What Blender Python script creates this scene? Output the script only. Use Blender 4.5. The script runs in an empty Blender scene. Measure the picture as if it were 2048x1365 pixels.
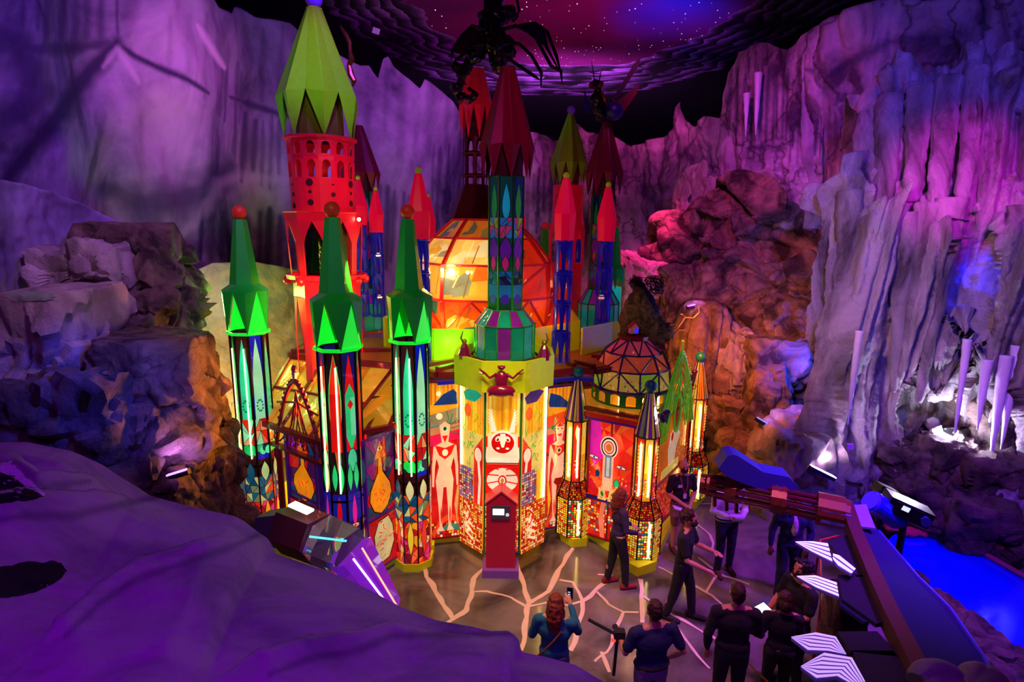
import bpy, bmesh, math, random
from math import sin, cos, pi, radians, sqrt, atan2
from mathutils import Vector, Matrix, noise
random.seed(7)
C = bpy.context.scene.collection
SC = bpy.context.scene
# ------------------------------------------------------------ camera
FPX = 1150.0; PITCH = radians(11.4); ROLL = radians(0.9); EYE = 5.9
cd = bpy.data.cameras.new('camera'); cam = bpy.data.objects.new('camera', cd); C.objects.link(cam)
cd.sensor_width = 36.0; cd.lens = FPX / 2048 * 36.0; cd.clip_start = 0.05; cd.clip_end = 200
cam.matrix_world = Matrix.Translation((0, 0, EYE)) @ Matrix.Rotation(pi/2 - PITCH, 4, 'X') @ Matrix.Rotation(ROLL, 4, 'Z')
SC.camera = cam
SC.view_settings.view_transform = 'Standard'; SC.view_settings.look = 'None'
SC.view_settings.exposure = 0.0; SC.view_settings.gamma = 1.0; SC.view_settings.use_curve_mapping = False

def ray(px, py):
    u = (px-1024)/FPX; v = (682.5-py)/FPX
    u, v = u*cos(ROLL)+v*sin(ROLL), -u*sin(ROLL)+v*cos(ROLL)
    return Vector((u, cos(PITCH)+v*sin(PITCH), -sin(PITCH)+v*cos(PITCH)))
def at(px, py, Y):
    r = ray(px, py); t = Y/r.y
    return Vector((r.x*t, Y, EYE+r.z*t))
def gz(px, py, z=0.0):
    r = ray(px, py); t = (z-EYE)/r.z
    return Vector((r.x*t, r.y*t, z))
def zat(px, py, Y): return at(px, py, Y).z
def xat(px, py, Y): return at(px, py, Y).x

# ------------------------------------------------------------ world and lamps
W = bpy.data.worlds.new('world'); SC.world = W; W.use_nodes = True
W.node_tree.nodes['Background'].inputs[0].default_value = (0.05, 0.008, 0.16, 1)
W.node_tree.nodes['Background'].inputs[1].default_value = 0.22

def col(h):
    h = h.lstrip('#'); v = [int(h[i:i+2], 16)/255 for i in (0, 2, 4)]
    return tuple(x/12.92 if x <= 0.04045 else ((x+0.055)/1.055)**2.4 for x in v)
def lamp(kind, name, loc, tgt, color, power, size=0.3, spot=60, blend=0.8, size_y=None):
    l = bpy.data.lights.new(name, kind); l.color = color; l.energy = power
    if kind == 'SPOT': l.spot_size = radians(spot); l.spot_blend = blend; l.shadow_soft_size = size
    elif kind == 'AREA':
        l.size = size
        if size_y: l.shape = 'RECTANGLE'; l.size_y = size_y
    else: l.shadow_soft_size = size
    o = bpy.data.objects.new(name, l); C.objects.link(o); o.location = loc
    if tgt is not None:
        o.rotation_euler = (Vector(tgt)-Vector(loc)).to_track_quat('-Z', 'Y').to_euler()
    return o
VIO = (0.30, 0.06, 1.0); BLU = (0.02, 0.03, 1.0); MAG = (1.0, 0.03, 0.55); PUR = (0.52, 0.07, 1.0); ORA = (1.0, 0.30, 0.04); WRM = (1.0, 0.62, 0.16)
# theatre spots hung from the grid above the hall, plus added unseen fills
lamp('SPOT', 'violet_spot', (-1, 7, 11), at(180, 200, 12), (0.26, 0.04, 1.0), 1900, 0.4, 95, 1)
lamp('SPOT', 'pink_spot', (-2.5, 12, 10.5), at(330, 230, 14.5), (0.9, 0.10, 0.80), 850, 0.5, 60, 1)
lamp('SPOT', 'purple_spot', (0, 13, 11), at(830, 300, 20.5), (0.55, 0.08, 0.95), 1800, 0.5, 80, 1)
lamp('SPOT', 'rose_spot', (2, 10, 10.5), at(1480, 300, 15), (1.0, 0.07, 0.60), 1700, 0.5, 70, 1)
lamp('SPOT', 'magenta_spot', (3, 14, 8), at(1290, 510, 18), (1.0, 0.03, 0.35), 2400, 0.3, 40, 0.9)
lamp('SPOT', 'fuchsia_spot', (4.5, 4, 8.5), at(1900, 340, 11), (1.0, 0.0, 0.75), 4200, 0.2, 22, 0.9)
lamp('SPOT', 'blue_spot', (3.5, 3, 11), at(1850, 300, 11), (0.14, 0.06, 1.0), 4000, 0.3, 62, 0.9)
lamp('SPOT', 'icefall_rose_spot', (2.0, 6.0, 6.5), at(1780, 560, 11.2), (1.0, 0.42, 0.50), 1300, 0.15, 55, 1)
lamp('SPOT', 'foreground_violet_spot', (1.0, -2.0, 10), (-1.4, 2.6, 3.8), (0.36, 0.003, 1.0), 1200, 0.4, 75, 0.8)
lamp('SPOT', 'floor_violet_spot', (7.0, 6.5, 8.5), (5.0, 7.8, 0), (0.34, 0.02, 1.0), 4800, 0.3, 50, 1)
lamp('SPOT', 'floor_rose_spot', (2.0, 5.0, 9.5), (3.2, 7.4, 0), (1.0, 0.25, 0.55), 1500, 0.3, 50, 1)
lamp('SPOT', 'floor_warm_spot', (-0.5, 5.5, 9.5), (-0.2, 8.0, 0), (1.0, 0.60, 0.25), 2600, 0.3, 45, 1)
lamp('SPOT', 'left_yellow_spot', (-2.4, 8.6, 5.2), at(470, 760, 13.8), (1.0, 0.72, 0.07), 1500, 0.3, 60, 1)
lamp('POINT', 'left_base_glow', (-6.2, 11.6, 0.9), None, (1.0, 0.5, 0.05), 260, 0.3)
lamp('POINT', 'left_green_glow', (-5.6, 11.0, 4.3), None, (0.35, 1.0, 0.15), 130, 0.3)
lamp('SPOT', 'right_orange_spot', (3.3, 10.2, 4.5), at(1460, 760, 14.5), (1.0, 0.17, 0.01), 1300, 0.3, 80, 1)
lamp('POINT', 'crevice_blue_lamp', at(1622, 700, 12.2), None, (0.0, 0.03, 1.0), 170, 0.15)
lamp('POINT', 'crevice_low_blue_lamp', at(1620, 810, 11.9), None, (0.0, 0.03, 1.0), 110, 0.15)
lamp('SPOT', 'creature_fill_spot', (0.8, 7.5, 5.5), at(1290, 630, 10.7), (1.0, 0.6, 0.5), 110, 0.1, 20, 1)  # added unseen fill that brightens the dim creature sculpture
lamp('SPOT', 'pool_blue_spot', (6.0, 4.5, 8.5), gz(1960, 1130, 0.3), BLU, 2600, 0.2, 50, 0.9)
lamp('SPOT', 'lime_spire_spot', (-2.0, 5.5, 9.8), at(630, 150, 10.6), (0.85, 1.0, 0.10), 340, 0.2, 26, 0.8)
lamp('SPOT', 'red_tower_spot', (-0.5, 6.5, 8.2), at(655, 430, 10.6), (1.0, 0.10, 0.18), 560, 0.2, 26, 0.8)
lamp('SPOT', 'spire_fill_spot', (0.2, 4.5, 9.8), at(1000, 420, 11.5), (1.0, 0.05, 0.45), 420, 0.2, 48, 1)
lamp('SPOT', 'parapet_spot', (0.8, 4.5, 8.6), at(1000, 740, 9.7), (1.0, 0.92, 0.25), 1500, 0.2, 26, 1)
lamp('SPOT', 'green_spire_spot', (-2.4, 4.2, 8.4), at(640, 560, 9.2), (0.55, 1.0, 0.45), 170, 0.2, 50, 1)
lamp('SPOT', 'star_ceiling_spot', (4.5, 17, 7.5), (2, 23, 12.6), (0.85, 0.05, 0.5), 800, 0.3, 110, 1)
lamp('SPOT', 'cloud_spot', (2, 25.5, 8.0), (2, 30, 12.6), (0.75, 0.2, 1.0), 1900, 0.3, 140, 1)
lamp('POINT', 'roof_fill_light', (-1.6, 10.9, 3.9), None, (1, 0.42, 0.08), 45, 0.1)  # added fill brightening the roof boards, no fixture there
lamp('POINT', 'roof_fill_light_right', (1.0, 10.9, 4.3), None, (1, 0.30, 0.10), 14, 0.1)  # second added roof fill, likewise without a fixture
lamp('SPOT', 'star_blue_spot', (3, 15, 8), at(1330, 10, 22), (0.05, 0.1, 1.0), 1300, 0.3, 40, 1)
lamp('SPOT', 'left_blue_rock_spot', (-2.2, 5.5, 5.6), at(130, 880, 8), (0.02, 0.04, 1.0), 1300, 0.2, 34, 1)
lamp('SPOT', 'left_shelf_spot', (-3.4, 5.5, 9.5), at(220, 620, 9), (0.70, 0.32, 0.95), 600, 0.2, 60, 1)
lamp('SPOT', 'left_rust_spot', (-3.0, 9.5, 3.0), at(380, 830, 8.2), (1.0, 0.28, 0.03), 900, 0.2, 80, 1)
lamp('SPOT', 'boulder_rose_spot', (5.5, 5.5, 6.5), at(1960, 930, 10), (0.9, 0.05, 0.5), 500, 0.2, 40, 1)

# ------------------------------------------------------------ materials
def newmat(name):
    m = bpy.data.materials.new(name); m.use_nodes = True; nt = m.node_tree
    return m, nt, nt.nodes['Principled BSDF']
def setin(b, **k):
    for n, v in k.items():
        b.inputs[n.replace('_', ' ')].default_value = v
MATS = {}
def paint(name, c, rough=0.5, metal=0.0, emit=0.0, ecol=None, bump=0.15, var=0.12, coat=0.0):
    if name in MATS: return MATS[name]
    if isinstance(c, str): c = col(c)
    m, nt, b = newmat(name)
    tc = nt.nodes.new('ShaderNodeTexCoord'); nz = nt.nodes.new('ShaderNodeTexNoise'); nz.inputs['Scale'].default_value = 9; nz.inputs['Detail'].default_value = 4
    nt.links.new(tc.outputs['Object'], nz.inputs['Vector'])
    mx = nt.nodes.new('ShaderNodeMix'); mx.data_type = 'RGBA'
    mx.inputs['A'].default_value = (*[x*(1-var) for x in c], 1); mx.inputs['B'].default_value = (*[min(1, x*(1+var)) for x in c], 1)
    nt.links.new(nz.outputs['Fac'], mx.inputs['Factor']); nt.links.new(mx.outputs['Result'], b.inputs['Base Color'])
    setin(b, Roughness=rough, Metallic=metal); b.inputs['Coat Weight'].default_value = coat
    if emit:
        e = ecol or c; m.cycles.emission_sampling = 'NONE' if emit < .5 else 'AUTO'
        b.inputs['Emission Color'].default_value = (*e, 1); b.inputs['Emission Strength'].default_value = emit
    if bump:
        bp = nt.nodes.new('ShaderNodeBump'); bp.inputs['Strength'].default_value = bump; bp.inputs['Distance'].default_value = 0.01
        n2 = nt.nodes.new('ShaderNodeTexNoise'); n2.inputs['Scale'].default_value = 60
        nt.links.new(tc.outputs['Object'], n2.inputs['Vector']); nt.links.new(n2.outputs['Fac'], bp.inputs['Height']); nt.links.new(bp.outputs['Normal'], b.inputs['Normal'])
    MATS[name] = m; return m
def glassmat(name, emit, rough=0.12, alpha=1.0):
    """coloured lit glass; the colour comes from each shape's own attribute"""
    if name in MATS: return MATS[name]
    m, nt, b = newmat(name)
    a = nt.nodes.new('ShaderNodeAttribute'); a.attribute_name = 'Col'
    tc = nt.nodes.new('ShaderNodeTexCoord'); nz = nt.nodes.new('ShaderNodeTexNoise'); nz.inputs['Scale'].default_value = 3.0; nz.inputs['Detail'].default_value = 5
    nt.links.new(tc.outputs['Object'], nz.inputs['Vector'])
    mr = nt.nodes.new('ShaderNodeMapRange'); mr.inputs[1].default_value = 0.3; mr.inputs[2].default_value = 0.7; mr.inputs[3].default_value = 0.72; mr.inputs[4].default_value = 1.12
    nt.links.new(nz.outputs['Fac'], mr.inputs[0])
    vm = nt.nodes.new('ShaderNodeVectorMath'); vm.operation = 'SCALE'
    nt.links.new(a.outputs['Color'], vm.inputs[0]); nt.links.new(mr.outputs[0], vm.inputs['Scale'])
    nt.links.new(vm.outputs[0], b.inputs['Base Color']); nt.links.new(vm.outputs[0], b.inputs['Emission Color'])
    b.inputs['Emission Strength'].default_value = emit; setin(b, Roughness=rough); m.cycles.emission_sampling = 'NONE'
    b.inputs['Coat Weight'].default_value = 0.5; b.inputs['Alpha'].default_value = alpha
    bp = nt.nodes.new('ShaderNodeBump'); bp.inputs['Strength'].default_value = 0.25; bp.inputs['Distance'].default_value = 0.02
    n2 = nt.nodes.new('ShaderNodeTexNoise'); n2.inputs['Scale'].default_value = 14
    nt.links.new(tc.outputs['Object'], n2.inputs['Vector']); nt.links.new(n2.outputs['Fac'], bp.inputs['Height']); nt.links.new(bp.outputs['Normal'], b.inputs['Normal'])
    MATS[name] = m; return m
def glow(name, c, s):
    if name in MATS: return MATS[name]
    m, nt, b = newmat(name); setin(b, Base_Color=(*c, 1)); b.inputs['Emission Color'].default_value = (*c, 1); b.inputs['Emission Strength'].default_value = s
    MATS[name] = m; return m
def rockmat(name, light, dark, scale=0.6, crack=1.6, streak=0.0, bump=0.5, rough=0.85, mid=0.5, cracks=0.6):
    """carved and painted plaster rock: light and dark stains, cracks, grain"""
    m, nt, b = newmat(name); L = nt.links; N = nt.nodes
    tc = N.new('ShaderNodeTexCoord')
    mp = N.new('ShaderNodeMapping'); mp.inputs['Scale'].default_value = (1, 1, 1-0.85*streak); L.new(tc.outputs['Object'], mp.inputs['Vector'])
    nz = N.new('ShaderNodeTexNoise'); nz.inputs['Scale'].default_value = scale; nz.inputs['Detail'].default_value = 9; nz.inputs['Roughness'].default_value = 0.62; nz.inputs['Distortion'].default_value = 0.8
    L.new(mp.outputs[0], nz.inputs['Vector'])
    cr = N.new('ShaderNodeValToRGB'); cr.color_ramp.elements[0].position = mid-0.14; cr.color_ramp.elements[1].position = mid+0.14
    cr.color_ramp.elements[0].color = (*dark, 1); cr.color_ramp.elements[1].color = (*light, 1); L.new(nz.outputs['Fac'], cr.inputs[0])
    vo = N.new('ShaderNodeTexVoronoi'); vo.feature = 'DISTANCE_TO_EDGE'; vo.inputs['Scale'].default_value = crack
    wn = N.new('ShaderNodeTexNoise'); wn.inputs['Scale'].default_value = 2.2; wn.inputs['Detail'].default_value = 4
    L.new(tc.outputs['Object'], wn.inputs['Vector'])
    ad = N.new('ShaderNodeMix'); ad.data_type = 'RGBA'; ad.blend_type = 'ADD'; ad.inputs['Factor'].default_value = 0.6
    L.new(mp.outputs[0], ad.inputs['A']); L.new(wn.outputs['Color'], ad.inputs['B']); L.new(ad.outputs['Result'], vo.inputs['Vector'])
    mr = N.new('ShaderNodeMapRange'); mr.inputs[1].default_value = 0.0; mr.inputs[2].default_value = 0.035; mr.inputs[3].default_value = 1-cracks; mr.inputs[4].default_value = 1.0
    L.new(vo.outputs['Distance'], mr.inputs[0])
    vm = N.new('ShaderNodeVectorMath'); vm.operation = 'SCALE'; L.new(cr.outputs[0], vm.inputs[0]); L.new(mr.outputs[0], vm.inputs['Scale'])
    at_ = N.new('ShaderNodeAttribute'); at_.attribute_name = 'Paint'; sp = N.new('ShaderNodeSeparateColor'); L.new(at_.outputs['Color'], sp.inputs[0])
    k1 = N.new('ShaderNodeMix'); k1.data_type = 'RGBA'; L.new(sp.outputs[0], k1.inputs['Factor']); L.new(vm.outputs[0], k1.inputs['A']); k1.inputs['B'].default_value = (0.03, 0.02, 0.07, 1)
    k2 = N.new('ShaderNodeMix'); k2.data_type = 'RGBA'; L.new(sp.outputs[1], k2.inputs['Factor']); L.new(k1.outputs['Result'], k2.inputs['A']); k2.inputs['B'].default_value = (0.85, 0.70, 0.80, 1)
    L.new(k2.outputs['Result'], b.inputs['Base Color'])
    g = N.new('ShaderNodeTexNoise'); g.inputs['Scale'].default_value = 7; g.inputs['Detail'].default_value = 10; g.inputs['Roughness'].default_value = 0.7
    L.new(tc.outputs['Object'], g.inputs['Vector'])
    b1 = N.new('ShaderNodeBump'); b1.inputs['Strength'].default_value = bump; b1.inputs['Distance'].default_value = 0.12; L.new(g.outputs['Fac'], b1.inputs['Height'])
    b2 = N.new('ShaderNodeBump'); b2.inputs['Strength'].default_value = bump*cracks; b2.inputs['Distance'].default_value = 0.06; L.new(mr.outputs[0], b2.inputs['Height']); L.new(b1.outputs[0], b2.inputs['Normal'])
    L.new(b2.outputs[0], b.inputs['Normal']); setin(b, Roughness=rough)
    MATS[name] = m; return m

# ------------------------------------------------------------ mesh helpers
ROOT = {}
class MB:
    def __init__(s): s.v = []; s.f = []; s.m = []; s.c = []; s.mi = 0; s.cc = (1, 1, 1); s.smooth = []; s.sm = False
    def add(s, vs, fs):
        o = len(s.v); s.v += [Vector(p) for p in vs]
        for f in fs: s.f.append([i+o for i in f]); s.m.append(s.mi); s.c.append(s.cc); s.smooth.append(s.sm)
    def box(s, c, d, rz=0, M=None):
        x, y, z = [k/2 for k in d]; R = M or Matrix.Rotation(rz, 3, 'Z'); c = Vector(c)
        vs = [c + R @ Vector((a*x, b*y, e*z)) for e in (-1, 1) for a, b in ((-1, -1), (1, -1), (1, 1), (-1, 1))]
        s.add(vs, [(0, 3, 2, 1), (4, 5, 6, 7), (0, 1, 5, 4), (1, 2, 6, 5), (2, 3, 7, 6), (3, 0, 4, 7)]); return s
    def bar(s, a, b, w, h=None, up=(0, 0, 1)):
        a = Vector(a); b = Vector(b); d = b-a; L = d.length
        if L < 1e-6: return s
        z = d/L; u = Vector(up)
        if abs(z.dot(u)) > 0.98: u = Vector((0, 1, 0))
        x = z.cross(u).normalized(); y = x.cross(z)
        R = Matrix((x, y, z)).transposed(); return s.box((a+b)/2, (w, h or w, L), M=R)
    def tube(s, pts, r, n=8, cap=True, sx=1.0):
        pts = [Vector(p) for p in pts]; k = len(pts); rr = r if isinstance(r, (list, tuple)) else [r]*k
        o = len(s.v); prev = None; vs = []
        for i, p in enumerate(pts):
            d = (pts[min(i+1, k-1)]-pts[max(i-1, 0)])
            d = d.normalized() if d.length > 1e-9 else Vector((0, 0, 1))
            if prev is None:
                u = Vector((0, 0, 1)) if abs(d.z) < 0.9 else Vector((0, 1, 0)); x = d.cross(u).normalized()
            else:
                x = (prev - d*prev.dot(d)); x = x.normalized() if x.length > 1e-6 else d.cross(Vector((0, 1, 0))).normalized()
            prev = x; y = d.cross(x)
            for j in range(n):
                a = 2*pi*j/n; vs.append(p + (x*cos(a)*sx + y*sin(a))*rr[i])
        fs = [(i*n+j, i*n+(j+1) % n, (i+1)*n+(j+1) % n, (i+1)*n+j) for i in range(k-1) for j in range(n)]
        if cap: fs += [tuple(range(n))[::-1], tuple(range((k-1)*n, k*n))]
        s.add(vs, fs); return s
    def lathe(s, c, prof, n=16, a0=0.0, cap=True, a1=None, sq=(1, 1)):
        """prof = list of (radius, z)"""
        c = Vector(c); full = a1 is None; m = n if full else n+1; vs = []
        for r, z in prof:
            for j in range(m):
                a = a0 + (2*pi*j/n if full else (a1-a0)*j/n); vs.append(c + Vector((cos(a)*r*sq[0], sin(a)*r*sq[1], z)))
        fs = []
        for i in range(len(prof)-1):
            for j in range(n if full else n):
                j2 = (j+1) % m if full else j+1; fs.append((i*m+j, i*m+j2, (i+1)*m+j2, (i+1)*m+j))
        if cap and full: fs += [tuple(range(m))[::-1], tuple(range((len(prof)-1)*m, len(prof)*m))]
        s.add(vs, fs); return s
    def ball(s, c, r, n=16, sc=(1, 1, 1), M=None):
        c = Vector(c); vs = []; k = n//2; M = M or Matrix.Identity(3)
        for i in range(k+1):
            t = pi*i/k
            for j in range(n): a = 2*pi*j/n; vs.append(c+M @ Vector((r*sc[0]*sin(t)*cos(a), r*sc[1]*sin(t)*sin(a), -r*sc[2]*cos(t))))
        fs = [(i*n+j, i*n+(j+1) % n, (i+1)*n+(j+1) % n, (i+1)*n+j) for i in range(k) for j in range(n)]
        sm = s.sm; s.sm = True; s.add(vs, fs); s.sm = sm; return s
    def prism(s, pts, z0, z1):
        n = len(pts); vs = [(p[0], p[1], z0) for p in pts]+[(p[0], p[1], z1) for p in pts]
        s.add(vs, [tuple(range(n))[::-1], tuple(range(n, 2*n))]+[(i, (i+1) % n, n+(i+1) % n, n+i) for i in range(n)]); return s
    def slab(s, pts, nrm, t):
        """planar polygon given thickness t along nrm"""
        n = len(pts); nv = Vector(nrm); vs = [Vector(p) for p in pts]+[Vector(p)+nv*t for p in pts]
        s.add(vs, [tuple(range(n))[::-1], tuple(range(n, 2*n))]+[(i, (i+1) % n, n+(i+1) % n, n+i) for i in range(n)]); return s
    def build(s, name, mats, parent=None, loc=None, smooth=None):
        me = bpy.data.meshes.new(name); o = bpy.data.objects.new(name, me); C.objects.link(o)
        if not isinstance(mats, (list, tuple)): mats = [mats]
        if parent is not None:
            off = ROOT[parent.name]; o.parent = parent; ROOT[o.name] = off
        else:
            if loc is None:
                xs = [v.x for v in s.v]; ys = [v.y for v in s.v]; loc = Vector(((min(xs)+max(xs))/2, (min(ys)+max(ys))/2, min(v.z for v in s.v)))
            off = Vector(loc); o.location = off; ROOT[o.name] = off
        me.from_pydata([tuple(v-off) for v in s.v], [], s.f)
        for m in mats: me.materials.append(m)
        me.polygons.foreach_set('material_index', s.m)
        me.polygons.foreach_set('use_smooth', [True if smooth else x for x in s.smooth] if smooth is not None else s.smooth)
        if any(c != (1, 1, 1) for c in s.c):
            ca = me.color_attributes.new('Col', 'FLOAT_COLOR', 'CORNER'); d = []
            for f, c in zip(s.f, s.c): d += [c[0], c[1], c[2], 1.0]*len(f)
            ca.data.foreach_set('color', d)
        me.update(); return o
def tag(o, label=None, cat=None, group=None, kind=None):
    if label: o['label'] = label
    if cat: o['category'] = cat
    if group: o['group'] = group
    if kind: o['kind'] = kind
    return o
def thing(name, label, cat, loc=(0, 0, 0), group=None):
    o = bpy.data.objects.new(name, None); C.objects.link(o); o.location = loc; o.empty_display_size = 0.2
    ROOT[o.name] = Vector(loc); return tag(o, label, cat, group)
def copy_tree(o, parent=None):
    c = o.copy(); C.objects.link(c); c.parent = parent
    for ch in list(o.children): copy_tree(ch, c)
    return c
# ------------------------------------------------------------ rock and room
def proj(p):
    z = p.z-EYE; f = p.y*cos(PITCH)-z*sin(PITCH); w = p.y*sin(PITCH)+z*cos(PITCH); u = p.x/f; v = w/f
    return (1024+FPX*(u*cos(ROLL)-v*sin(ROLL)), 682.5-FPX*(u*sin(ROLL)+v*cos(ROLL)))
def lerpl(poly, x):
    if x <= poly[0][0]: return poly[0][1]
    for (a, b), (c, d) in zip(poly, poly[1:]):
        if x <= c:
            t = (x-a)/(c-a); return b+(d-b)*t
    return poly[-1][1]
def smoothl(poly, x, w=12):
    return sum(lerpl(poly, x+k*w/2) for k in (-2, -1, 0, 1, 2))/5
def fbm(p, s, o=4): return noise.fractal(p*s, 1.0, 2.0, o)
def blocks(p, s, seed=0.0):
    q = Vector((p.x*s+seed, p.y*s, p.z*s*1.15))
    q += noise.noise_vector(q*0.7)*0.15
    d, pt = noise.voronoi(q)
    e = min(1.0, (d[1]-d[0])*7)
    r = noise.cell(pt[0]*13.7)
    tilt = (q-pt[0]).dot(Vector((noise.cell(pt[0]*7.1+Vector((3, 0, 0)))-0.5, 0, noise.cell(pt[0]*5.3)-0.3)))
    return r*0.8 + tilt*0.9 + e*0.35
def disp_rock(p, a=0.45, s=0.8):
    return a*(1.2*blocks(p, s)+0.5*blocks(p, s*2.3, 5.0)+0.28*fbm(p, 2.0, 5)-0.5)
def disp_mural(p, a=0.25): return a*fbm(Vector((p.x, p.y, p.z*0.6)), 0.35, 3) + 0.02*fbm(p, 3, 3)
def disp_flute(p, a=0.35, s=1.7):
    q = Vector((p.x*s+0.35*sin(p.z*0.7), p.y*s, p.z*0.16))
    n = noise.noise(q); m = noise.noise(q*2.3+Vector((4, 2, 0)))
    return a*(4.2*abs(n)+1.7*abs(m)-.9) + 0.09*fbm(p, 2.2, 5)+0.03*fbm(p, 9, 3)
rs = random.Random(4)
def drip(x0, x1, n_, y0, y1, w_, d=.8):
    o = []
    for k in range(n_):
        x = x0+(x1-x0)*(k+.5)/n_+rs.uniform(-4, 4); o.append(([(x, y0+rs.uniform(-14, 14)), (x+rs.uniform(-3, 3), y1+rs.uniform(-30, 20))], w_*rs.uniform(.5, 1.3), d*rs.uniform(.6, 1)))
    return o
def brush(lst, px, py):
    v = 0.0
    for pts, w_, st in lst:
        m_ = w_*2.2+6
        if px < min(p[0] for p in pts)-m_ or px > max(p[0] for p in pts)+m_ or py < min(p[1] for p in pts)-m_ or py > max(p[1] for p in pts)+m_: continue
        best = 1e9; n_ = len(pts)-1
        for k, ((a, b), (c, d)) in enumerate(zip(pts, pts[1:])):
            l2 = (c-a)**2+(d-b)**2 or 1; t = max(0, min(1, ((px-a)*(c-a)+(py-b)*(d-b))/l2)); q = math.hypot(px-a-(c-a)*t, py-b-(d-b)*t); u = (k+t)/n_
            q = q/max(.15, sin(pi*(.08+.84*u))**.5); best = min(best, q)
        w2 = w_*(1+.5*noise.noise(Vector((px*.04, py*.04, w_)))); v = max(v, st*max(0, min(1, 1.25-best/w2)))
    return v
def relief(name, px0, px1, top, Ytop, Ybot, zbot, nu, nv, disp, mat, shape=None, jag=0.0, parent=None, back=True, darks=None, lights=None):
    """a carved wall: its crest follows the skyline, its face leans between two depths"""
    rows = []
    for j in range(nv+1):
        t = j/nv; row = []
        for i in range(nu+1):
            px = px0+(px1-px0)*i/nu
            yt = lerpl(Ytop, px); yb = lerpl(Ybot, px)
            T = at(px, lerpl(top, px) + jag*noise.noise(Vector((px*0.03, 3.3, 0))), yt)
            B = at(px, 700, yb); B.z = zbot
            p = T.lerp(B, t)
            if shape: p = p + shape(px, t, p)
            row.append(p)
        rows.append(row)
    eye = Vector((0, 0, EYE)); V = []
    for j in range(nv+1):
        for i in range(nu+1):
            p = rows[j][i]
            a = rows[j][min(i+1, nu)]-rows[j][max(i-1, 0)]; b = rows[min(j+1, nv)][i]-rows[max(j-1, 0)][i]
            n = a.cross(b)
            if n.length < 1e-6: n = eye-p
            n.normalize()
            if n.dot(eye-p) < 0: n = -n
            k = disp(p)
            V.append(p+n*k)
    if back:  # real thickness: the crest rolls over backwards and down
        for q in range(1, 4):
            for i in range(nu+1):
                p = V[i]; d = (p-eye); d.z = 0; d.normalize(); V.append(p+d*(0.5*q)+Vector((0, 0, (0.06*q-0.3*q*q*0.4))))
    mb = MB(); mb.sm = True; w = nu+1
    F = [(j*w+i, (j+1)*w+i, (j+1)*w+i+1, j*w+i+1) for j in range(nv) for i in range(nu)]
    if back:
        base = (nv+1)*w
        for i in range(nu): F.append((i, i+1, base+i+1, base+i))
        for q in range(2):
            for i in range(nu): F.append((base+q*w+i, base+q*w+i+1, base+(q+1)*w+i+1, base+(q+1)*w+i))
    mb.add(V, F)
    o = mb.build(name, mat, parent)
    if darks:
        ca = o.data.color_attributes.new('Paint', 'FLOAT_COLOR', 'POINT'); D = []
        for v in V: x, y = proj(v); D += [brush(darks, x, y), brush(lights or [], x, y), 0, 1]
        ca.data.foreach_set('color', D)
    return o
def ico(n):
    bm = bmesh.new(); bmesh.ops.create_icosphere(bm, subdivisions=n, radius=1); v = [x.co.copy() for x in bm.verts]; f = [[q.index for q in x.verts] for x in bm.faces]; bm.free(); return v, f
ICO = {}
def boulder(name, c, dims, mat, label, cat='rock', k=5.0, a=0.16, s=1.3, rz=0, tiltx=0, sub=5, seed=0, flat=0.0, fl=0, taper=0.0, group=None, facet=True):
    """rock cut by random planes: flat faces, sharp arrises, a little grain"""
    if sub not in ICO: ICO[sub] = ico(sub)
    vs, fs = ICO[sub]; c = Vector(c); R = Matrix.Rotation(rz, 3, 'Z') @ Matrix.Rotation(tiltx, 3, 'X'); V = []
    h = Vector(dims)/2; rg = random.Random(seed*17+3); planes = []
    if facet and not fl:
        for ax in ((1, 0, 0), (-1, 0, 0), (0, 1, 0), (0, -1, 0), (0, 0, -1), (0, 0, 1)):
            j = 0.22 if ax[2] < 1 or not flat else 0.05
            n = Vector(ax)+Vector((rg.uniform(-j, j), rg.uniform(-j, j), rg.uniform(-j, j))); planes.append((n.normalized(), rg.uniform(.90, 1.0)))
        for q in range(15):
            n = Vector((rg.gauss(0, 1), rg.gauss(0, 1), rg.gauss(0, .8)))
            if flat and n.z > 0.45*n.length: n.z *= .2
            planes.append((n.normalized(), rg.uniform(1.0, 1.28)))
    for d in vs:
        if planes: r = min((hh/max(1e-4, d.dot(n)) for n, hh in planes if d.dot(n) > 0.05), default=1); r = min(r, 1.6)
        else: r = (abs(d.x)**k+abs(d.y)**k+abs(d.z)**k)**(-1/k)
        p = d*r; sx = 1-taper*max(0, -p.z)
        q = Vector((p.x*h.x*sx, p.y*h.y*sx, p.z*h.z)); w = c+R @ q
        up = max(0, d.z)
        if fl: dd = disp_flute(w+Vector((seed, 0, 0)), a, s)*(1-0.8*up)
        else:
            v2 = Vector((w.x*1.0, w.y, w.z*0.5)); dd = (a*0.55*(blocks(w, s*1.5, seed)-0.5)+a*0.30*fbm(w, 2.6, 5)-a*0.5*max(0, 0.12-abs(noise.noise(v2*1.7+Vector((seed, 0, 0)))))*6)*(1-flat*up)
        n = (R @ Vector((d.x*h.y*h.z, d.y*h.x*h.z, d.z*h.x*h.y))).normalized()
        V.append(w+n*dd)
    mb = MB(); mb.sm = True; mb.add(V, fs); o = mb.build(name, mat); tag(o, label, cat, group)
    try: o.data.set_sharp_from_angle(angle=radians(38))
    except Exception: pass
    return o
def brock(name, x0, y0, x1, y1, Y, depth, mat, label, **kw):
    """boulder that fills a place seen between two corners, at distance Y, with its own depth"""
    a = at(x0, y0, Y); b = at(x1, y1, Y); c = (a+b)/2; c.y = Y+depth*0.35
    return boulder(name, c, (abs(b.x-a.x), depth, abs(a.z-b.z)), mat, label, **kw)

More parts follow.
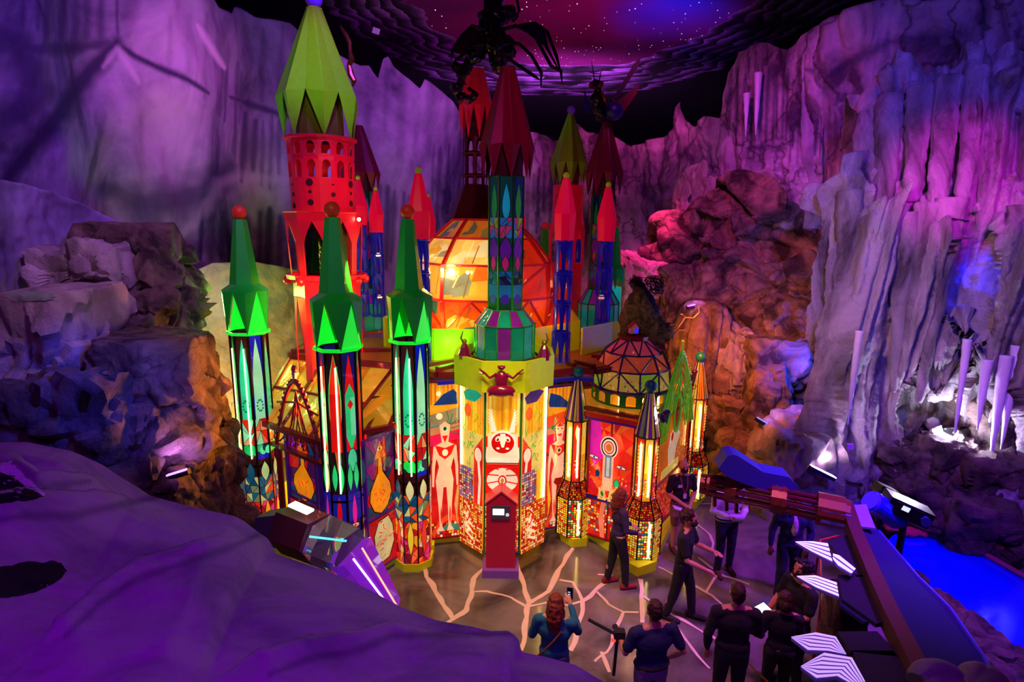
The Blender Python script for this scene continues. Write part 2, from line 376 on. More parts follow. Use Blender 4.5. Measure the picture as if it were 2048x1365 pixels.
# sRGB-ish plaster paints
R_MUR = rockmat('mural_plaster', col('#cbbfd0'), col('#1e1a3a'), 0.34, 0.22, 0.6, 0.22, 0.9, 0.50, 0.12)
R_BACK = rockmat('painted_rock', col('#c9b8c0'), col('#4a3a48'), 0.8, 0.7, 0.6, 0.5, 0.85, 0.50, 0.7)
R_BRN = rockmat('brown_rock', col('#b89a74'), col('#38261a'), 1.4, 0.9, 0.0, 1.0, 0.8, 0.53, 0.42)
R_PALE = rockmat('pale_rock', col('#d9cdb4'), col('#6d5a48'), 0.9, 0.5, 0.5, 0.8, 0.85, 0.45, 0.25)
R_ICE = rockmat('icefall_plaster', col('#cfc8c8'), col('#4a4040'), 1.3, 2.0, 0.7, 1.0, 0.7, 0.47, 0.12)
R_FORE = rockmat('foreground_plaster', col('#c9b9cc'), col('#8d7c98'), 1.4, 0.25, 0.0, 0.55, 0.95, 0.42, 0.0)
R_DARK = rockmat('dark_rock', col('#94806e'), col('#2a2022'), 1.5, 0.8, 0.0, 1.0, 0.75, 0.52, 0.3)

def S(o): return tag(o, kind='structure')
# floor: polished concrete
fm, nt, b = newmat('polished_floor')
tc = nt.nodes.new('ShaderNodeTexCoord'); n1 = nt.nodes.new('ShaderNodeTexNoise'); n1.inputs['Scale'].default_value = 0.8; n1.inputs['Detail'].default_value = 8; n1.inputs['Distortion'].default_value = 1.0
nt.links.new(tc.outputs['Object'], n1.inputs['Vector'])
cr = nt.nodes.new('ShaderNodeValToRGB'); cr.color_ramp.elements[0].position = 0.34; cr.color_ramp.elements[1].position = 0.66
cr.color_ramp.elements[0].color = (*col('#35302c'), 1); cr.color_ramp.elements[1].color = (*col('#857a72'), 1)
nt.links.new(n1.outputs['Fac'], cr.inputs[0]); nt.links.new(cr.outputs[0], b.inputs['Base Color'])
n2 = nt.nodes.new('ShaderNodeTexNoise'); n2.inputs['Scale'].default_value = 2.5; n2.inputs['Detail'].default_value = 3; nt.links.new(tc.outputs['Object'], n2.inputs['Vector'])
mr = nt.nodes.new('ShaderNodeMapRange'); mr.inputs[3].default_value = 0.08; mr.inputs[4].default_value = 0.20
nt.links.new(n2.outputs['Fac'], mr.inputs[0]); nt.links.new(mr.outputs[0], b.inputs['Roughness'])
bp = nt.nodes.new('ShaderNodeBump'); bp.inputs['Strength'].default_value = 0.06; bp.inputs['Distance'].default_value = 0.02
n3 = nt.nodes.new('ShaderNodeTexNoise'); n3.inputs['Scale'].default_value = 6; nt.links.new(tc.outputs['Object'], n3.inputs['Vector']); nt.links.new(n3.outputs['Fac'], bp.inputs['Height']); nt.links.new(bp.outputs[0], b.inputs['Normal'])
mb = MB(); mb.box((1, 12, -0.15), (30, 32, 0.3)); S(mb.build('floor', fm))
# cracks painted on the floor
crackm = paint('crack_paint', '#e6c8b4', 0.3, bump=0.0)
lines = [[(858, 1130), (868, 1160), (880, 1175), (895, 1200), (905, 1215), (925, 1243)], [(985, 1136), (962, 1160), (957, 1195), (950, 1222), (925, 1243), (910, 1252)],
 [(962, 1186), (990, 1184), (1040, 1196), (1070, 1212)], [(1046, 1128), (1062, 1170), (1074, 1205)], [(1074, 1205), (1112, 1180), (1128, 1150), (1150, 1108), (1158, 1093)],
 [(1074, 1205), (1068, 1250), (1062, 1300)], [(1074, 1212), (1120, 1200), (1150, 1208), (1182, 1200)], [(1135, 1158), (1160, 1162), (1182, 1200)],
 [(1182, 1200), (1215, 1172), (1238, 1150)], [(1182, 1200), (1176, 1250), (1160, 1300)], [(1210, 1145), (1240, 1146)], [(1212, 1180), (1235, 1205), (1262, 1218), (1295, 1218)],
 [(1262, 1218), (1244, 1265), (1232, 1300), (1210, 1320)], [(1295, 1152), (1300, 1190), (1304, 1240)], [(1222, 1300), (1240, 1340)], [(1304, 1185), (1350, 1215), (1400, 1240), (1450, 1265)],
 [(1350, 1215), (1385, 1265), (1415, 1300), (1440, 1325)], [(1330, 1125), (1400, 1160), (1440, 1180), (1470, 1205)], [(1425, 1175), (1440, 1155), (1452, 1130), (1445, 1110)],
 [(1408, 1105), (1460, 1140), (1515, 1155)], [(1402, 1035), (1432, 1060), (1440, 1090)], [(1395, 1000), (1440, 995)]]
mb = MB()
for li, ln in enumerate(lines):
    g = [gz(x, y) for x, y in ln]; pts = []
    for a, b2 in zip(g, g[1:]):
        for k in range(6): pts.append(a.lerp(b2, k/6))
    pts.append(g[-1]); L = []; Rr = []
    w0 = 0.048 if li in (3, 4, 5, 8, 9, 13, 0, 1) else 0.026
    for i, p in enumerate(pts):
        d = (pts[min(i+1, len(pts)-1)]-pts[max(i-1, 0)]).normalized(); n = Vector((-d.y, d.x, 0))
        j = noise.noise_vector(p*3)*0.04; w = w0*(0.65+0.9*abs(noise.noise(p*2.1+Vector((li, 0, 0)))))
        L.append(p+n*w+j); Rr.append(p-n*w+j)
    vs = []
    for a, c in zip(L, Rr): a.z = c.z = 0.002+li*0.0005; vs += [a, c]
    mb.add(vs, [(2*i, 2*i+1, 2*i+3, 2*i+2) for i in range(len(pts)-1)])
S(mb.build('trim_1', crackm, loc=(0, 0, 0)))

# ceiling mural: night sky ringed by cloud bands, black beyond
cm, nt, b = newmat('night_sky_mural'); N = nt.nodes; L = nt.links
tc = N.new('ShaderNodeTexCoord'); sx = N.new('ShaderNodeSeparateXYZ'); L.new(tc.outputs['Object'], sx.inputs[0])
def mth(op, a, c=None, d=None):
    n = N.new('ShaderNodeMath'); n.operation = op
    for i, q in enumerate((a, c, d)):
        if q is None: continue
        if isinstance(q, (int, float)): n.inputs[i].default_value = q
        else: L.new(q, n.inputs[i])
    return n.outputs[0]
def mixc(f, a, c):
    n = N.new('ShaderNodeMix'); n.data_type = 'RGBA'
    for s_, q in (('Factor', f), ('A', a), ('B', c)):
        if isinstance(q, tuple): n.inputs[s_].default_value = (*q, 1)
        elif isinstance(q, (int, float)): n.inputs[s_].default_value = q
        else: L.new(q, n.inputs[s_])
    return n.outputs['Result']
X = mth('DIVIDE', mth('SUBTRACT', sx.outputs[0], 1.9), 5.4); Yc = mth('DIVIDE', mth('SUBTRACT', sx.outputs[1], 15.0), 11.5)
D = mth('SQRT', mth('ADD', mth('POWER', mth('ABSOLUTE', X), 2.4), mth('POWER', mth('ABSOLUTE', Yc), 2.4)))
mp = N.new('ShaderNodeMapping'); mp.inputs['Scale'].default_value = (0.35, 0.9, 1); L.new(tc.outputs['Object'], mp.inputs['Vector'])
nz = N.new('ShaderNodeTexNoise'); nz.inputs['Scale'].default_value = 0.9; nz.inputs['Detail'].default_value = 8; L.new(mp.outputs[0], nz.inputs['Vector'])
mp3 = N.new('ShaderNodeMapping'); mp3.inputs['Scale'].default_value = (0.5, 0.5, 1); L.new(tc.outputs['Object'], mp3.inputs['Vector']); nz3_ = N.new('ShaderNodeTexNoise'); nz3_.inputs['Scale'].default_value = 1.1; nz3_.inputs['Detail'].default_value = 6; L.new(mp3.outputs[0], nz3_.inputs['Vector']); nz3 = nz3_.outputs['Fac']
nz2 = N.new('ShaderNodeTexNoise'); nz2.inputs['Scale'].default_value = 0.16; nz2.inputs['Detail'].default_value = 5; L.new(tc.outputs['Object'], nz2.inputs['Vector'])
Dn = mth('ADD', D, mth('MULTIPLY', mth('SUBTRACT', nz.outputs['Fac'], 0.5), 0.34))
bands = mth('POWER', mth('SUBTRACT', 1.0, mth('FRACT', mth('MULTIPLY', Dn, 9.0))), 2.2)
bands = mth('MULTIPLY', bands, mth('MULTIPLY', mth('MAXIMUM', mth('SUBTRACT', nz3, 0.36), 0.0), 5.5))
bandf = mth('MULTIPLY', mth('MINIMUM', mth('MAXIMUM', bands, 0.0), 1.0), mth('MULTIPLY', mth('GREATER_THAN', Dn, 1.0), mth('LESS_THAN', Dn, 1.62)))
neb = N.new('ShaderNodeValToRGB'); e = neb.color_ramp.elements
e[0].position = 0.32; e[0].color = (0.10, 0.004, 0.09, 1); e[1].position = 0.66; e[1].color = (0.42, 0.01, 0.20, 1)
L.new(nz2.outputs['Fac'], neb.inputs[0])
insky = mth('LESS_THAN', Dn, 1.02)
blueb = mth('SMOOTH_MIN', 1.0, mth('MAXIMUM', 0.0, mth('SUBTRACT', 1.0, mth('DIVIDE', mth('SQRT', mth('ADD', mth('POWER', mth('ABSOLUTE', mth('SUBTRACT', sx.outputs[0], 5.2)), 2.0), mth('POWER', mth('ABSOLUTE', mth('MULTIPLY', mth('SUBTRACT', sx.outputs[1], 18.2), 0.6)), 2.0))), 3.0))), 0.1)
skyc = mixc(blueb, neb.outputs[0], (0.03, 0.05, 0.95))
c1 = mixc(insky, (0.004, 0.003, 0.006), skyc)
c2 = mixc(bandf, c1, (0.55, 0.22, 0.75))
L.new(c2, b.inputs['Base Color']); b.inputs['Roughness'].default_value = 0.9
m2 = N.new('ShaderNodeMapping'); m2.inputs['Scale'].default_value = (1, 0.42, 1); L.new(tc.outputs['Object'], m2.inputs['Vector'])
vo = N.new('ShaderNodeTexVoronoi'); vo.inputs['Scale'].default_value = 6.5; vo.inputs['Randomness'].default_value = 1; L.new(m2.outputs[0], vo.inputs['Vector'])
wn = N.new('ShaderNodeSeparateColor'); L.new(vo.outputs['Color'], wn.inputs[0])
star = mth('MULTIPLY', mth('LESS_THAN', vo.outputs['Distance'], mth('MULTIPLY', wn.outputs[0], 0.12)), insky)
b.inputs['Emission Color'].default_value = (1, 0.55, 0.85, 1); L.new(mth('MULTIPLY', star, 1.6), b.inputs['Emission Strength'])
mb = MB(); mb.box((0, 20, 12.7), (44, 54, 0.2)); S(mb.build('ceiling', cm, loc=(0, 0, 12.6)))
blk = paint('black_paint', (0.004, 0.004, 0.006), 0.9, bump=0)
mb = MB(); mb.box((0, 46, 6), (44, 0.3, 13.4)); S(mb.build('wall_far', blk))
mb = MB(); mb.box((-21, 20, 6), (0.3, 54, 13.4)); S(mb.build('wall_outer_left', blk))
mb = MB(); mb.box((21, 20, 6), (0.3, 54, 13.4)); S(mb.build('wall_outer_right', blk))

YM = [(-260, 6.5), (0, 9.8), (150, 12), (350, 15), (600, 18), (850, 20.5), (1100, 22), (1250, 21.5), (1350, 19.5), (1450, 17.5), (1600, 15.5), (1700, 14.6), (1900, 13.4), (2300, 11.4)]
TOPL = [(-260, -60), (360, -18), (405, 30), (440, 45), (451, 28), (462, 28), (500, 46), (560, 62), (600, 100), (660, 128), (700, 146), (722, 142), (742, 165), (752, 122), (762, 118), (775, 140), (800, 160), (825, 182), (835, 162), (870, 184), (890, 205), (915, 245), (930, 330), (960, 300), (1000, 268), (1030, 262)]
TOPB = [(1000, 268), (1060, 268), (1095, 280), (1110, 278), (1140, 248), (1160, 262), (1200, 270), (1250, 280), (1275, 282), (1320, 250), (1344, 196), (1352, 230), (1372, 242), (1400, 225), (1425, 224), (1430, 190), (1440, 130), (1470, 92), (1500, 72), (1530, 74), (1565, 80), (1600, 52), (1650, 20), (1700, 0), (1760, -20), (2300, -60)]
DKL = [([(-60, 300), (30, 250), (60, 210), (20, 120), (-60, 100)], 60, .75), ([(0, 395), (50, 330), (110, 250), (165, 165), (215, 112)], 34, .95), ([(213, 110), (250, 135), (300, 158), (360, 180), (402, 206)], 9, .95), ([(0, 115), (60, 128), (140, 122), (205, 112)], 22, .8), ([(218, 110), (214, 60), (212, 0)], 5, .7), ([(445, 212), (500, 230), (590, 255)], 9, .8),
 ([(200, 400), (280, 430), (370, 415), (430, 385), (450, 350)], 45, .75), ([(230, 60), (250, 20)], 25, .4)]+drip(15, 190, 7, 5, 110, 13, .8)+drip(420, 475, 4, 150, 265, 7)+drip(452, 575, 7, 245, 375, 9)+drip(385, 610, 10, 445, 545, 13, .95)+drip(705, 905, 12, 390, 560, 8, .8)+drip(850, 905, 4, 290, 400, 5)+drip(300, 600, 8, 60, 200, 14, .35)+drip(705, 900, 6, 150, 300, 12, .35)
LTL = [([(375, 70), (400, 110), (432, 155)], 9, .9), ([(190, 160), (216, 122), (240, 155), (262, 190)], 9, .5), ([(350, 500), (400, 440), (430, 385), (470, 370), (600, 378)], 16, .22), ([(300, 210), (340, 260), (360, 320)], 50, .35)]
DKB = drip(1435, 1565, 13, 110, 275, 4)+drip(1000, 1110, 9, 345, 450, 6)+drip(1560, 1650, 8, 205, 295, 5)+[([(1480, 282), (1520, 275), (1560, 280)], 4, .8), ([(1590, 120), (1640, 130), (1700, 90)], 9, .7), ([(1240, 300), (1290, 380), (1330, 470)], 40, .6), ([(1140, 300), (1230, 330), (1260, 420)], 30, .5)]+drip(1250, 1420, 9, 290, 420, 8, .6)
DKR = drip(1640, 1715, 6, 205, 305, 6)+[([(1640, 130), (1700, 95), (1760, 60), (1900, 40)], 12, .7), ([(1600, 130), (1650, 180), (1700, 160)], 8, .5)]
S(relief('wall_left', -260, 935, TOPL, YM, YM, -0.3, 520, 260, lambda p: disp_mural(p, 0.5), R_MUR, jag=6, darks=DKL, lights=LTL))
def backshape(px, t, p): return Vector((0, 0, 0))
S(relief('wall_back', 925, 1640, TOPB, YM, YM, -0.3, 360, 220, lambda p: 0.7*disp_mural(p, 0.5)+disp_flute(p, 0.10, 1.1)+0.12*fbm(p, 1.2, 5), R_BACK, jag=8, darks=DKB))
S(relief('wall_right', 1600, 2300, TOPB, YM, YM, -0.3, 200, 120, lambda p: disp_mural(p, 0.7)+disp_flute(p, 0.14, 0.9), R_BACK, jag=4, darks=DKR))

# ---- left cliffs
o = relief('rock_cliff', 300, 620, [(300, 610), (360, 575), (420, 545), (500, 540), (560, 548), (620, 560)], [(300, 12.6), (620, 14.6)], [(300, 12.0), (620, 14.2)], -0.1, 120, 140, lambda p: 0.5*disp_mural(p, 0.5)+0.10*fbm(p, 1.5, 5), R_PALE)
tag(o, 'pale cream cliff lit yellow and green behind the leftmost green spired tower', 'cliff')
o = relief('rock_cliff', -260, 345, [(-260, 370), (0, 392), (110, 412), (200, 450), (300, 500), (345, 560)], [(-260, 6.0), (0, 8.8), (345, 11.6)], [(-260, 5.4), (0, 8.2), (345, 11.0)], -0.1, 150, 150, lambda p: 0.5*disp_mural(p, 0.5)+0.18*fbm(p, 1.1, 5), R_MUR)
tag(o, 'smooth pale lilac rock slope rising behind the stacked ledges at far left', 'cliff')
brock('rock_ledge', 115, 468, 345, 640, 9.6, 1.6, R_BRN, 'broad brown rock ledge with a smooth purple lit top, highest of the left stack', flat=0.85, a=0.22, seed=1)
brock('rock_ledge', 20, 520, 235, 640, 8.9, 1.5, R_PALE, 'rounded grey brown rock under the highest left ledge', a=0.25, k=3, seed=2)
brock('rock_ledge', 180, 600, 365, 740, 9.2, 1.3, R_BRN, 'dark jagged rock wedged between the upper and middle left ledges', a=0.3, k=3, seed=3, tiltx=0.2)
brock('rock_ledge', -60, 612, 172, 850, 7.6, 1.5, R_PALE, 'flat topped rock ledge with a greenish puddle at the left frame edge', flat=0.9, a=0.2, seed=4)
brock('rock_ledge', 160, 665, 300, 745, 8.8, 1.0, R_DARK, 'small grey rock just above the oval topped ledge', a=0.2, seed=13)
brock('rock_ledge', 150, 705, 398, 960, 7.7, 1.6, R_BRN, 'big brown ledge with a flat oval top above the violet lamp niche', flat=0.93, a=0.22, seed=6)
brock('boulder', -70, 800, 260, 1080, 7.0, 1.8, R_DARK, 'large blue lit boulder below the left ledges', a=0.28, k=3, seed=7)
brock('boulder', 210, 850, 340, 1100, 7.3, 1.4, R_DARK, 'ridged grey brown rock leaning down toward the foreground at left', a=0.3, k=3, seed=8, tiltx=-0.3)
brock('boulder', 325, 790, 435, 1100, 8.2, 1.5, R_BRN, 'brown craggy rock to the right of the violet lamp niche', a=0.28, k=3.5, seed=9)
brock('boulder', 370, 915, 478, 1130, 8.4, 1.2, R_BRN, 'rust coloured rock foot nearest the castle on the left', a=0.3, k=3, seed=10)
brock('boulder', 260, 965, 400, 1130, 7.5, 1.1, R_BRN, 'low brown rock just below the violet lamp niche', a=0.26, k=3, seed=11)
# pale disks painted on two ledges
mb = MB(); pm = paint('puddle_paint', '#8fae9a', 0.4)
c = at(60, 622, 7.5); c.z = at(60, 612, 7.6).z+0.06
# ---- centre right cliffs
o = relief('rock_cliff', 1225, 1660, [(1225, 498), (1300, 486), (1335, 470), (1345, 420), (1385, 400), (1440, 350), (1480, 330), (1540, 350), (1570, 390), (1660, 420)], [(1225, 18.5), (1330, 17), (1450, 15.5), (1660, 13.6)], [(1225, 17.5), (1330, 15.6), (1450, 14), (1660, 12.0)], -0.1, 220, 220, lambda p: disp_rock(p, 0.42, 0.62), R_BRN)
tag(o, 'craggy pink and orange cliff of stacked blocks right of the castle', 'cliff')
brock('boulder', 1240, 500, 1330, 640, 16.6, 1.6, R_PALE, 'smooth pink lit block behind the dark creature', a=0.25, k=5, seed=20)
brock('boulder', 1330, 520, 1410, 660, 15.4, 1.4, R_BRN, 'squarish rose coloured block left of the fluted pillar', a=0.25, seed=21)
brock('boulder', 1410, 490, 1470, 640, 14.8, 1.3, R_BRN, 'tall brown block above the fluted pillar', a=0.25, seed=22)
brock('boulder', 1465, 560, 1520, 700, 14.4, 1.1, R_BRN, 'narrow brown block between the pillar and the flat shelf', a=0.22, seed=23)
brock('rock_ledge', 1500, 508, 1600, 640, 14.2, 1.4, R_BRN, 'overhanging dark block with a pale crest above the flat shelf', flat=0.6, a=0.25, seed=24)
brock('rock_ledge', 1508, 658, 1642, 760, 12.9, 1.5, R_BRN, 'flat topped stone shelf beside the blue lit crevice', flat=0.95, a=0.18, seed=25)
brock('rock_pillar', 1372, 594, 1446, 905, 13.6, 1.1, R_BRN, 'fluted orange lit rock pillar behind the green gothic gable', a=0.14, fl=1, s=3.0, seed=26, k=4)
brock('boulder', 1440, 640, 1515, 800, 13.4, 1.0, R_PALE, 'violet lit slab right of the fluted pillar', a=0.2, seed=27)
brock('boulder', 1425, 790, 1530, 890, 12.8, 1.1, R_BRN, 'orange block stacked near the foot of the pillar', a=0.22, seed=28)
brock('boulder', 1512, 725, 1592, 850, 12.3, 1.1, R_BRN, 'egg shaped brown boulder below the flat shelf', a=0.14, k=2.6, seed=29)
brock('boulder', 1450, 850, 1560, 990, 12.2, 1.2, R_BRN, 'low orange rock at the floor behind the blue winged shell', a=0.25, seed=30)
brock('boulder', 1395, 800, 1460, 935, 13.0, 1.0, R_BRN, 'orange rock at the foot of the fluted pillar', a=0.2, seed=31)
brock('boulder', 1540, 840, 1690, 1060, 10.9, 1.5, R_PALE, 'cream coloured rock base with a lit lamp on its slope', a=0.24, k=3, seed=32)
# cave formations on the painted rock wall
for i, (a0, b0, a1, b1, Y, lb) in enumerate([(1366, 318, 1400, 420, 16.9, 'stump shaped pale formation, tallest of the cluster high on the right cliff'), (1398, 340, 1432, 430, 16.5, 'mushroom topped pale formation right of the tallest stump'), (1350, 350, 1372, 450, 16.9, 'thin pale formation left of the tallest stump'), (1500, 320, 1530, 440, 15.2, 'narrow upright spire of pink rock on the right cliff'), (1540, 380, 1600, 450, 14.6, 'squat pale knob below the great painted icefall'), (1462, 330, 1498, 380, 15.8, 'small rounded pink rock beside the narrow spire')]):
    brock('rock_formation', a0, b0, a1, b1, Y, 0.8, R_PALE, lb, k=2.6, a=0.12, sub=4, seed=40+i, taper=0.3)

# ---- great icefall on the right
ITU = [(1708, 190), (1730, 165), (1780, 130), (1850, 105), (1900, 90), (1960, 66), (2000, 58), (2060, 70), (2300, 80)]
o = relief('icefall', 1728, 2300, ITU, [(1706, 12.6), (1760, 12.0), (1950, 11.3), (2300, 9.9)], [(1706, 12.6), (1760, 12.0), (1950, 11.3), (2300, 9.9)], -0.2, 260, 240, lambda p: disp_flute(p, 0.38, 1.9), R_ICE, shape=lambda px, t, p: Vector((0, 0.5*max(0, 1-t*9), 0)))
tag(o, 'upper tier of the great frozen rock waterfall at right, lit blue and magenta', 'rock formation')
ITL = [(1640, 395), (1665, 355), (1720, 335), (1780, 345), (1850, 350), (1930, 335), (2000, 325), (2300, 320)]
def lowshape(px, t, p):
    q = Vector((0, 0, 0)); q.y += 0.7*max(0, 1-t*8)
    # two caves hollowed out of the lower tier
    for cx, cy, rx, ry, d in ((1945, 520, 55, 110, 1.5), (1905, 800, 85, 85, 1.3), (1990, 840, 60, 110, 0.9)):
        pr = proj(p); e = ((pr[0]-cx)/rx)**2+((pr[1]-cy)/ry)**2
        if e < 1.6: q.y += d*max(0, 1-e/1.6)**0.6
    return q
o = relief('icefall', 1662, 2300, ITL, [(1640, 12.0), (1700, 11.3), (1950, 10.6), (2300, 9.2)], [(1640, 11.8), (1700, 11.0), (1950, 10.4), (2300, 9.0)], -0.2, 330, 330, lambda p: disp_flute(p, 0.32, 2.1), R_ICE, shape=lowshape)
tag(o, 'lower tier of the great frozen rock waterfall at right, with two glowing caves', 'rock formation')
ICEM = paint('icicle_resin', '#cfc6e6', 0.18, bump=0.6)
def stalactite(pts, r0, r1, mat, label, name='stalactite', a=0.06, n=18, group=None, seed=0):
    pts = [Vector(p) for p in pts]; P = []; K = 46
    for k in range(K+1):
        t = k/K*(len(pts)-1); i = min(int(t), len(pts)-2); P.append(pts[i].lerp(pts[i+1], t-i))
    mb = MB(); mb.sm = True; R = [(r0+(r1-r0)*(k/K)**1.2) for k in range(K+1)]; mb.tube(P, R, n)
    for v in mb.v:
        q = Vector((v.x*2, v.y*2, v.z*0.7+seed)); ax = min(P, key=lambda c: (c-v).length_squared); d = v-ax
        if d.length > 1e-5: v += d.normalized()*(a*noise.noise(q*1.8)+a*0.7*noise.noise(v*7))
    o = mb.build(name, mat); tag(o, label, 'stalactite', group); return o
def stal(x0, y0, x1, y1, Y0, Y1, w, label, mat=R_ICE, a=0.05, tip=0.02, name='stalactite', bend=0, seed=0):
    if x0 > 1600: Y0 += 1.35+max(0, (x0-1800)*.0008); Y1 += 1.35+max(0, (x0-1800)*.0008)
    A = at(x0, y0, Y0); B = at(x1, y1, Y1); w *= (1.13 if x0 > 1600 else 1); Md = (A+B)/2+Vector((bend, 0, 0)); stalactite([A, Md, B], w/2, tip, mat, label, name, a, seed=seed)
stal(1668, 380, 1645, 820, 10.4, 10.2, 0.42, 'long tapering stalactite forming the left edge of the great icefall', tip=0.03, seed=1)
stal(1690, 360, 1672, 700, 10.1, 9.9, 0.42, 'thick grey stalactite second from the left edge of the icefall', tip=0.10, seed=2)
stal(1720, 200, 1712, 560, 10.9, 9.7, 0.40, 'ribbed stone column near the left side of the upper icefall', tip=0.12, seed=3)
stal(1765, 170, 1745, 640, 10.5, 9.6, 0.42, 'long grey stone column running through both icefall tiers', tip=0.12, seed=4)
stal(1800, 400, 1790, 760, 9.6, 9.5, 0.40, 'stone stalactite hanging left of the dark icefall slit', tip=0.06, seed=5)
stal(1850, 380, 1808, 720, 9.5, 9.3, 0.44, 'broad violet stalactite in the middle of the icefall ending in a point', tip=0.02, seed=6)
stal(1895, 370, 1840, 780, 9.3, 9.1, 0.44, 'long slanting stalactite just left of the blue cave', tip=0.04, seed=7)
stal(1825, 150, 1815, 380, 10.2, 9.8, 0.40, 'upper icefall column lit violet, left of its magenta neighbour', tip=0.15, seed=8)
stal(1880, 130, 1868, 380, 9.9, 9.5, 0.40, 'upper icefall column lit magenta', tip=0.16, seed=9)
stal(1935, 110, 1918, 370, 9.7, 9.2, 0.36, 'upper icefall column lit blue near the right frame edge', tip=0.12, seed=10)
stal(2026, 380, 1998, 560, 8.7, 8.6, 0.26, 'short pink stalactite hanging over the blue cave', tip=0.02, seed=11)
for x0, y0, x1, y1, w, lb in [(1935, 650, 1915, 838, 0.13, 'slender blue resin icicle over the bright white cave'), (1975, 690, 1960, 830, 0.16, 'short blue resin icicle right of the slender one'), (2012, 680, 1985, 915, 0.20, 'longest resin icicle hanging at the right over the boulders'), (2035, 660, 2008, 870, 0.18, 'pale violet icicle at the right frame edge'), (1718, 640, 1700, 830, 0.12, 'thin grey resin icicle on the left flank of the icefall'), (1500, 130, 1498, 255, 0.14, 'thin blue icicle high on the painted wall'), (1478, 172, 1478, 260, 0.12, 'faint blue icicle left of the high one'), (1968, 565, 1985, 690, 0.9, None)]:
    if lb: stal(x0, y0, x1, y1, (8.5 if x0 > 1600 else 16.2), (8.4 if x0 > 1600 else 16.2), w*(1 if x0 > 1600 else 1.5), lb, ICEM, 0.012, 0.012, 'icicle')
# blue caves' own lamps
lamp('POINT', 'cave_white_lamp', at(1885, 830, 10.7)+Vector((0, -0.25, 0)), None, (0.72, 0.62, 1.0), 170, 0.08)
lamp('POINT', 'cave_blue_lamp', at(1940, 530, 10.9), None, (0.01, 0.01, 1.0), 90, 0.2)
# boulders at lower right
for i, (x0, y0, x1, y1, Y, m, lb) in enumerate([(1780, 870, 1880, 960, 8.9, R_DARK, 'dark violet boulder below the bright cave'), (1870, 860, 1960, 960, 8.6, R_DARK, 'dark boulder right of the bright cave'), (1950, 880, 2060, 1000, 8.2, R_DARK, 'dark maroon boulder at the right frame edge'), (1830, 950, 1940, 1050, 8.2, R_DARK, 'blue lit boulder behind the black projector'), (1930, 980, 2070, 1110, 7.6, R_DARK, 'dark rock on the bank beyond the blue pool'), (1700, 900, 1800, 1010, 9.2, R_ICE, 'rock foot of the icefall behind the black projector'), (1590, 940, 1720, 1100, 9.8, R_BRN, 'brown rock foot behind the pipe bundle'), (1990, 780, 2100, 900, 8.6, R_DARK, 'dark red rock under the longest icicle')]):
    brock('boulder', x0, y0, x1, y1, Y+1.6, 1.3, m, lb, a=0.2, k=3, seed=60+i)
# ---- near right bank
def bankpt(x, y, Y): return at(x, y, Y)
for i, (px, py, sx_, sy_, m, lb) in enumerate([(1822, 1128, .7, .6, R_DARK, 'brown bank rock at the narrow head of the blue pool'), (1878, 1172, .8, .6, R_BRN, 'brown rock bank between the blue pool and the long blue wing'), (1945, 1222, .8, .6, R_DARK, 'dark rough rock on the near bank of the pool'), (2010, 1275, .8, .6, R_DARK, 'magenta lit rock on the near pool bank at the right frame edge'), (2035, 1340, .9, .7, R_DARK, 'dark magenta rock in the lower right corner')]):
    p = gz(px, py, .45); boulder('rock_bank', (p.x, p.y, .25), (sx_*1.3, sy_*1.3, .55), m, lb, k=3, a=.14, seed=80+i)
for (x0, y0, x1, y1, Y, lb) in ((1985, 1338, 2060, 1420, 3.6, 'rounded purple rock at the bottom right edge'), (1888, 1344, 1982, 1430, 3.4, 'small rounded purple rock in front of the long blue wing')): brock('rock_bank', x0, y0, x1, y1, Y, .35, R_FORE, lb, a=.05, k=2.4, facet=False, seed=y0)

# ---- foreground rock: a broad plaster ledge sloping under the camera
FS = [(-500, 930), (0, 918), (60, 915), (150, 930), (200, 950), (300, 1012), (400, 1036), (480, 1050), (535, 1085), (548, 1118), (640, 1145), (700, 1165), (760, 1192), (820, 1222), (890, 1246), (960, 1256), (1000, 1264), (1035, 1262), (1047, 1275), (1040, 1300), (1110, 1312), (1170, 1326), (1210, 1348), (1235, 1362), (1262, 1385), (1300, 1450), (1360, 1600)]
FY = [(-500, 2.6), (0, 4.2), (200, 4.3), (535, 4.0), (900, 3.2), (1047, 2.9), (1360, 2.2)]
SEAMS = [[(150, 1300), (215, 1235), (290, 1180), (380, 1150), (470, 1115), (545, 1078)], [(560, 1365), (640, 1330), (740, 1310), (800, 1280), (1046, 1268)], [(-50, 1085), (60, 1062), (160, 1060), (230, 1040), (330, 1016)], [(-50, 960), (40, 955), (95, 1005), (190, 990)]]
rows = []; nu, nv = 420, 200; V = []
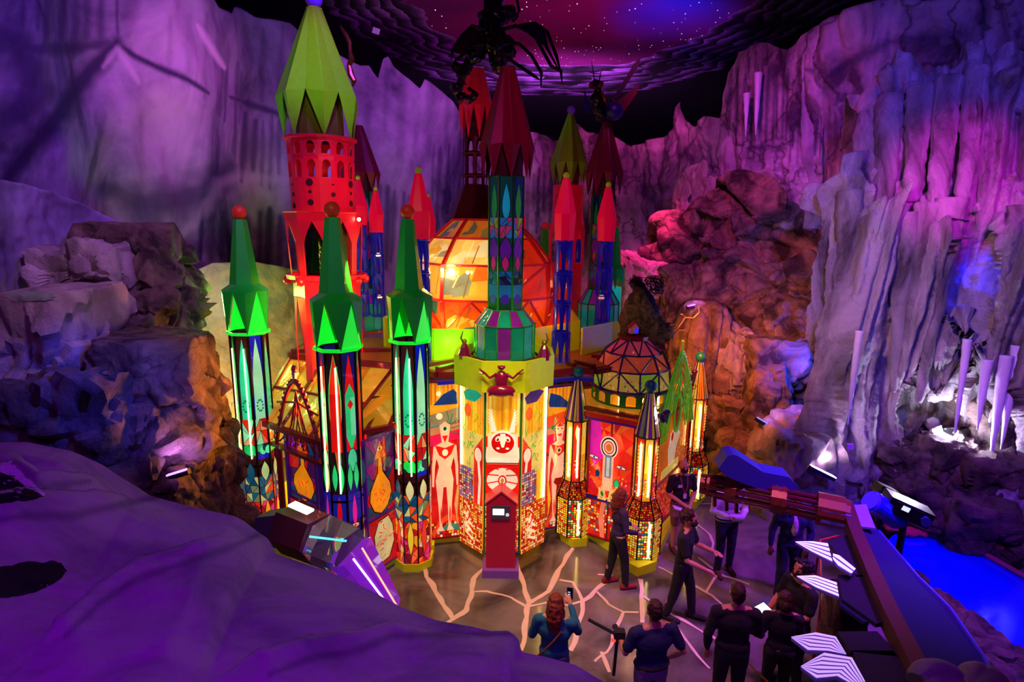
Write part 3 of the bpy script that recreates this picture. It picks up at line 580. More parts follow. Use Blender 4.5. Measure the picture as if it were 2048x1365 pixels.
for j in range(nv+1):
    t = j/nv
    for i in range(nu+1):
        px = -500+1860*i/nu; T = at(px, lerpl(FS, px), lerpl(FY, px)); Bt = Vector((T.x*0.42-0.1, 0.55, EYE-1.75))
        p = T.lerp(Bt, t); f = Vector((px*0.004, t*2.5, 1.7))
        h = 0.10*sin(pi*min(1, t*1.2))-0.02+0.06*noise.noise(Vector((p.x*1.1, p.y*1.1, 0)))+0.012*fbm(p, 5, 4)
        # seams between plaster sheets
        X_, Y_ = proj(p)
        for sm in SEAMS:
            best = 1e9; sd = 1
            for (a, b_), (c_, d_) in zip(sm, sm[1:]):
                l2 = (c_-a)**2+(d_-b_)**2; q = max(0, min(1, ((X_-a)*(c_-a)+(Y_-b_)*(d_-b_))/l2)); e_ = math.hypot(X_-a-(c_-a)*q, Y_-b_-(d_-b_)*q)
                if e_ < best: best = e_; sd = 1 if (X_-a)*(d_-b_)-(Y_-b_)*(c_-a) < 0 else -1
            if best < 160: h += (-.045*math.exp(-(best/9)**2) + (.12*math.exp(-best/55) if sd > 0 else -.01*math.exp(-best/30)))*min(1, t*6)
        V.append(p+Vector((0, 0, h*min(1, t*12))))
w = nu+1; base = len(V)
for q in range(1, 9):
    for i in range(w):
        p = V[i]; V.append(p+Vector((0.03*q, 0.05*q+0.03*noise.noise(p*3+Vector((0, 0, q))), -0.02*q-0.045*q*q)))
mb = MB(); mb.sm = True
F = [(j*w+i, j*w+i+1, (j+1)*w+i+1, (j+1)*w+i) for j in range(nv) for i in range(nu)]
for i in range(nu): F.append((i+1, i, base+i, base+i+1))
for q in range(7):
    for i in range(nu): F.append((base+q*w+i+1, base+q*w+i, base+(q+1)*w+i, base+(q+1)*w+i+1))
mb.add(V, F); o = mb.build('rock_ledge', R_FORE); FORE = o; ca = o.data.color_attributes.new('Paint', 'FLOAT_COLOR', 'POINT'); D_ = []
for v in V: x, y = proj(v); D_ += [brush([(s_, 11, .5) for s_ in SEAMS], x, y), 0, 0, 1]
ca.data.foreach_set('color', D_); tag(o, 'broad purple lit plaster rock filling the near left foreground', 'rock')


# ------------------------------------------------------------ marks and hole shade painted on the rock
def hit(px, py, only=None):
    """where the line of sight meets the rock already built"""
    bpy.context.view_layer.update(); d = ray(px, py).normalized(); o = Vector((0, 0, EYE)); dg = bpy.context.evaluated_depsgraph_get()
    if only is not None:
        L = only.location; ok, loc, n, i = only.ray_cast(o-L, d); return (loc+L, n) if ok else (None, None)
    ok, loc, n, i, ob, m = SC.ray_cast(dg, o, d); return (loc, n) if ok else (None, None)
# holes in the foreground ledge: black patches paint their unlit depth
def inset(parent, name, mat, pts, lift=.004):
    V_ = []; cx_ = sum(p[0] for p in pts)/len(pts); cy_ = sum(p[1] for p in pts)/len(pts); n_ = len(pts)
    for f_ in (1, .75, .5, .25):
        for k, (x, y) in enumerate(pts):
            h_, q_ = hit(cx_+(x-cx_)*f_, cy_+(y-cy_)*f_, parent)
            if h_ is None: return
            V_.append(h_+(Vector((0, 0, EYE))-h_).normalized()*lift)
    h_, q_ = hit(cx_, cy_, parent); V_.append(h_+(Vector((0, 0, EYE))-h_).normalized()*lift); mb = MB(); mb.sm = True
    mb.add(V_, [(r*n_+k, r*n_+(k+1) % n_, (r+1)*n_+(k+1) % n_, (r+1)*n_+k) for r in range(3) for k in range(n_)]+[(3*n_+k, 3*n_+(k+1) % n_, 4*n_) for k in range(n_)]); return mb.build(name, mat, parent)
M_HOLE = paint('hole_shade', (.0015, .001, .002), .95, bump=0)
def dense(p, m_=4, j=2.5):
    r = random.Random(2); return [(a[0]+(b_[0]-a[0])*k/m_+r.uniform(-j, j), a[1]+(b_[1]-a[1])*k/m_+r.uniform(-j, j)) for a, b_ in zip(p, p[1:]+p[:1]) for k in range(m_)]
inset(FORE, 'hole_shade_patch', M_HOLE, dense([(-60, 1165), (0, 1172), (50, 1157), (100, 1154), (132, 1152), (148, 1168), (135, 1188), (95, 1210), (60, 1224), (20, 1228), (-60, 1222)]))
inset(FORE, 'hole_shade_patch', M_HOLE, dense([(-60, 985), (0, 978), (35, 982), (60, 1005), (98, 1022), (70, 1030), (20, 1038), (-60, 1050)]))
inset(FORE, 'scuffed_patch', paint('scuff_white', '#f4ecf8', .8, bump=1.0, var=.3), dense([(-60, 962), (0, 964), (28, 952), (42, 966), (60, 985), (95, 1012), (100, 1022), (62, 1004), (36, 981), (0, 977), (-60, 984)]), .003)
# puddles painted on the flat ledges
def puddle(px, py, rx, ry, mat, nm):
    h_, n_ = hit(px, py)
    if h_ is None: return
    ob = None; dg = bpy.context.evaluated_depsgraph_get(); ok, loc, n2_, i, ob, m = SC.ray_cast(dg, Vector((0, 0, EYE)), ray(px, py).normalized())
    inset(bpy.data.objects[ob.name], nm, mat, dense([(px+rx*cos(a*.5236), py+ry*sin(a*.5236)) for a in range(12)], 2, 1.5), .015)
puddle(232, 742, 78, 13, paint('puddle_grey', '#b8a8b8', .6, var=.4), 'oval_puddle_mark'); puddle(62, 622, 48, 11, paint('puddle_green', '#7a9a70', .6, var=.4), 'oval_puddle_mark')
# ------------------------------------------------------------ castle
M_GRN = paint('green_acrylic', '#08a82a', 0.35, coat=0.3, emit=0.05); M_GLIT = paint('backlit_green_acrylic', '#18e83a', 0.3, emit=0.75, ecol=(0.01, 0.85, 0.03))  # slight emission lightens the green spires, which are no lamps
M_LIMD = paint('lime_gap_shade', '#6a5a10', 0.6); M_OX = paint('red_gap_shade', '#3a0810', .6); M_LIME = paint('lime_panel', '#86e000', 0.55); M_RED = paint('red_acrylic', '#f01232', 0.35, coat=0.3, emit=0.06); M_BALLR = paint('red_ball', '#f03a18', 0.4, emit=0.05)  # dark inner materials paint the shaded gaps between spire petals
M_DRED = paint('dark_red_acrylic', '#7a0a2c', 0.4); M_LEAD = paint('dark_lead', '#1c120e', 0.4, metal=0.6); M_YEL = paint('yellow_panel', '#d4dc10', 0.45, emit=0.05)
M_MRO = paint('maroon_frame', '#8a1020', 0.35, coat=0.4); M_PURF = paint('purple_frame', '#5a1aa8', 0.35, coat=0.4, emit=0.03); M_BLUF = paint('blue_frame', '#2020d8', 0.3, coat=0.4, emit=0.05)
M_REDF = paint('red_frame', '#d01818', 0.3, coat=0.4, emit=0.05); M_GRNF = paint('green_frame', '#128a2c', 0.35, coat=0.3); M_TBALL = paint('teal_ball', '#127a8a', 0.35)
M_PBALL = paint('purple_ball', '#7a3ad8', 0.35, emit=0.06); M_LBALL = paint('lime_ball', '#a8e020', 0.4, emit=0.08); M_YBALL = paint('yellow_ball', '#e8c818', 0.4, emit=0.08)
M_TUBE = glow('warm_led_tube', (1.0, 0.72, 0.18), 9.0); M_TUBEG = glow('green_led_tube', (0.45, 1.0, 0.45), 2.6); M_TUBER = glow('red_led_tube', (1.0, 0.45, 0.2), 4.0)
M_BULB = glow('bulb_glow', (1.0, 0.85, 0.5), 14.0)
G_HI = glassmat('lit_glass', 0.75); G_LANT = glassmat('lantern_glass', 0.22, .05); G_MID = glassmat('stained_glass', 0.42); G_LOW = glassmat('dim_glass', 0.10); G_XHI = glassmat('bright_glass', 1.25)
M_WOOD = paint('roof_board', '#b06a20', 0.6, var=0.35)

class Art:
    """flat stained glass picture: shapes in metres on a pane, later shapes lie over earlier ones"""
    def __init__(s, W, H, bg): s.W = W; s.H = H; s.P = []; s.L = 0; s.rect(0, 0, W, H, bg)
    def poly(s, pts, c):
        if isinstance(c, str): c = col(c)
        s.P.append(([(min(max(x, 0.0), s.W), min(max(y, 0.0), s.H)) for x, y in pts], c, s.L)); s.L += 1; return s
    def rect(s, x0, y0, x1, y1, c): return s.poly([(x0, y0), (x1, y0), (x1, y1), (x0, y1)], c)
    def ell(s, x, y, rx, ry, c, n=20, a=0.0):
        ca, sa = cos(a), sin(a); return s.poly([(x+rx*cos(2*pi*k/n)*ca-ry*sin(2*pi*k/n)*sa, y+rx*cos(2*pi*k/n)*sa+ry*sin(2*pi*k/n)*ca) for k in range(n)], c)
    def leaf(s, x, y0, y1, w, c, n=8, lead=None, bias=0.5):
        def pts(g): 
            L = [];
            for k in range(n+1):
                t = k/n; q = sin(pi*t**(math.log(0.5)/math.log(bias))); L.append((x+(w+g)*q, y0-g+(y1-y0+2*g)*t))
            return L+[(2*x-a, b) for a, b in L[-2:0:-1]]
        if lead: s.poly(pts(0.012), lead)
        return s.poly(pts(0), c)
    def line(s, pts, w, c):
        if isinstance(c, str): c = col(c)
        for (a, b), (d, e) in zip(pts, pts[1:]):
            l = math.hypot(d-a, e-b) or 1; nx, ny = -(e-b)/l*w/2, (d-a)/l*w/2
            s.P.append(([(a+nx, b+ny), (a-nx, b-ny), (d-nx, e-ny), (d+nx, e+ny)], c, s.L))
        s.L += 1; return s
    def tiles(s, x0, y0, x1, y1, sz, cols, p=0.9, lead='#3a1408', gap=0.12, rnd=None):
        r = rnd or random; s.rect(x0, y0, x1, y1, lead); nx = max(1, round((x1-x0)/sz)); ny = max(1, round((y1-y0)/sz)); L = s.L
        for i in range(nx):
            for j in range(ny):
                if r.random() > p: continue
                a = x0+(x1-x0)*(i+gap)/nx; b = y0+(y1-y0)*(j+gap)/ny; c = x0+(x1-x0)*(i+1-gap)/nx; d = y0+(y1-y0)*(j+1-gap)/ny
                q = r.choice(cols); s.P.append(([(a, b), (c, b), (c, d), (a, d)], col(q), L))
        s.L += 1; return s
    def shards(s, x0, y0, x1, y1, nx, ny, cols, lead='#180806', w=0.008):
        L = s.L; g = {}
        for i in range(nx+1):
            for j in range(ny+1):
                g[i, j] = (x0+(x1-x0)*(i+(random.uniform(-.3, .3) if 0 < i < nx else 0))/nx, y0+(y1-y0)*(j+(random.uniform(-.35, .35) if 0 < j < ny else 0))/ny)
        ln = []
        for i in range(nx):
            for j in range(ny):
                q = [g[i, j], g[i+1, j], g[i+1, j+1], g[i, j+1]]
                if random.random() < .5: tr = [(0, 1, 2), (0, 2, 3)]; ln.append((q[0], q[2]))
                else: tr = [(0, 1, 3), (1, 2, 3)]; ln.append((q[1], q[3]))
                for t in tr: s.P.append(([q[k] for k in t], col(random.choice(cols)), L))
                ln += [(q[0], q[1]), (q[0], q[3])]
        s.L += 1
        for a in ln: s.line(a, w, lead); s.L -= 1
        s.L += 1; return s
    def emit(s, mb, f, lift=0.0016):
        """f(x, y, lift) -> world point"""
        for pts, c, l in s.P:
            mb.cc = c; mb.add([f(x, y, l*lift) for x, y in pts], [tuple(range(len(pts)))])
        mb.cc = (1, 1, 1)
def onwall(p0, p1, z0):
    p0 = Vector((p0[0], p0[1], 0)); p1 = Vector((p1[0], p1[1], 0)); d = (p1-p0).normalized(); n = Vector((d.y, -d.x, 0))
    return lambda x, y, l: p0+d*x+n*l+Vector((0, 0, z0+y))
def wlen(p0, p1): return math.hypot(p1[0]-p0[0], p1[1]-p0[1])
def frame_rect(mb, f, W, H, w, d, bars=(), vb=()):
    def bx(x0, y0, x1, y1, dd=d):
        P = [f(x0, y0, 0), f(x1, y0, 0), f(x1, y1, 0), f(x0, y1, 0)]; n = (f(0, 0, 1)-f(0, 0, 0)); mb.slab([p-n*dd*0.6 for p in P], n, dd*1.6)
    bx(-w, -w, 0, H+w); bx(W, -w, W+w, H+w); bx(0, -w, W, 0); bx(0, H, W, H+w)
    for b in bars: bx(0, b-w*0.35, W, b+w*0.35, d*0.7)
    for b in vb: bx(b-w*0.35, 0, b+w*0.35, H, d*0.8)
def window(name, label, cat, p0, p1, z0, z1, art, fm=M_LEAD, w=0.03, d=0.05, bars=(), vb=(), gm=G_HI, gname='glass_panel'):
    t = thing(name, label, cat, ((p0[0]+p1[0])/2, (p0[1]+p1[1])/2, z0)); f = onwall(p0, p1, z0)
    mb = MB(); P = [f(0, 0, -0.001), f(art.W, 0, -0.001), f(art.W, art.H, -0.001), f(0, art.H, -0.001)]; n = f(0, 0, 1)-f(0, 0, 0)
    mb.cc = art.P[0][1]; mb.slab([p-n*0.02 for p in P], n, 0.02); art.emit(mb, f); mb.build(gname, gm, t)
    mb = MB(); frame_rect(mb, f, art.W, art.H, w, d, bars, vb); mb.build('frame', fm, t); return t
def octo(c, r, a0=pi/8, n=8): return [(c[0]+r*cos(a0+2*pi*k/n), c[1]+r*sin(a0+2*pi*k/n)) for k in range(n)]

def lattice(mb, c, rf, n, z0, z1, open_, a0=0.0, th=0.02, kind='arch'):
    """drum wall pierced with one opening per bay; rf(z) radius; open_ = (half width fraction, z sill, z spring, z apex)"""
    hw, zs, zp, za = open_
    def pt(a, z, rr): r = rf(z)-rr; return (c[0]+r*cos(a), c[1]+r*sin(a), z)
    for i in range(n):
        aL = a0+2*pi*i/n; aR = a0+2*pi*(i+1)/n; am = (aL+aR)/2; w = (aR-aL)*hw
        if kind == 'arch': arc = [(am+w*cos(t)*(1), zp+(za-zp)*sin(t)**0.8) for t in [pi*k/8 for k in range(9)]]
        else: arc = [(am+w, zp), (am+w*0.55, zp+(za-zp)*0.5), (am, za), (am-w*0.55, zp+(za-zp)*0.5), (am-w, zp)]
        cells = [[(aL, z0), (am-w, z0), (am-w, zp), (aL, zp)], [(am+w, z0), (aR, z0), (aR, zp), (am+w, zp)], [(am-w, z0), (am+w, z0), (am+w, zs), (am-w, zs)]]
        m = len(arc)//2
        right = arc[:m+1]; left = arc[m:]
        for k in range(len(right)-1):
            (a1, h1), (a2, h2) = right[k], right[k+1]; 
            cells.append([(a1, h1), (aR, h1), (aR, h2), (a2, h2)])
        for k in range(len(left)-1):
            (a1, h1), (a2, h2) = left[k], left[k+1]
            cells.append([(aL, h1), (a1, h1), (a2, h2), (aL, h2)][::1])
        cells.append([(aL, za), (aR, za), (aR, z1), (aL, z1)])
        for q in cells:
            o = [pt(a, z, 0) for a, z in q]; ii = [pt(a, z, th) for a, z in q]
            mb.add(o+ii, [(0, 1, 2, 3), (7, 6, 5, 4), (0, 4, 5, 1), (1, 5, 6, 2), (2, 6, 7, 3), (3, 7, 4, 0)])

def petal_spire(mb, c, zt, zw, zb, r0, R, Rb, n=8, a0=0.0, bulge=1.12, inner=True):
    """folded spire: kite shaped petals from a narrow tip to the widest fold then down to points"""
    def q(a, r, z): return Vector((c[0]+r*cos(a), c[1]+r*sin(a), z))
    for i in range(n):
        a = a0+2*pi*i/n; h = pi/n
        T1, T2 = q(a-h, r0, zt), q(a+h, r0, zt); L, Rr = q(a-h, R*0.94, zw), q(a+h, R*0.94, zw); Mt = q(a, r0*1.05, zt); Mw = q(a, R*bulge, zw-(zw-zb)*0.06); B = q(a, Rb*1.02, zb)
        for A, B_, C_, D_ in ((T1, Mt, Mw, L), (Mt, T2, Rr, Mw)):
            mb.add([A, B_, C_, D_], [(0, 1, 2, 3)])
        mb.add([L, Mw, B], [(0, 1, 2)]); mb.add([Mw, Rr, B], [(0, 1, 2)])
    if inner:
        mb.mi = 1; mb.lathe(c if len(c) > 2 else (c[0], c[1], 0), [(Rb*0.70, zb), (R*0.62, zw), (R*.5, zw+(zt-zw)*.3)], n*2, cap=False); mb.mi = 0
    mb.lathe((c[0], c[1], 0), [(r0*1.05, zt-0.005), (r0*1.05, zt+0.01)], n)

# ---- glass towers under green spires
def green_tower(loc, s, ht, seed, label, arts):
    random.seed(seed); t = thing('castle_tower', label, 'tower', loc); x, y, _ = loc; r = 0.30*s; zr = ht*0.66
    c = (x, y)
    # body: eight leaded panes, each in an upper and a lower light
    R8 = octo(c, r); up = zr*0.40
    for k in range(8):
        a, b = R8[(k+1) % 8], R8[k]; mid = ((a[0]+b[0])/2, (a[1]+b[1])/2)
        a, b = (b, a)
        n = Vector((mid[0]-x, mid[1]-y, 0)); 
        if onwall(a, b, 0)(0, 0, 1).xy.length < 0: pass
        f = onwall(a, b, 0.12); d = f(0, 0, 1)-f(0, 0, 0)
        if d.dot(n) < 0: f = onwall(b, a, 0.12)
        W = wlen(a, b); H = zr-0.14; art = arts(k, W, H, up)
        mb = MB(); art.emit(mb, f, 0.0012); mb.build('glass_panel', G_HI, t)
    mb = MB()
    for px, py in R8: mb.tube([(px, py, 0.1), (px, py, zr)], 0.022*s, 6)
    for z in (0.12, up, zr-0.01): mb.lathe((x, y, 0), [(r*1.04, z-0.02), (r*1.06, z), (r*1.04, z+0.02)], 8, pi/8, cap=False)
    mb.build('lead_frame', M_LEAD, t)
    mb = MB(); mb.lathe((x, y, 0), [(r*1.18, 0), (r*1.18, 0.14), (r*1.05, 0.14)], 8, pi/8); mb.build('base', M_YEL, t)
    # LED tubes behind the front panes
    for k in (5, 6): 
        a = pi/8+2*pi*k/8-0.28; mb = MB(); mb.tube([(x+r*1.03*cos(a), y+r*1.03*sin(a), up+0.15), (x+r*1.03*cos(a), y+r*1.03*sin(a), zr-0.25)], 0.013*s, 6); mb.build('light_tube', M_TUBEG if k == 6 else M_TUBER, t)
    # crown: hanging dark petals over backlit triangles
    z0, z1 = zr, zr+(ht-zr)*0.36; R = r*1.20; n = 6
    mb = MB(); mg = MB()
    for i in range(n):
        a0 = pi/8+2*pi*i/n; h = pi/n; am = a0+h
        def q(a, rr, z): return Vector((x+rr*cos(a), y+rr*sin(a), z))
        SL, SR, TB = q(a0, R*1.04, z1), q(a0+2*h, R*1.04, z1), q(am, R*1.02, z0)
        mid = q(am, R*1.10, z1-0.02)
        mb.add([SL, mid, TB], [(0, 1, 2)]); mb.add([mid, SR, TB], [(0, 1, 2)])
        # slope up to the neck
        N1, N2 = q(a0, R*0.66, z1+0.10), q(a0+2*h, R*0.66, z1+0.10); mb.add([SL, mid, N1], [(0, 1, 2)]); mb.add([mid, N2, N1], [(0, 1, 2)]); mb.add([mid, SR, N2], [(0, 1, 2)])
        B1 = q(am, R*0.97, z0); B2 = q(am+2*h, R*0.97, z0); TP = q(a0+2*h, R*0.97, z1-0.06)
        if i != 3: mg.add([B1, B2, TP], [(0, 1, 2)])
    mg.lathe((x, y, 0), [(R*0.99, z0-0.02), (R*1.01, z0), (R*0.99, z0+0.03), (R*0.9, z0+0.03)], 8, pi/8, cap=False)
    mg.build('backlit_crown', M_GLIT, t)
    zt = ht-0.14; mb.lathe((x, y, 0), [(R*0.67, z1+0.09), (R*0.30, zt), (R*0.28, zt+0.01)], 6, pi/8); mb.build('spire', M_GRN, t)
    mb = MB(); mb.ball((x, y, ht-0.02), 0.115*s, 20); mb.tube([(x, y, zt), (x, y, ht-0.05)], 0.02, 6); mb.build('finial', M_BALLR, t)
    return t
REDS = ['#e8160c', '#f0401c', '#c01010', '#f08018', '#901818']; COOL = ['#0a3a5a', '#0c5a78', '#1a2a8a', '#083048']
def artAC(k, W, H, up):
    dark = '#2a0c10'; A = Art(W, H, dark); m = W/2
    bg = ['#0c1ab0', '#2a0c10', '#3a0c10'][k % 3]; A.rect(0, up, W, H, bg)
    c = ['#28d890', '#9cf0b0', '#30c888', '#70e8a0', '#18c070'][k % 5]
    A.leaf(m, up+0.5*(H-up)*0.4, H-0.06, W*0.36, c, lead='#0a1a10', bias=0.55)
    A.rect(m-W*0.36, up+0.35, m+W*0.36, H-0.75, c)
    # flower shards at the bottom of the upper light
    A.shards(0, up+0.28, W, up+0.75, 2, 2, ['#e02818', '#f06038', '#90e0a0', '#c01818', '#e8a060'])
    for q in range(5): A.ell(W*(0.1+0.2*q), up+0.16+0.05*(q % 2), 0.06, 0.08, random.choice(['#18d050', '#50e890', '#0a2838', '#20b860', '#18e040']), 10)
    # dots medallion
    for q in range(10): A.ell(m+0.05*cos(q*0.63), up+1.0+0.10*sin(q*0.63), 0.016, 0.022, '#10806a', 8)
    # lower light
    A.shards(0, 0.0, W, up*0.55, 2, 5, ['#e82a10', '#f0a018', '#c81030', '#f06030', '#d83070', '#f8c090', '#7a1020', '#a80c18'])
    A.shards(0, up*0.5, W, up*0.8, 2, 3, ['#0c5a78', '#0a4060', '#c0c070', '#e04a20', '#708050', '#0c5a78'])
    A.leaf(m, up*0.74, up*0.97, W*0.3, random.choice(['#d8d890', '#b0d080', '#0c5068']), lead='#1a0c08')
    A.leaf(m, up*0.12, up*0.5, W*0.22, random.choice(['#f0a010', '#e8c030', '#e83820']), lead='#1a0c08')
    return A
def artB(k, W, H, up):
    A = Art(W, H, '#1a1060' if k % 2 == 0 else '#240a10'); m = W/2
    A.leaf(m, up+0.35, H-0.05, W*0.36, ['#e81410', '#f02810'][k % 2], lead='#30f070' if k % 2 else '#200808', bias=0.6); A.rect(m-W*0.35, up+0.7, m+W*0.35, H-0.65, '#e81410')
    if k % 2 == 0:
        A.poly([(m, H-0.5), (m+W*.34, H-.68), (m+W*.34, up+.95), (m, up+.7), (m-W*.34, up+.95), (m-W*.34, H-.68)], '#2ad878'); A.rect(m, up+0.95, m+W*0.34, H-0.72, '#70e8a0')
        A.poly([(m, H-.75), (m+.05, H-.83), (m, H-.91), (m-.05, H-.83)], '#e01810')
        A.ell(m, up+0.55, W*.34, .2, '#0a2014'); A.ell(m, up+0.55, W*.31, .185, '#4ad890')
    for q in (-1, 1): A.leaf(m+q*W*.22, up+0.05, up+0.5, W*.17, '#28d070', lead='#0a1a10')
    A.rect(0, up*.72, W, up, '#161890')
    A.leaf(m, up*.62, up*.98, W*.16, '#e81890' if k % 2 == 0 else '#d01010'); A.ell(m, up*.66, W*.3, .05, '#181010'); A.ell(m, up*.66, W*.26, .035, '#e8a070'); A.ell(m, up*.66, .02, .02, '#c01010', 10)
    A.rect(0, up*.25, W, up*.58, '#0c3a5a'); A.leaf(m, up*.27, up*.64, W*.38, '#e01810', bias=.6); A.leaf(m, up*.33, up*.6, W*.25, '#a8b848', lead='#e8d060')
    A.shards(0, 0, W, up*.25, 2, 4, ['#e8c020', '#1a50c0', '#102a90', '#0a7a30', '#e8a020', '#0c5a78'])
    A.poly([(m, up*.25), (m+.09, up*.19), (m+.06, up*.12), (m-.06, up*.12), (m-.09, up*.19)], '#0a8a2c')
    return A
TA = (xat(520, 900, 9.9), 9.9, 0); TB = (xat(692, 900, 8.6), 8.6, 0); TC = (xat(831, 900, 9.25), 9.25, 0)
tA = green_tower(TA, 1.0, zat(484, 440, 9.9), 1, 'green spired stained glass tower at the far left end of the castle', artAC)
tB = green_tower(TB, 1.03, zat(652, 428, 8.6), 2, 'green spired stained glass tower in the middle of three, nearest the viewer, with red lancets', artB)
tC = green_tower(TC, 0.98, zat(797, 428, 9.25), 3, 'green spired stained glass tower just left of the castle entrance', artAC)

# ---- tall red tower with the lime spire
YT = 10.9; X0 = xat(650, 560, YT)
t = thing('castle_tower', 'tall red lattice tower with a big lime green folded spire and purple ball', 'tower', (X0, YT, 0))
def zt_(y, x=640): return zat(x, y, YT)
z_sp0, z_sp1, z_spw = zt_(292), zt_(30, 621), zt_(205, 625)
mb = MB(); petal_spire(mb, (X0, YT), z_sp1, z_spw, z_sp0-0.03, 0.13, 0.66, 0.60, 7, -.25); mb.build('spire', [M_LIME, M_LIMD], t)
mb = MB(); mb.ball((X0, YT, z_sp1+0.15), 0.145, 20); mb.build('finial', M_PBALL, t)
zd0 = zt_(437); zd1 = z_sp0
rf = lambda z: 0.56+0.03*(z-zd0)/(zd1-zd0)
mb = MB(); zm = zt_(330); zn = zt_(375)
lattice(mb, (X0, YT), rf, 14, zm, zd1-0.03, (0.3, zm+0.04, zd1-0.2, zd1-0.08)); lattice(mb, (X0, YT), rf, 14, zn, zm, (0.3, zn+0.04, zm-0.2, zm-0.06))
mb.build('arcade', M_RED, t)
mb = MB()
for z in (zd1-0.03,): mb.lathe((X0, YT, 0), [(rf(z)+.0, z), (rf(z)+0.05, z+.01), (rf(z)+0.05, z+.05), (rf(z)-.02, z+.05)], 28, cap=False)
mb.build('cornice', M_RED, t)
mb = MB(); mb.lathe((X0, YT, 0), [(rf(zd0), zd0), (rf(zn), zn)], 28, cap=False); mb.build('drum', M_RED, t)
mk = MB()   # round drum holes drawn as dark discs, their inner shade painted
for i in range(9):
    a = -pi/2-0.08+(i-4)*0.7
    for dz, rr in ((0.16, 0.055), (0.34, 0.03), (0.50, 0.065)) if i % 2 == 0 else ((0.1, 0.05), (0.3, 0.04), (0.47, 0.02)):
        z = zd0+dz; R = rf(z)+0.002; p = Vector((X0+R*cos(a), YT+R*sin(a), z)); d = Vector((cos(a), sin(a), 0)); mk = MB(); mk.tube([p-d*0.02, p+d*0.004], rr, 14); mk.build('porthole', paint('porthole_shade', '#3a0610', 0.7), t)
ze = zt_(565, 650); rf2 = lambda z: 0.63+0.07*((z-ze)/(zd0-ze))
mb = MB(); lattice(mb, (X0, YT), rf2, 8, ze, zd0, (0.36, ze+0.06, zd0-0.55, zd0-0.16), a0=-pi/2-0.4, kind='lancet'); mb.lathe((X0, YT, 0), [(0.70, zd0-0.02), (0.72, zd0), (0.56, zd0+0.01)], 8, -pi/2-0.4, cap=False); mb.build('lancet_gallery', M_RED, t)
mb = MB(); mb.lathe((X0, YT, 0), [(0.40, ze), (0.40, zd0)], 8, cap=False); mb.cc = col('#1a5a30'); 
mb.build('inner_glass', G_LOW, t)
mb = MB(); mb.lathe((X0, YT, 0), [(0.62, ze-0.02), (0.72, ze-0.02), (0.74, ze+0.06), (0.64, ze+0.07)], 24, cap=False)
for i in range(8): a = -pi/2-0.4+i*pi/4; mb.ball((X0+0.70*cos(a), YT+0.70*sin(a), ze-0.05), 0.085, 12)
mb.build('corbel_ring', M_RED, t)
zg = zt_(700, 655); zl = 2.9
mb = MB(); lattice(mb, (X0, YT), lambda z: 0.61, 8, 0.1, ze, (0.34, 1.6, ze-1.2, ze-0.35), a0=-pi/2-0.4, kind='lancet'); mb.build('shaft', M_RED, t)
mb = MB(); mb.cc = col('#f03010'); mb.lathe((X0, YT, 0), [(0.45, 0.2), (0.45, ze-0.2)], 8, cap=False); mb.build('inner_glass', G_MID, t)
for i in (6, 7):
    a = -pi/2-0.4+(i-5.5)*pi/4; mb = MB(); mb.tube([(X0+0.56*cos(a), YT+0.56*sin(a), 2.6), (X0+0.56*cos(a), YT+0.56*sin(a), ze-0.9)], 0.02, 6); mb.build('light_tube', M_TUBER, t)
mb = MB(); mb.ball((X0+0.72, YT-0.3, zd0-0.12), 0.035, 8); mb.build('light_bulb', M_BULB, t)

# ---- plinth and building body
zroof = zat(1110, 742, 9.8); zw1 = zat(895, 772, 9.6)
PL = [(TA[0]-.5, TA[1]+.2), (TA[0]-.35, TA[1]-.42), (TA[0]+.35, TA[1]-.42), (TB[0]-.5, TB[1]-.12), (TB[0]-.2, TB[1]-.45), (TB[0]+.25, TB[1]-.45)]
def g2(px, py): p = gz(px, py); return (p.x, p.y)
PL += [g2(768, 1158), g2(822, 1122), g2(848, 1134), g2(882, 1112), g2(882, 1092), g2(932, 1086), g2(984, 1114), g2(1048, 1110), g2(1086, 1068), g2(1128, 1052), g2(1134, 1078), g2(1158, 1092), g2(1186, 1088), g2(1190, 1072), g2(1262, 1116), g2(1262, 1132), g2(1290, 1146), g2(1326, 1132), g2(1330, 1106), g2(1372, 1012), g2(1402, 1006), (4.6, 12.2), (3.6, 13.6), (-5.0, 13.0)]
mb = MB(); mb.prism(PL, 0, 0.17); o = mb.build('castle_plinth', M_YEL); tag(o, 'low yellow green plinth that runs zigzag round the foot of the castle', 'plinth')
t = thing('castle_roof', 'flat board roof with red beams between the castle towers', 'roof', (0, 11.5, zroof))
RP = [(TA[0]+.3, TA[1]+1.1), (TB[0]+.5, TB[1]+1.7), (TC[0]+.1, TC[1]+.75), (-1.3, 9.75), (-0.7, 9.95), (0.5, 9.95), g2(1128, 1052), (1.5, 10.15), (2.3, 10.7), (3.4, 12.6), (-4.4, 12.6)]
RP[6] = (1.15, 10.2)
mb = MB(); mb.prism(RP, zroof-0.06, zroof); mb.build('roof_boards', M_WOOD, t)
mb = MB(); q = [(p[0], p[1]) for p in RP]
for a, b in zip(q, q[1:]+q[:1]): mb.bar((a[0], a[1], zroof-0.06), (b[0], b[1], zroof-0.06), 0.16, 0.10)
cx, cy = 0.2, 11.6
for a in q[:9]:
    d = Vector((cx-a[0], cy-a[1], 0)); L = d.length; 
    if L > 1.6: d = d*(1-1.5/L); mb.bar((a[0], a[1], zroof+0.03), (a[0]+d.x, a[1]+d.y, zroof+0.03), 0.10, 0.08)
mb.build('red_beams', M_MRO, t)
mb = MB()
for (a, b) in ((1, 2), (3, 4), (5, 6), (6, 7)): mb.bar((q[a][0], q[a][1]-.05, zroof-0.2), (q[b][0], q[b][1]-.05, zroof-0.2), 0.12, 0.06)
mb.build('blue_fascia', M_BLUF, t)
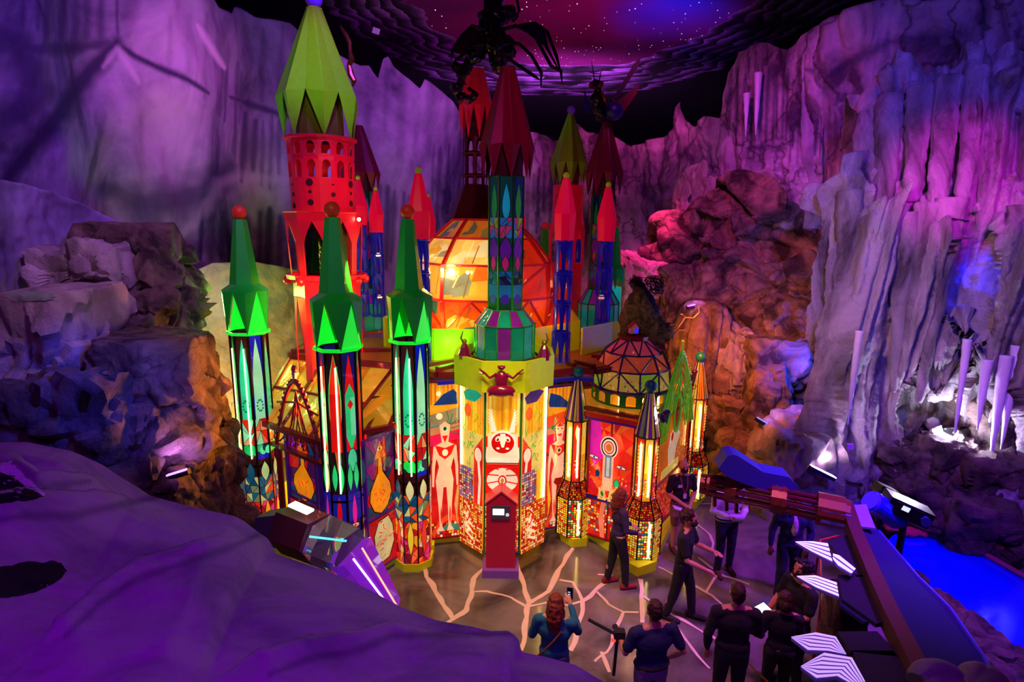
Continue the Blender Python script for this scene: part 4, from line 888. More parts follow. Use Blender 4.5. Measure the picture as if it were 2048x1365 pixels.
# sloping amber glass skirt roofs in front of the flat roof
for (a, b2, a2, b3, z0_, lb) in ((TA, TB, RP[0], RP[1], zat(610, 880, 9.4)+.04, 'sloping amber glass roof behind the red pointed arch'), (TB, TC, RP[1], RP[2], zat(770, 872, 8.9)+.04, 'sloping amber glass roof above the orange urn window')):
    t = thing('glass_skirt_roof', lb, 'roof', ((a[0]+b2[0])/2, (a[1]+b2[1])/2, z0_)); q0, q1, q2_, q3_ = Vector((a[0], a[1], z0_)), Vector((b2[0], b2[1], z0_)), Vector((b3[0], b3[1], zroof-.08)), Vector((a2[0], a2[1], zroof-.08)); nn = (q1-q0).cross(q3_-q0).normalized(); nn = nn if nn.z > 0 else -nn
    random.seed(6); A = Art(1, 1, '#c88a18')
    for q_ in range(5): A.rect(.2*q_, 0, .2*q_+.17, 1, random.choice(['#e0b030', '#b8a020', '#d87818', '#c8c040', '#e09028']))
    mb = MB(); A.emit(mb, lambda x, y, l: q0.lerp(q1, x).lerp(q3_.lerp(q2_, x), y)+nn*l, .002); mb.build('amber_glass', G_MID, t); mb = MB()
    for x in (0, .33, .66, 1): mb.bar(q0.lerp(q1, x)+nn*.02, q3_.lerp(q2_, x)+nn*.02, .05, .05)
    mb.bar(q0, q1, .10, .08); mb.bar(q0.lerp(q3_, .5)+nn*.02, q1.lerp(q2_, .5)+nn*.02, .04, .04); mb.build('red_ribs', M_MRO, t)
# interior warm lamps of the castle
for p, e in (((-2.4, 10.4, 1.7), 45), ((0.0, 10.9, 1.8), 30), ((1.9, 11.2, 1.6), 45)):
    lamp('POINT', 'castle_inner_lamp', p, None, (1, 0.5, 0.12), e, 0.2)
for p, e in (((-0.1, 8.7, 1.4), 16), ((1.2, 9.0, 1.2), 14), ((-2.4, 8.2, 1.2), 8), ((3.6, 9.6, 1.3), 26)):
    pass

# ---- wall windows
SK = '#f6b890'; RD = '#e01c10'
def figure(A, m, b, h, right):
    """pale anatomical figure with a red chest, one raised arm of leaves"""
    k = h/2.0
    def P(pts, c): A.poly([(m+x*k*(1 if right else -1), b+y*k) for x, y in pts], c)
    P([(-.14, .95), (-.11, .5), (-.09, .12), (-.15, .02), (-.02, .02), (-.05, .12), (-.04, .5), (-.02, .82), (.03, .82), (.06, .5), (.06, .12), (.02, .02), (.16, .02), (.1, .12), (.12, .5), (.16, .95), (.1, 1.2), (-.09, 1.2)], SK)
    P([(-.1, 1.18), (-.17, 1.45), (-.19, 1.55), (-.06, 1.62), (.06, 1.62), (.19, 1.55), (.17, 1.45), (.1, 1.18)], SK)
    P([(-.19, 1.55), (-.22, 1.2), (-.22, .85), (-.19, .84), (-.17, 1.2), (-.13, 1.42)], SK); P([(.19, 1.55), (.22, 1.2), (.22, .85), (.19, .84), (.17, 1.2), (.13, 1.42)], SK)
    P([(-.17, 1.58), (0, 1.52), (.17, 1.58), (.1, 1.4), (0, 1.32), (-.1, 1.4)], RD)
    A.ell(m, b+1.44*k, .05*k, .06*k, SK if right else '#f8d8b0'); 
    if right: A.ell(m, b+1.44*k, .03*k, .035*k, '#103a30')
    P([(-.05, 1.6), (.05, 1.6), (.07, 1.75), (.09, 1.92), (0, 1.98), (-.09, 1.92), (-.07, 1.75)], SK)
    if right:
        P([(-.09, 1.9), (.09, 1.9), (0, 1.98)], RD)
        for q in (-.04, .04): A.ell(m+q*k, b+1.86*k, .018*k, .014*k, '#1a0808', 10)
        P([(-.05, 1.76), (.05, 1.76), (.03, 1.72), (-.03, 1.72)], RD); P([(-.07, .9), (.07, .9), (.1, .82), (0, .72), (-.1, .82)], '#8a1008')
    else:
        A.ell(m, b+1.86*k, .055*k, .055*k, '#d8d0a0'); A.ell(m, b+1.86*k, .03*k, .035*k, '#0c6a50'); A.ell(m, b+1.86*k, .012*k, .015*k, '#04100c')
        P([(-.05, 1.74), (.05, 1.74), (0, 1.62)], RD)
    for q in (-1, 1): A.leaf(m+q*.075*k, b+.14*k, b+.5*k, .014*k, RD)
    P([(-.24, .85), (-.2, .85), (-.15, .5), (-.19, .2), (-.22, .1), (-.2, .3)], '#c09048' if not right else '#e8b020')
def fig_panel(W, H, right):
    random.seed(20+right); A = Art(W, H, '#b81210')
    A.rect(0, H*.80, W, H, '#e8961c')
    for q in range(7): A.rect(W*(.03+.14*q), H*.86, W*(.09+.14*q), H, random.choice(['#f0b030', '#d87818', '#c86010']))
    A.poly([(0, H*.70), (W, H*.76), (W, H*.84), (0, H*.80)], '#8a7a58' if not right else '#e84818'); A.poly([(0, H*.66), (W, H*.70), (W, H*.74), (0, H*.72)], '#b87848'); A.line([(0, H*.72), (W, H*.75)], .02, '#1a7a80')
    A.poly([(0, H*.6), (W, H*.64), (W, H*.70), (0, H*.67)], '#d81848')
    A.poly([(W*.12, H*.86), (W*.45, H*.925), (W*.80, H*.955), (W*.92, H*.93), (W*.95, H*.86)] if not right else [(W*.05, H*.90), (W*.12, H*.965), (W*.5, H*.94), (W*.95, H*.87), (W*.9, H*.85), (W*.08, H*.87)], '#16306a')
    A.ell(W*(.3 if not right else .9), H*(.93 if not right else .87), .045, .045, '#f8d8b0'); 
    if not right: A.ell(W*.32, H*.79, .06, .06, '#f8d8b0')
    sx = W*.55 if not right else W*.2
    for q in range(5): a = -.6+.45*q; A.line([(sx, H*.72), (sx+.12*cos(a), H*.72+.18*sin(a)), (sx+.24*cos(a+.3), H*.72+.3*sin(a+.2))], .014, '#0c7040')
    A.rect(0, H*.0, W, H*.22, '#c01810'); A.tiles(0, 0, W, H*.10, .055, ['#f8d8b0', '#e02010', '#f0b028', '#b01008', '#b01008'], .9, '#901008')
    A.poly([(0, H*.03), (W*.3, H*.12), (W*.65, H*.16), (W, H*.12), (W, H*.08), (W*.65, H*.12), (W*.35, H*.085), (W*.1, 0)], '#d84818'); A.poly([(W*.2, H*.02), (W*.6, H*.10), (W, H*.07), (W, H*.03), (W*.6, H*.06)], '#50609a' if right else '#3a7a60')
    figure(A, W*.5, H*.035, H*.73, right)
    return A
pa, pb = (-1.44, 9.72), (-0.93, 9.86)
window('stained_glass_window', 'stained glass panel of a pale figure with one big eye, left of the entrance', 'window', pa, pb, 0.2, zw1, fig_panel(wlen(pa, pb), zw1-.22, 0), M_MRO, bars=((zw1-.2)*.5,))
pa, pb = (0.66, 10.14), (1.14, 10.34)
zz = zat(1098, 770, 10.2)
window('stained_glass_window', 'stained glass panel of a pale figure with a smiling red masked face, right of the entrance', 'window', pa, pb, 0.2, zz, fig_panel(wlen(pa, pb), zz-.22, 1), M_PURF, bars=((zz-.2)*.53,))
def urn_panel(W, H, k):
    random.seed(40+k); A = Art(W, H, '#200a10'); m = W*.5
    A.shards(0, H*.4, W, H, 3, 4, ['#c81018', '#7a1060', '#0c3a5a', '#401048', '#a01010'])
    A.poly([(0, H*.40), (W, H*.46), (W, H*.52), (0, H*.5)], '#103a50')
    A.poly([(m-.04, H*.86), (m+.04, H*.86), (m+.06, H*.74), (m+W*.36, H*.62), (m+W*.4, H*.54), (m+W*.25, H*.44), (m, H*.40), (m-W*.25, H*.44), (m-W*.4, H*.54), (m-W*.36, H*.62), (m-.06, H*.74)], '#1a0c06')
    A.poly([(m-.03, H*.85), (m+.03, H*.85), (m+.05, H*.73), (m+W*.33, H*.615), (m+W*.37, H*.54), (m+W*.23, H*.45), (m, H*.412), (m-W*.23, H*.45), (m-W*.37, H*.54), (m-W*.33, H*.615), (m-.05, H*.73)], '#f08c10')
    A.poly([(m, H*.97), (m+W*.2, H*.84), (m-W*.2, H*.84)], '#d86010'); A.ell(m, H*.91, .06, .035, '#f0c060'); A.ell(m, H*.91, .02, .025, '#4a1408')
    for q in range(14):
        x, y = m+random.uniform(-.13, .13), H*random.uniform(.47, .62); A.line([(x, y), (x+random.uniform(-.09, .09), y+random.uniform(-.06, .1))], .013, '#e03010')
    A.rect(0, 0, W, H*.39, '#b01018')
    A.poly([(m-W*.16, H*.37), (m+W*.2, H*.38), (m+W*.36, H*.28), (m+W*.4, H*.14), (m+W*.2, H*.03), (m-W*.1, H*.02), (m-W*.3, H*.12), (m-W*.34, H*.26)], '#2a0c08')
    A.poly([(m-W*.15, H*.36), (m+W*.19, H*.37), (m+W*.33, H*.28), (m+W*.37, H*.15), (m+W*.18, H*.04), (m-W*.09, H*.03), (m-W*.27, H*.12), (m-W*.31, H*.26)], '#c8bc80')
    for q in range(26):
        x, y = m+random.gauss(0, .07), H*.19+random.gauss(0, .22); A.line([(x, y), (x+random.uniform(-.12, .12), y+random.uniform(-.05, .08))], .016, random.choice(['#e83818', '#f06028', '#e8a020', '#d02818']))
    return A
pa = (TB[0]+.34, TB[1]-.02); pb = (TC[0]-.3, TC[1]-.1); zb_ = zat(770, 880, 8.9)
window('stained_glass_window', 'stained glass window with an orange urn above a pale cell, between the two nearest green spired towers', 'window', pa, pb, 0.2, zb_, urn_panel(wlen(pa, pb), zb_-.2, 0), M_PURF, bars=((zb_-.2)*.4,))
pa = (TA[0]+.42, TA[1]-.12); pb = (TB[0]-.3, TB[1]+.25); d = Vector((pb[0]-pa[0], pb[1]-pa[1])); pa2 = (pa[0]+d.x*.24, pa[1]+d.y*.24); pb2 = (pa[0]+d.x*.76, pa[1]+d.y*.76)
zg_ = zat(610, 880, 9.4)
tw = window('stained_glass_window', 'gothic stained glass window of a yellow shield over a red rose, under the red pointed arch', 'window', pa2, pb2, 0.25, zg_, urn_panel(wlen(pa2, pb2), zg_-.25, 1), M_PURF, w=0.06, bars=((zg_-.25)*.45,))
# red gothic arch with crockets
t = thing('gothic_arch', 'red pointed gothic arch with crockets above the left castle window', 'arch', (pa[0]+d.x*.5, pa[1]+d.y*.5, zg_-.3))
f = onwall(pa, pb, zg_-.35); Wd = d.length; Ht = zat(598, 768, 9.4)-zg_+.35
mb = MB(); L = [(Wd*.5*(1-cos(pi/2*k/10))*1.0, .1+(Ht-.15)*sin(pi/2*k/10*.98)**1.0) for k in range(11)]
L = [(Wd*.06+Wd*.44*(k/12)**1.0, .05+(Ht-.1)*(1-(1-k/12)**1.7)) for k in range(13)]
Rr = [(Wd-x, y) for x, y in L]
for S_ in (L, Rr):
    mb.tube([f(x, y, .06) for x, y in S_], .035, 6)
    for x, y in S_[1::1]: mb.ball(f(x+(-.03 if S_ is L else .03), y+.03, .06), .035, 8)
mb.tube([f(Wd*.5, Ht-.05, .06), f(Wd*.5, Ht+.12, .06)], [.03, .05], 6); mb.ball(f(Wd*.5, Ht+.17, .06), .05, 8, (1, 1, 1.5)); mb.build('crocketed_rim', M_MRO, t)
mb = MB()
for sgn, S_ in ((1, L), (-1, Rr)):
    for q in range(1, 6):
        k = q*2; x, y = S_[k]; mb.tube([f(Wd*.5, Ht*.86-.02*q, .05), f((x*.5+Wd*.25)+sgn*.02*q, y*.66+.05, .05), f(S_[max(0, k-4)][0]+sgn*.09*q*.5, .1, .05)], .012, 5)
for q in range(5): 
    a = -.6+.3*q; cxx = Wd*.5+.2*sin(a*1.6); cyy = .18+.1*cos(a*2); mb.tube([f(cxx+.06*cos(s_), cyy+.1*sin(s_), .05) for s_ in [2*pi*k/12 for k in range(13)]], .010, 5)
mb.tube([f(Wd*.12, Ht*.62, .05), f(Wd*.5, Ht*.7, .05), f(Wd*.88, Ht*.62, .05)], .02, 5)
mb.bar(f(-.05, .02, .06), f(Wd+.05, .02, .06), .10, .06); mb.build('tracery', M_MRO, t)
for x in (.1, .9):
    mb = MB(); mb.tube([f(Wd*x, .02, .07), f(Wd*x, -(zg_-.35)+.17, .07)], .05, 8); mb.tube([f(Wd*x+.07, .02, .07), f(Wd*x+.07, -(zg_-.35)+.17, .07)], .03, 8); mb.build('column', M_PURF if x > .5 else M_MRO, t)

# ---- entrance tower
EC = (-0.13, 10.02); ER = 0.80
t = thing('castle_entrance_tower', 'eight sided entrance tower with glowing glass sides and tall dark mosaic column', 'tower', (EC[0], EC[1], 0))
zp0, zp1 = zat(1000, 784, 9.25), zat(1000, 722, 9.25)
R8 = octo(EC, ER); faces = []
for k in range(8):
    a, b = R8[k], R8[(k+1) % 8]; mid = Vector(((a[0]+b[0])/2-EC[0], (a[1]+b[1])/2-EC[1], 0)); f = onwall(a, b, .17)
    faces.append((k, a, b, atan2(mid.y, mid.x)))
W = wlen(R8[0], R8[1]); H = zp0+.05-.17
def bug_front(W, H):
    random.seed(5); A = Art(W, H, '#e8a018'); m = W/2; k = H/2.7
    for q in range(9): A.rect(W*q/9, H*.72, W*(q+.6)/9, H, random.choice(['#f0b830', '#d88010', '#f8d060', '#e89820']))
    A.rect(0, 0, W, H*.72, '#d81808')
    A.tiles(0, 0, W, H*.30, .045, ['#e82010', '#f0c040', '#f8e0a0', '#d86010', '#c01808'], .95, '#a01008')
    A.poly([(W*.16, H*.12), (W*.84, H*.12), (W*.78, H*.36), (W*.22, H*.36)], '#f8e070')
    for q in range(6): x = W*(.2+.12*q); A.line([(x, H*.12), (m+(x-m)*.8, H*.30)], .025, '#98b020')
    A.ell(m, H*.46, W*.44, .2*k, '#f8e8c0')
    for s_ in (-1, 1):
        for q in range(4): A.line([(m+s_*.06, H*(.42+.035*q)), (m+s_*W*.44, H*(.385+.055*q))], .022, RD)
    A.ell(m, H*.46, .075, .1, RD); A.ell(m, H*.46, .05, .07, '#f8f0d0'); A.ell(m, H*.46, .03, .045, '#b09020')
    A.poly([(W*.06, H*.56), (W*.94, H*.56), (W*.97, H*.60), (W*.95, H*.66), (W*.05, H*.66), (W*.03, H*.60)], '#fcecc8'); A.line([(W*.04, H*.565), (W*.96, H*.565)], .02, '#401008')
    A.rect(W*.08, H*.60, W*.92, H*.74, '#fcd8b0')
    A.ell(m, H*.69, W*.37, .19*k, '#fcecd0'); A.ell(m, H*.685, W*.32, .165*k, '#d01008')
    A.poly([(m-.04, H*.74), (m+.04, H*.74), (m+.06, H*.71), (m+.02, H*.66), (m-.02, H*.66), (m-.06, H*.71)], '#fcecd0')
    for s_ in (-1, 1):
        A.ell(m+s_*.085, H*.71, .04, .055, '#fcecd0', a=s_*.5); A.ell(m+s_*.085, H*.705, .02, .028, '#b01008', a=s_*.5); A.ell(m+s_*.08, H*.655, .03, .02, '#fcecd0')
        A.poly([(m+s_*.10, H*.75), (m+s_*.17, H*.84), (m+s_*.19, H*.89), (m+s_*.215, H*.84), (m+s_*.2, H*.75)], '#fcecd0')
        for q in range(5): A.line([(m+s_*.2, H*(.79+.018*q)), (m+s_*.25, H*(.81+.018*q))], .014, '#fcecd0')
    return A
def side_glass(W, H, s_):
    random.seed(8); A = Art(W, H, '#e8a820')
    for q in range(10): A.rect(W*q/10, H*.7, W*(q+.5)/10, H, random.choice(['#f0b830', '#e08818', '#f8e090', '#c8c040']))
    A.poly([(W*.1, H*.94), (W*.5, H*.99), (W*.9, H*.95), (W*.6, H*.90), (W*.2, H*.90)], '#18a080' if s_ < 0 else '#402a68'); A.ell(W*.3, H*.84, .09, .12, '#e85818')
    A.rect(0, H*.48, W, H*.72, '#d8c060')
    for q in range(24):
        x, y = random.uniform(.05, W-.1), H*random.uniform(.5, .86); A.line([(x, y), (x+random.uniform(-.07, .07), y+random.uniform(.02, .1)), (x+random.uniform(-.1, .1), y+random.uniform(.05, .18))], .014, '#3aa018')
    A.poly([(W*.62, H*.2), (W, H*.3), (W, H*.72), (W*.62, H*.62)] if s_ < 0 else [(0, H*.3), (W*.38, H*.2), (W*.38, H*.62), (0, H*.72)], '#d81818')
    mm = W*.8 if s_ < 0 else W*.2; A.ell(mm, H*.6, .09, .13, '#fce0c0'); A.line([(mm, H*.6), (mm-.05*s_, H*.45), (mm+.02, H*.3)], .06, '#fce0c0')
    A.tiles(0, H*.30, W*.6, H*.50, .05, ['#b060a0', '#6070b0', '#e8b0a0', '#c02828', '#8090c0', '#f0d0a0'], .95, '#6a2018')
    A.tiles(0, 0, W, H*.30, .048, ['#f0b030', '#e02010', '#f8e0a0', '#d86010', '#c01808', '#f8c860'], .97, '#a01c08')
    for q in range(3): A.line([(W*.2, H*(.28-.07*q)), (W*.45, H*(.24-.06*q)), (W*.3, H*(.19-.05*q)), (W*.6, H*(.14-.04*q))], .045, '#fcd8b0'); 
    A.line([(W*.25, H*.27), (W*.5, H*.22), (W*.35, H*.16)], .03, '#d81810')
    return A
for k, a, b, an in faces:
    f = onwall(a, b, .17)
    if (f(0, 0, 1)-f(0, 0, 0)).dot(Vector((cos(an), sin(an), 0))) < 0: f = onwall(b, a, .17)
    s_ = 0
    dd = (an+pi/2+pi) % (2*pi)-pi
    A = bug_front(W, H) if abs(dd) < .2 else side_glass(W, H, -1 if dd < 0 else 1)
    mb = MB(); A.emit(mb, f, .0012); mb.build('glass_panel', G_HI, t)
mb = MB()
for (px, py) in R8: mb.tube([(px, py, .15), (px, py, zp0+.05)], .024, 6)
mb.lathe((EC[0], EC[1], 0), [(ER*1.01, .15), (ER*1.04, .19), (ER*1.01, .22)], 8, pi/8, cap=False); 
mb.lathe((EC[0], EC[1], 0), [(ER*1.005, H*.565), (ER*1.015, H*.57), (ER*1.005, H*.575)], 8, pi/8, cap=False)
mb.build('green_mullions', M_GRNF, t)
for sx_ in (-1, 1):   # vertical LED strings at the two front side edges
    vx, vy = EC[0]+sx_*ER*.93, EC[1]-ER*.42; mb = MB(); mb.tube([(vx, vy, .3), (vx, vy, zp0)], .022, 6); mb.build('light_tube', M_TUBE, t)
# parapet
PR = 0.93; mb = MB(); mb.lathe((EC[0], EC[1], 0), [(PR-.06, zp0), (PR, zp0), (PR+.01, zp1), (PR-.05, zp1), (PR-.06, zp0+.1)], 8, pi/8, cap=False)
mb.prism(octo(EC, PR-.02), zp0+.02, zp0+.05); mb.build('parapet', M_YEL, t)
# lantern of alternating purple and teal glass
zl0, zl1, zl2 = zat(990, 716, 9.75), zat(990, 655, 9.6), zat(990, 622, 9.8); LR = .53; cr_ = .305
def lantern_and_column(tt, c, zl0, zl1, zl2, zc1, LR, cr_, seed, lit=True):
    random.seed(seed); x, y = c; n = 14
    for i in range(n):
        mb = MB(); a0, a1 = 2*pi*i/n, 2*pi*(i+1)/n; cc = col(['#7a1890', '#14806a'][i % 2]) if i % 4 else col('#20909a'); mb.cc = cc
        q = lambda a, r, z: (x+r*cos(a), y+r*sin(a), z)
        mb.add([q(a0, LR, zl0), q(a1, LR, zl0), q(a1, LR, zl1), q(a0, LR, zl1)], [(0, 1, 2, 3)])
        mb.cc = col(['#14907a', '#8a1c9a'][i % 2]); mb.add([q(a0, LR, zl1), q(a1, LR, zl1), q(a1, cr_*1.05, zl2), q(a0, cr_*1.05, zl2)], [(0, 1, 2, 3)]); mb.build('lantern_pane', G_LANT, tt)
    mb = MB()
    for i in range(n): a = 2*pi*i/n; mb.tube([(x+LR*cos(a), y+LR*sin(a), zl0), (x+LR*cos(a), y+LR*sin(a), zl1), (x+cr_*1.05*cos(a), y+cr_*1.05*sin(a), zl2)], .014, 5)
    for z, r in ((zl0, LR), (zl1, LR), (zl2, cr_*1.05)): mb.lathe((x, y, 0), [(r*1.03, z-.012), (r*1.05, z), (r*1.03, z+.012)], n, cap=False)
    mb.build('lantern_frame', M_GRNF, tt)
    R = octo(c, cr_); Hc = zc1-zl2
    for k in range(8):
        a, b = R[k], R[(k+1) % 8]; f = onwall(a, b, zl2); mid = Vector(((a[0]+b[0])/2-x, (a[1]+b[1])/2-y, 0))
        if (f(0, 0, 1)-f(0, 0, 0)).dot(mid) < 0: f = onwall(b, a, zl2)
        Wc = wlen(a, b); A = Art(Wc, Hc, '#0a2028'); m = Wc/2
        A.rect(0, Hc*.62, Wc, Hc, random.choice(['#0a1c50', '#0c3a3a', '#141450'])); A.leaf(m, Hc*.68, Hc*.95, Wc*.28, random.choice(['#1a9ac0', '#187a38', '#2a6ab0', '#7a6a20']), lead='#040808', bias=.4)
        A.shards(0, Hc*.55, Wc, Hc*.7, 2, 2, ['#2a6ab0', '#6a2aa0', '#7a8a20', '#a03a6a'])
        A.rect(0, Hc*.30, Wc, Hc*.55, '#0c4a28'); A.leaf(m, Hc*.32, Hc*.56, Wc*.42, '#5a1c90', lead='#040808', bias=.6); A.leaf(m, Hc*.30, Hc*.42, Wc*.25, '#b0206a', lead='#040808')
        A.rect(0, Hc*.10, Wc, Hc*.26, '#105a90'); A.shards(0, Hc*.2, Wc, Hc*.3, 2, 2, ['#0c5a40', '#1a2a6a', '#0a1a2a', '#105a90']); A.rect(0, 0, Wc, Hc*.1, '#0a3a1c'); A.ell(m, Hc*.09, Wc*.3, .08, '#3a1a90')
        mb = MB(); A.emit(mb, f, .001); mb.build('column_glass', G_MID if lit else G_LOW, tt)
    mb = MB()
    for px, py in R: mb.tube([(px, py, zl2), (px, py, zc1+.02)], .022, 5)
    mb.lathe((x, y, 0), [(cr_*.9, zc1-.01), (cr_*1.06, zc1), (cr_*.9, zc1+.03)], 8, pi/8); mb.build('column_frame', M_GRNF, tt)
    mb = MB()
def dark_spire(tt, c, z0, zw, z1, r0, R, mat=M_DRED):
    mb = MB(); petal_spire(mb, c, z1, zw, z0, r0, R, R*.92, 8, .2, 1.12); mb.build('spire', [mat, M_OX], tt)
zc1 = zat(988, 354, 9.8)
lantern_and_column(t, EC, zl0, zl1, zl2, zc1, LR, cr_, 11)
dark_spire(t, EC, zc1-.05, zat(985, 292, 10), zat(978, 136, 10), .11, .42)
mb = MB(); mb.prism(octo(EC, LR+.06), zl0-.06, zl0-.02); mb.lathe((EC[0], EC[1], 0), [(LR+.06, zl0-.06), (LR+.07, zl0)], 24, cap=False); mb.build('lantern_rail', M_MRO, t)
# creature relief on the parapet: a seated long armed insect
o = None; fy = EC[1]-PR*cos(pi/8)-.02; zc = (zp0+zp1)/2
t2 = thing('insect_sculpture', 'glossy crimson insect sculpture with raised claws on the yellow parapet', 'sculpture', (xat(1005, 750, fy), fy, zp0))
cx0 = xat(1005, 750, fy); MI = paint('crimson_lacquer', '#8a0c40', 0.2, coat=0.8)
mb = MB(); mb.ball((cx0, fy-.05, zc-.02), .12, 16, (1, .7, 1.3)); mb.ball((cx0, fy-.06, zc-.2), .2, 18, (1.15, .6, .55))
for s_ in (-1, 1): mb.ball((cx0+s_*.12, fy-.08, zc-.2), .09, 12, (1.3, .8, .8)); mb.tube([(cx0+s_*.05, fy-.1, zc-.13), (cx0+s_*.1, fy-.12, zc-.24), (cx0+s_*.2, fy-.1, zc-.27)], .025, 6)
mb.build('body', MI, t2)
mb = MB(); mb.ball((cx0, fy-.08, zc+.19), .05, 12, (1.2, 1, .8)); mb.ball((cx0-.045, fy-.1, zc+.21), .025, 8); mb.ball((cx0+.045, fy-.1, zc+.21), .025, 8); mb.build('head', MI, t2)
for s_ in (-1, 1):
    mb = MB(); mb.tube([(cx0+s_*.08, fy-.08, zc+.08), (cx0+s_*.19, fy-.1, zc+.02), (cx0+s_*.27, fy-.1, zc+.1), (cx0+s_*.36, fy-.09, zc+.17)], [.03, .022, .02, .012], 7)
    mb.tube([(cx0+s_*.27, fy-.1, zc+.1), (cx0+s_*.31, fy-.1, zc+.09), (cx0+s_*.37, fy-.1, zc+.12)], [.018, .016, .006], 6); mb.build('claw_arm', MI, t2)
for s_, lb in ((-1, 'small crimson guardian perched on the parapet left of the purple lantern'), (1, 'small crimson guardian perched on the parapet right of the purple lantern')):
    bx_ = EC[0]+s_*.68; by_ = EC[1]-.42; t3 = thing('insect_sculpture', lb, 'sculpture', (bx_, by_, zp1-.04)); mb = MB(); mb.lathe((bx_, by_, zp1-.06), [(.1, 0), (.11, .08), (.07, .2), (.04, .26)], 10); mb.build('body', MI, t3)
    mb = MB(); mb.ball((bx_, by_, zp1+.24), .045, 10); mb.tube([(bx_, by_, zp1+.2), (bx_+s_*.06, by_-.04, zp1+.3), (bx_+s_*.02, by_-.05, zp1+.42)], [.03, .02, .008], 6); mb.build('head', paint('gold_lacquer', '#b09030', .3, metal=.6), t3)
# ticket kiosk
ky = 9.0; kx = xat(1014, 1060, ky); zk = zat(1014, 1002, ky); t = thing('ticket_kiosk', 'crimson gabled kiosk with a small lit screen before the entrance', 'kiosk', (kx, ky, 0))
MK = paint('kiosk_crimson', '#c0103a', .4, emit=.03); kw = .25
mb = MB(); P = [(kx-kw, ky-.12, .14), (kx+kw, ky-.12, .14), (kx+kw*1.0, ky-.12, zk), (kx, ky-.12, zk+.2), (kx-kw, ky-.12, zk)]; mb.slab(P, (0, 1, 0), .3); mb.build('body', MK, t)
mb = MB(); mb.bar((kx-kw-.02, ky+.03, zk+.005), (kx+.0, ky+.03, zk+.225), .02, .34, up=(0, 1, 0)); mb.bar((kx+kw+.02, ky+.03, zk+.005), (kx, ky+.03, zk+.225), .02, .34, up=(0, 1, 0)); mb.build('gable_trim', paint('pink_trim', '#f04a60', .3), t)
mb = MB(); mb.box((kx, ky, .07), (.62, .42, .14)); mb.build('base', paint('purple_base', '#8a50b8', .5), t)
mb = MB(); zs = zat(1010, 1024, ky-.1); mb.box((kx-.01, ky-.135, zs), (.32, .03, .24)); sc = mb.build('screen_bezel', paint('grey_bezel', '#4a4a60', .4), t)
mb = MB(); mb.box((kx-.045, ky-.152, zs+.015), (.19, .006, .11)); mb.build('screen', glow('screen_glow', (1, .93, .8), 1.6), sc)
mb = MB(); mb.tube([(kx+.105, ky-.15, zs-.035), (kx+.105, ky-.158, zs-.035)], .03, 14); mb.build('button', glow('button_glow', (.8, .85, .9), .5), sc)

# ---- great dome
DY = 12.6; DX = xat(964, 560, DY)
t = thing('glass_dome', 'large red framed amber glass dome in the middle of the castle', 'dome', (DX, DY, zroof))
zz = [zat(964, y, DY-k) for y, k in ((668, 1.45), (607, 1.55), (535, 1.5), (480, 1.1), (442, .6))]; rr = [1.50, 1.56, 1.50, 1.08, .66]; n = 8; a0 = .28-pi/8*0
PCOL = [['#f05010', '#e83810', '#0a5a50', '#f07818', '#e03010', '#f0a040'], ['#f0a030', '#c8a060', '#f06818', '#808068', '#f08a18'], ['#f8c858', '#f0a828', '#f8d890', '#a09060', '#f0b850'], ['#d87818', '#606048', '#f09030', '#907838']]
random.seed(3)
for lv in range(4):
    for i in range(n):
        A_ = a0+2*pi*i/n; B_ = a0+2*pi*(i+1)/n
        q = lambda a, r, z: Vector((DX+r*cos(a), DY+r*sin(a), z))
        p00, p10, p11, p01 = q(A_, rr[lv], zz[lv]), q(B_, rr[lv], zz[lv]), q(B_, rr[lv+1], zz[lv+1]), q(A_, rr[lv+1], zz[lv+1])
        nrm = (p10-p00).cross(p01-p00).normalized(); nrm = nrm if nrm.dot(p00-Vector((DX, DY, zz[0]))) > 0 else -nrm
        hot = (sin(B_*1.0) < 0 and cos((A_+B_)/2) < .25)
        cols = PCOL[lv] if (hot or lv == 0) else (['#e83010', '#f04a18', '#e86020', '#40382a', '#d82810'] if lv < 3 else ['#c86a18', '#4a4030', '#e08020'])
        A = Art(1, 1, cols[0]); 
        for k in range(5):
            x, y = random.uniform(.05, .9), random.uniform(.05, .9); w_, h_ = random.uniform(.08, .3), random.uniform(.1, .5)
            A.poly([(x-w_+random.uniform(-.05, .05), y-h_), (x+w_*.6, y-h_*.8), (x+w_, y+h_*.3), (x+random.uniform(-.1, .1), y+h_), (x-w_*.8, y+h_*.4)], random.choice(cols))
        for k in range(4): x = random.random(); A.line([(x, random.random()*.5), (x+.1, random.random())], .02, random.choice(['#605a40', '#8a5a20', '#f8e0a0']))
        mb = MB(); f = lambda x, y, l: p00.lerp(p10, x).lerp(p01.lerp(p11, x), y)+nrm*l
        A.emit(mb, f, .0015); mb.build('glass_pane', G_HI if hot and lv in (1, 2) else G_MID, t)
mb = MB()
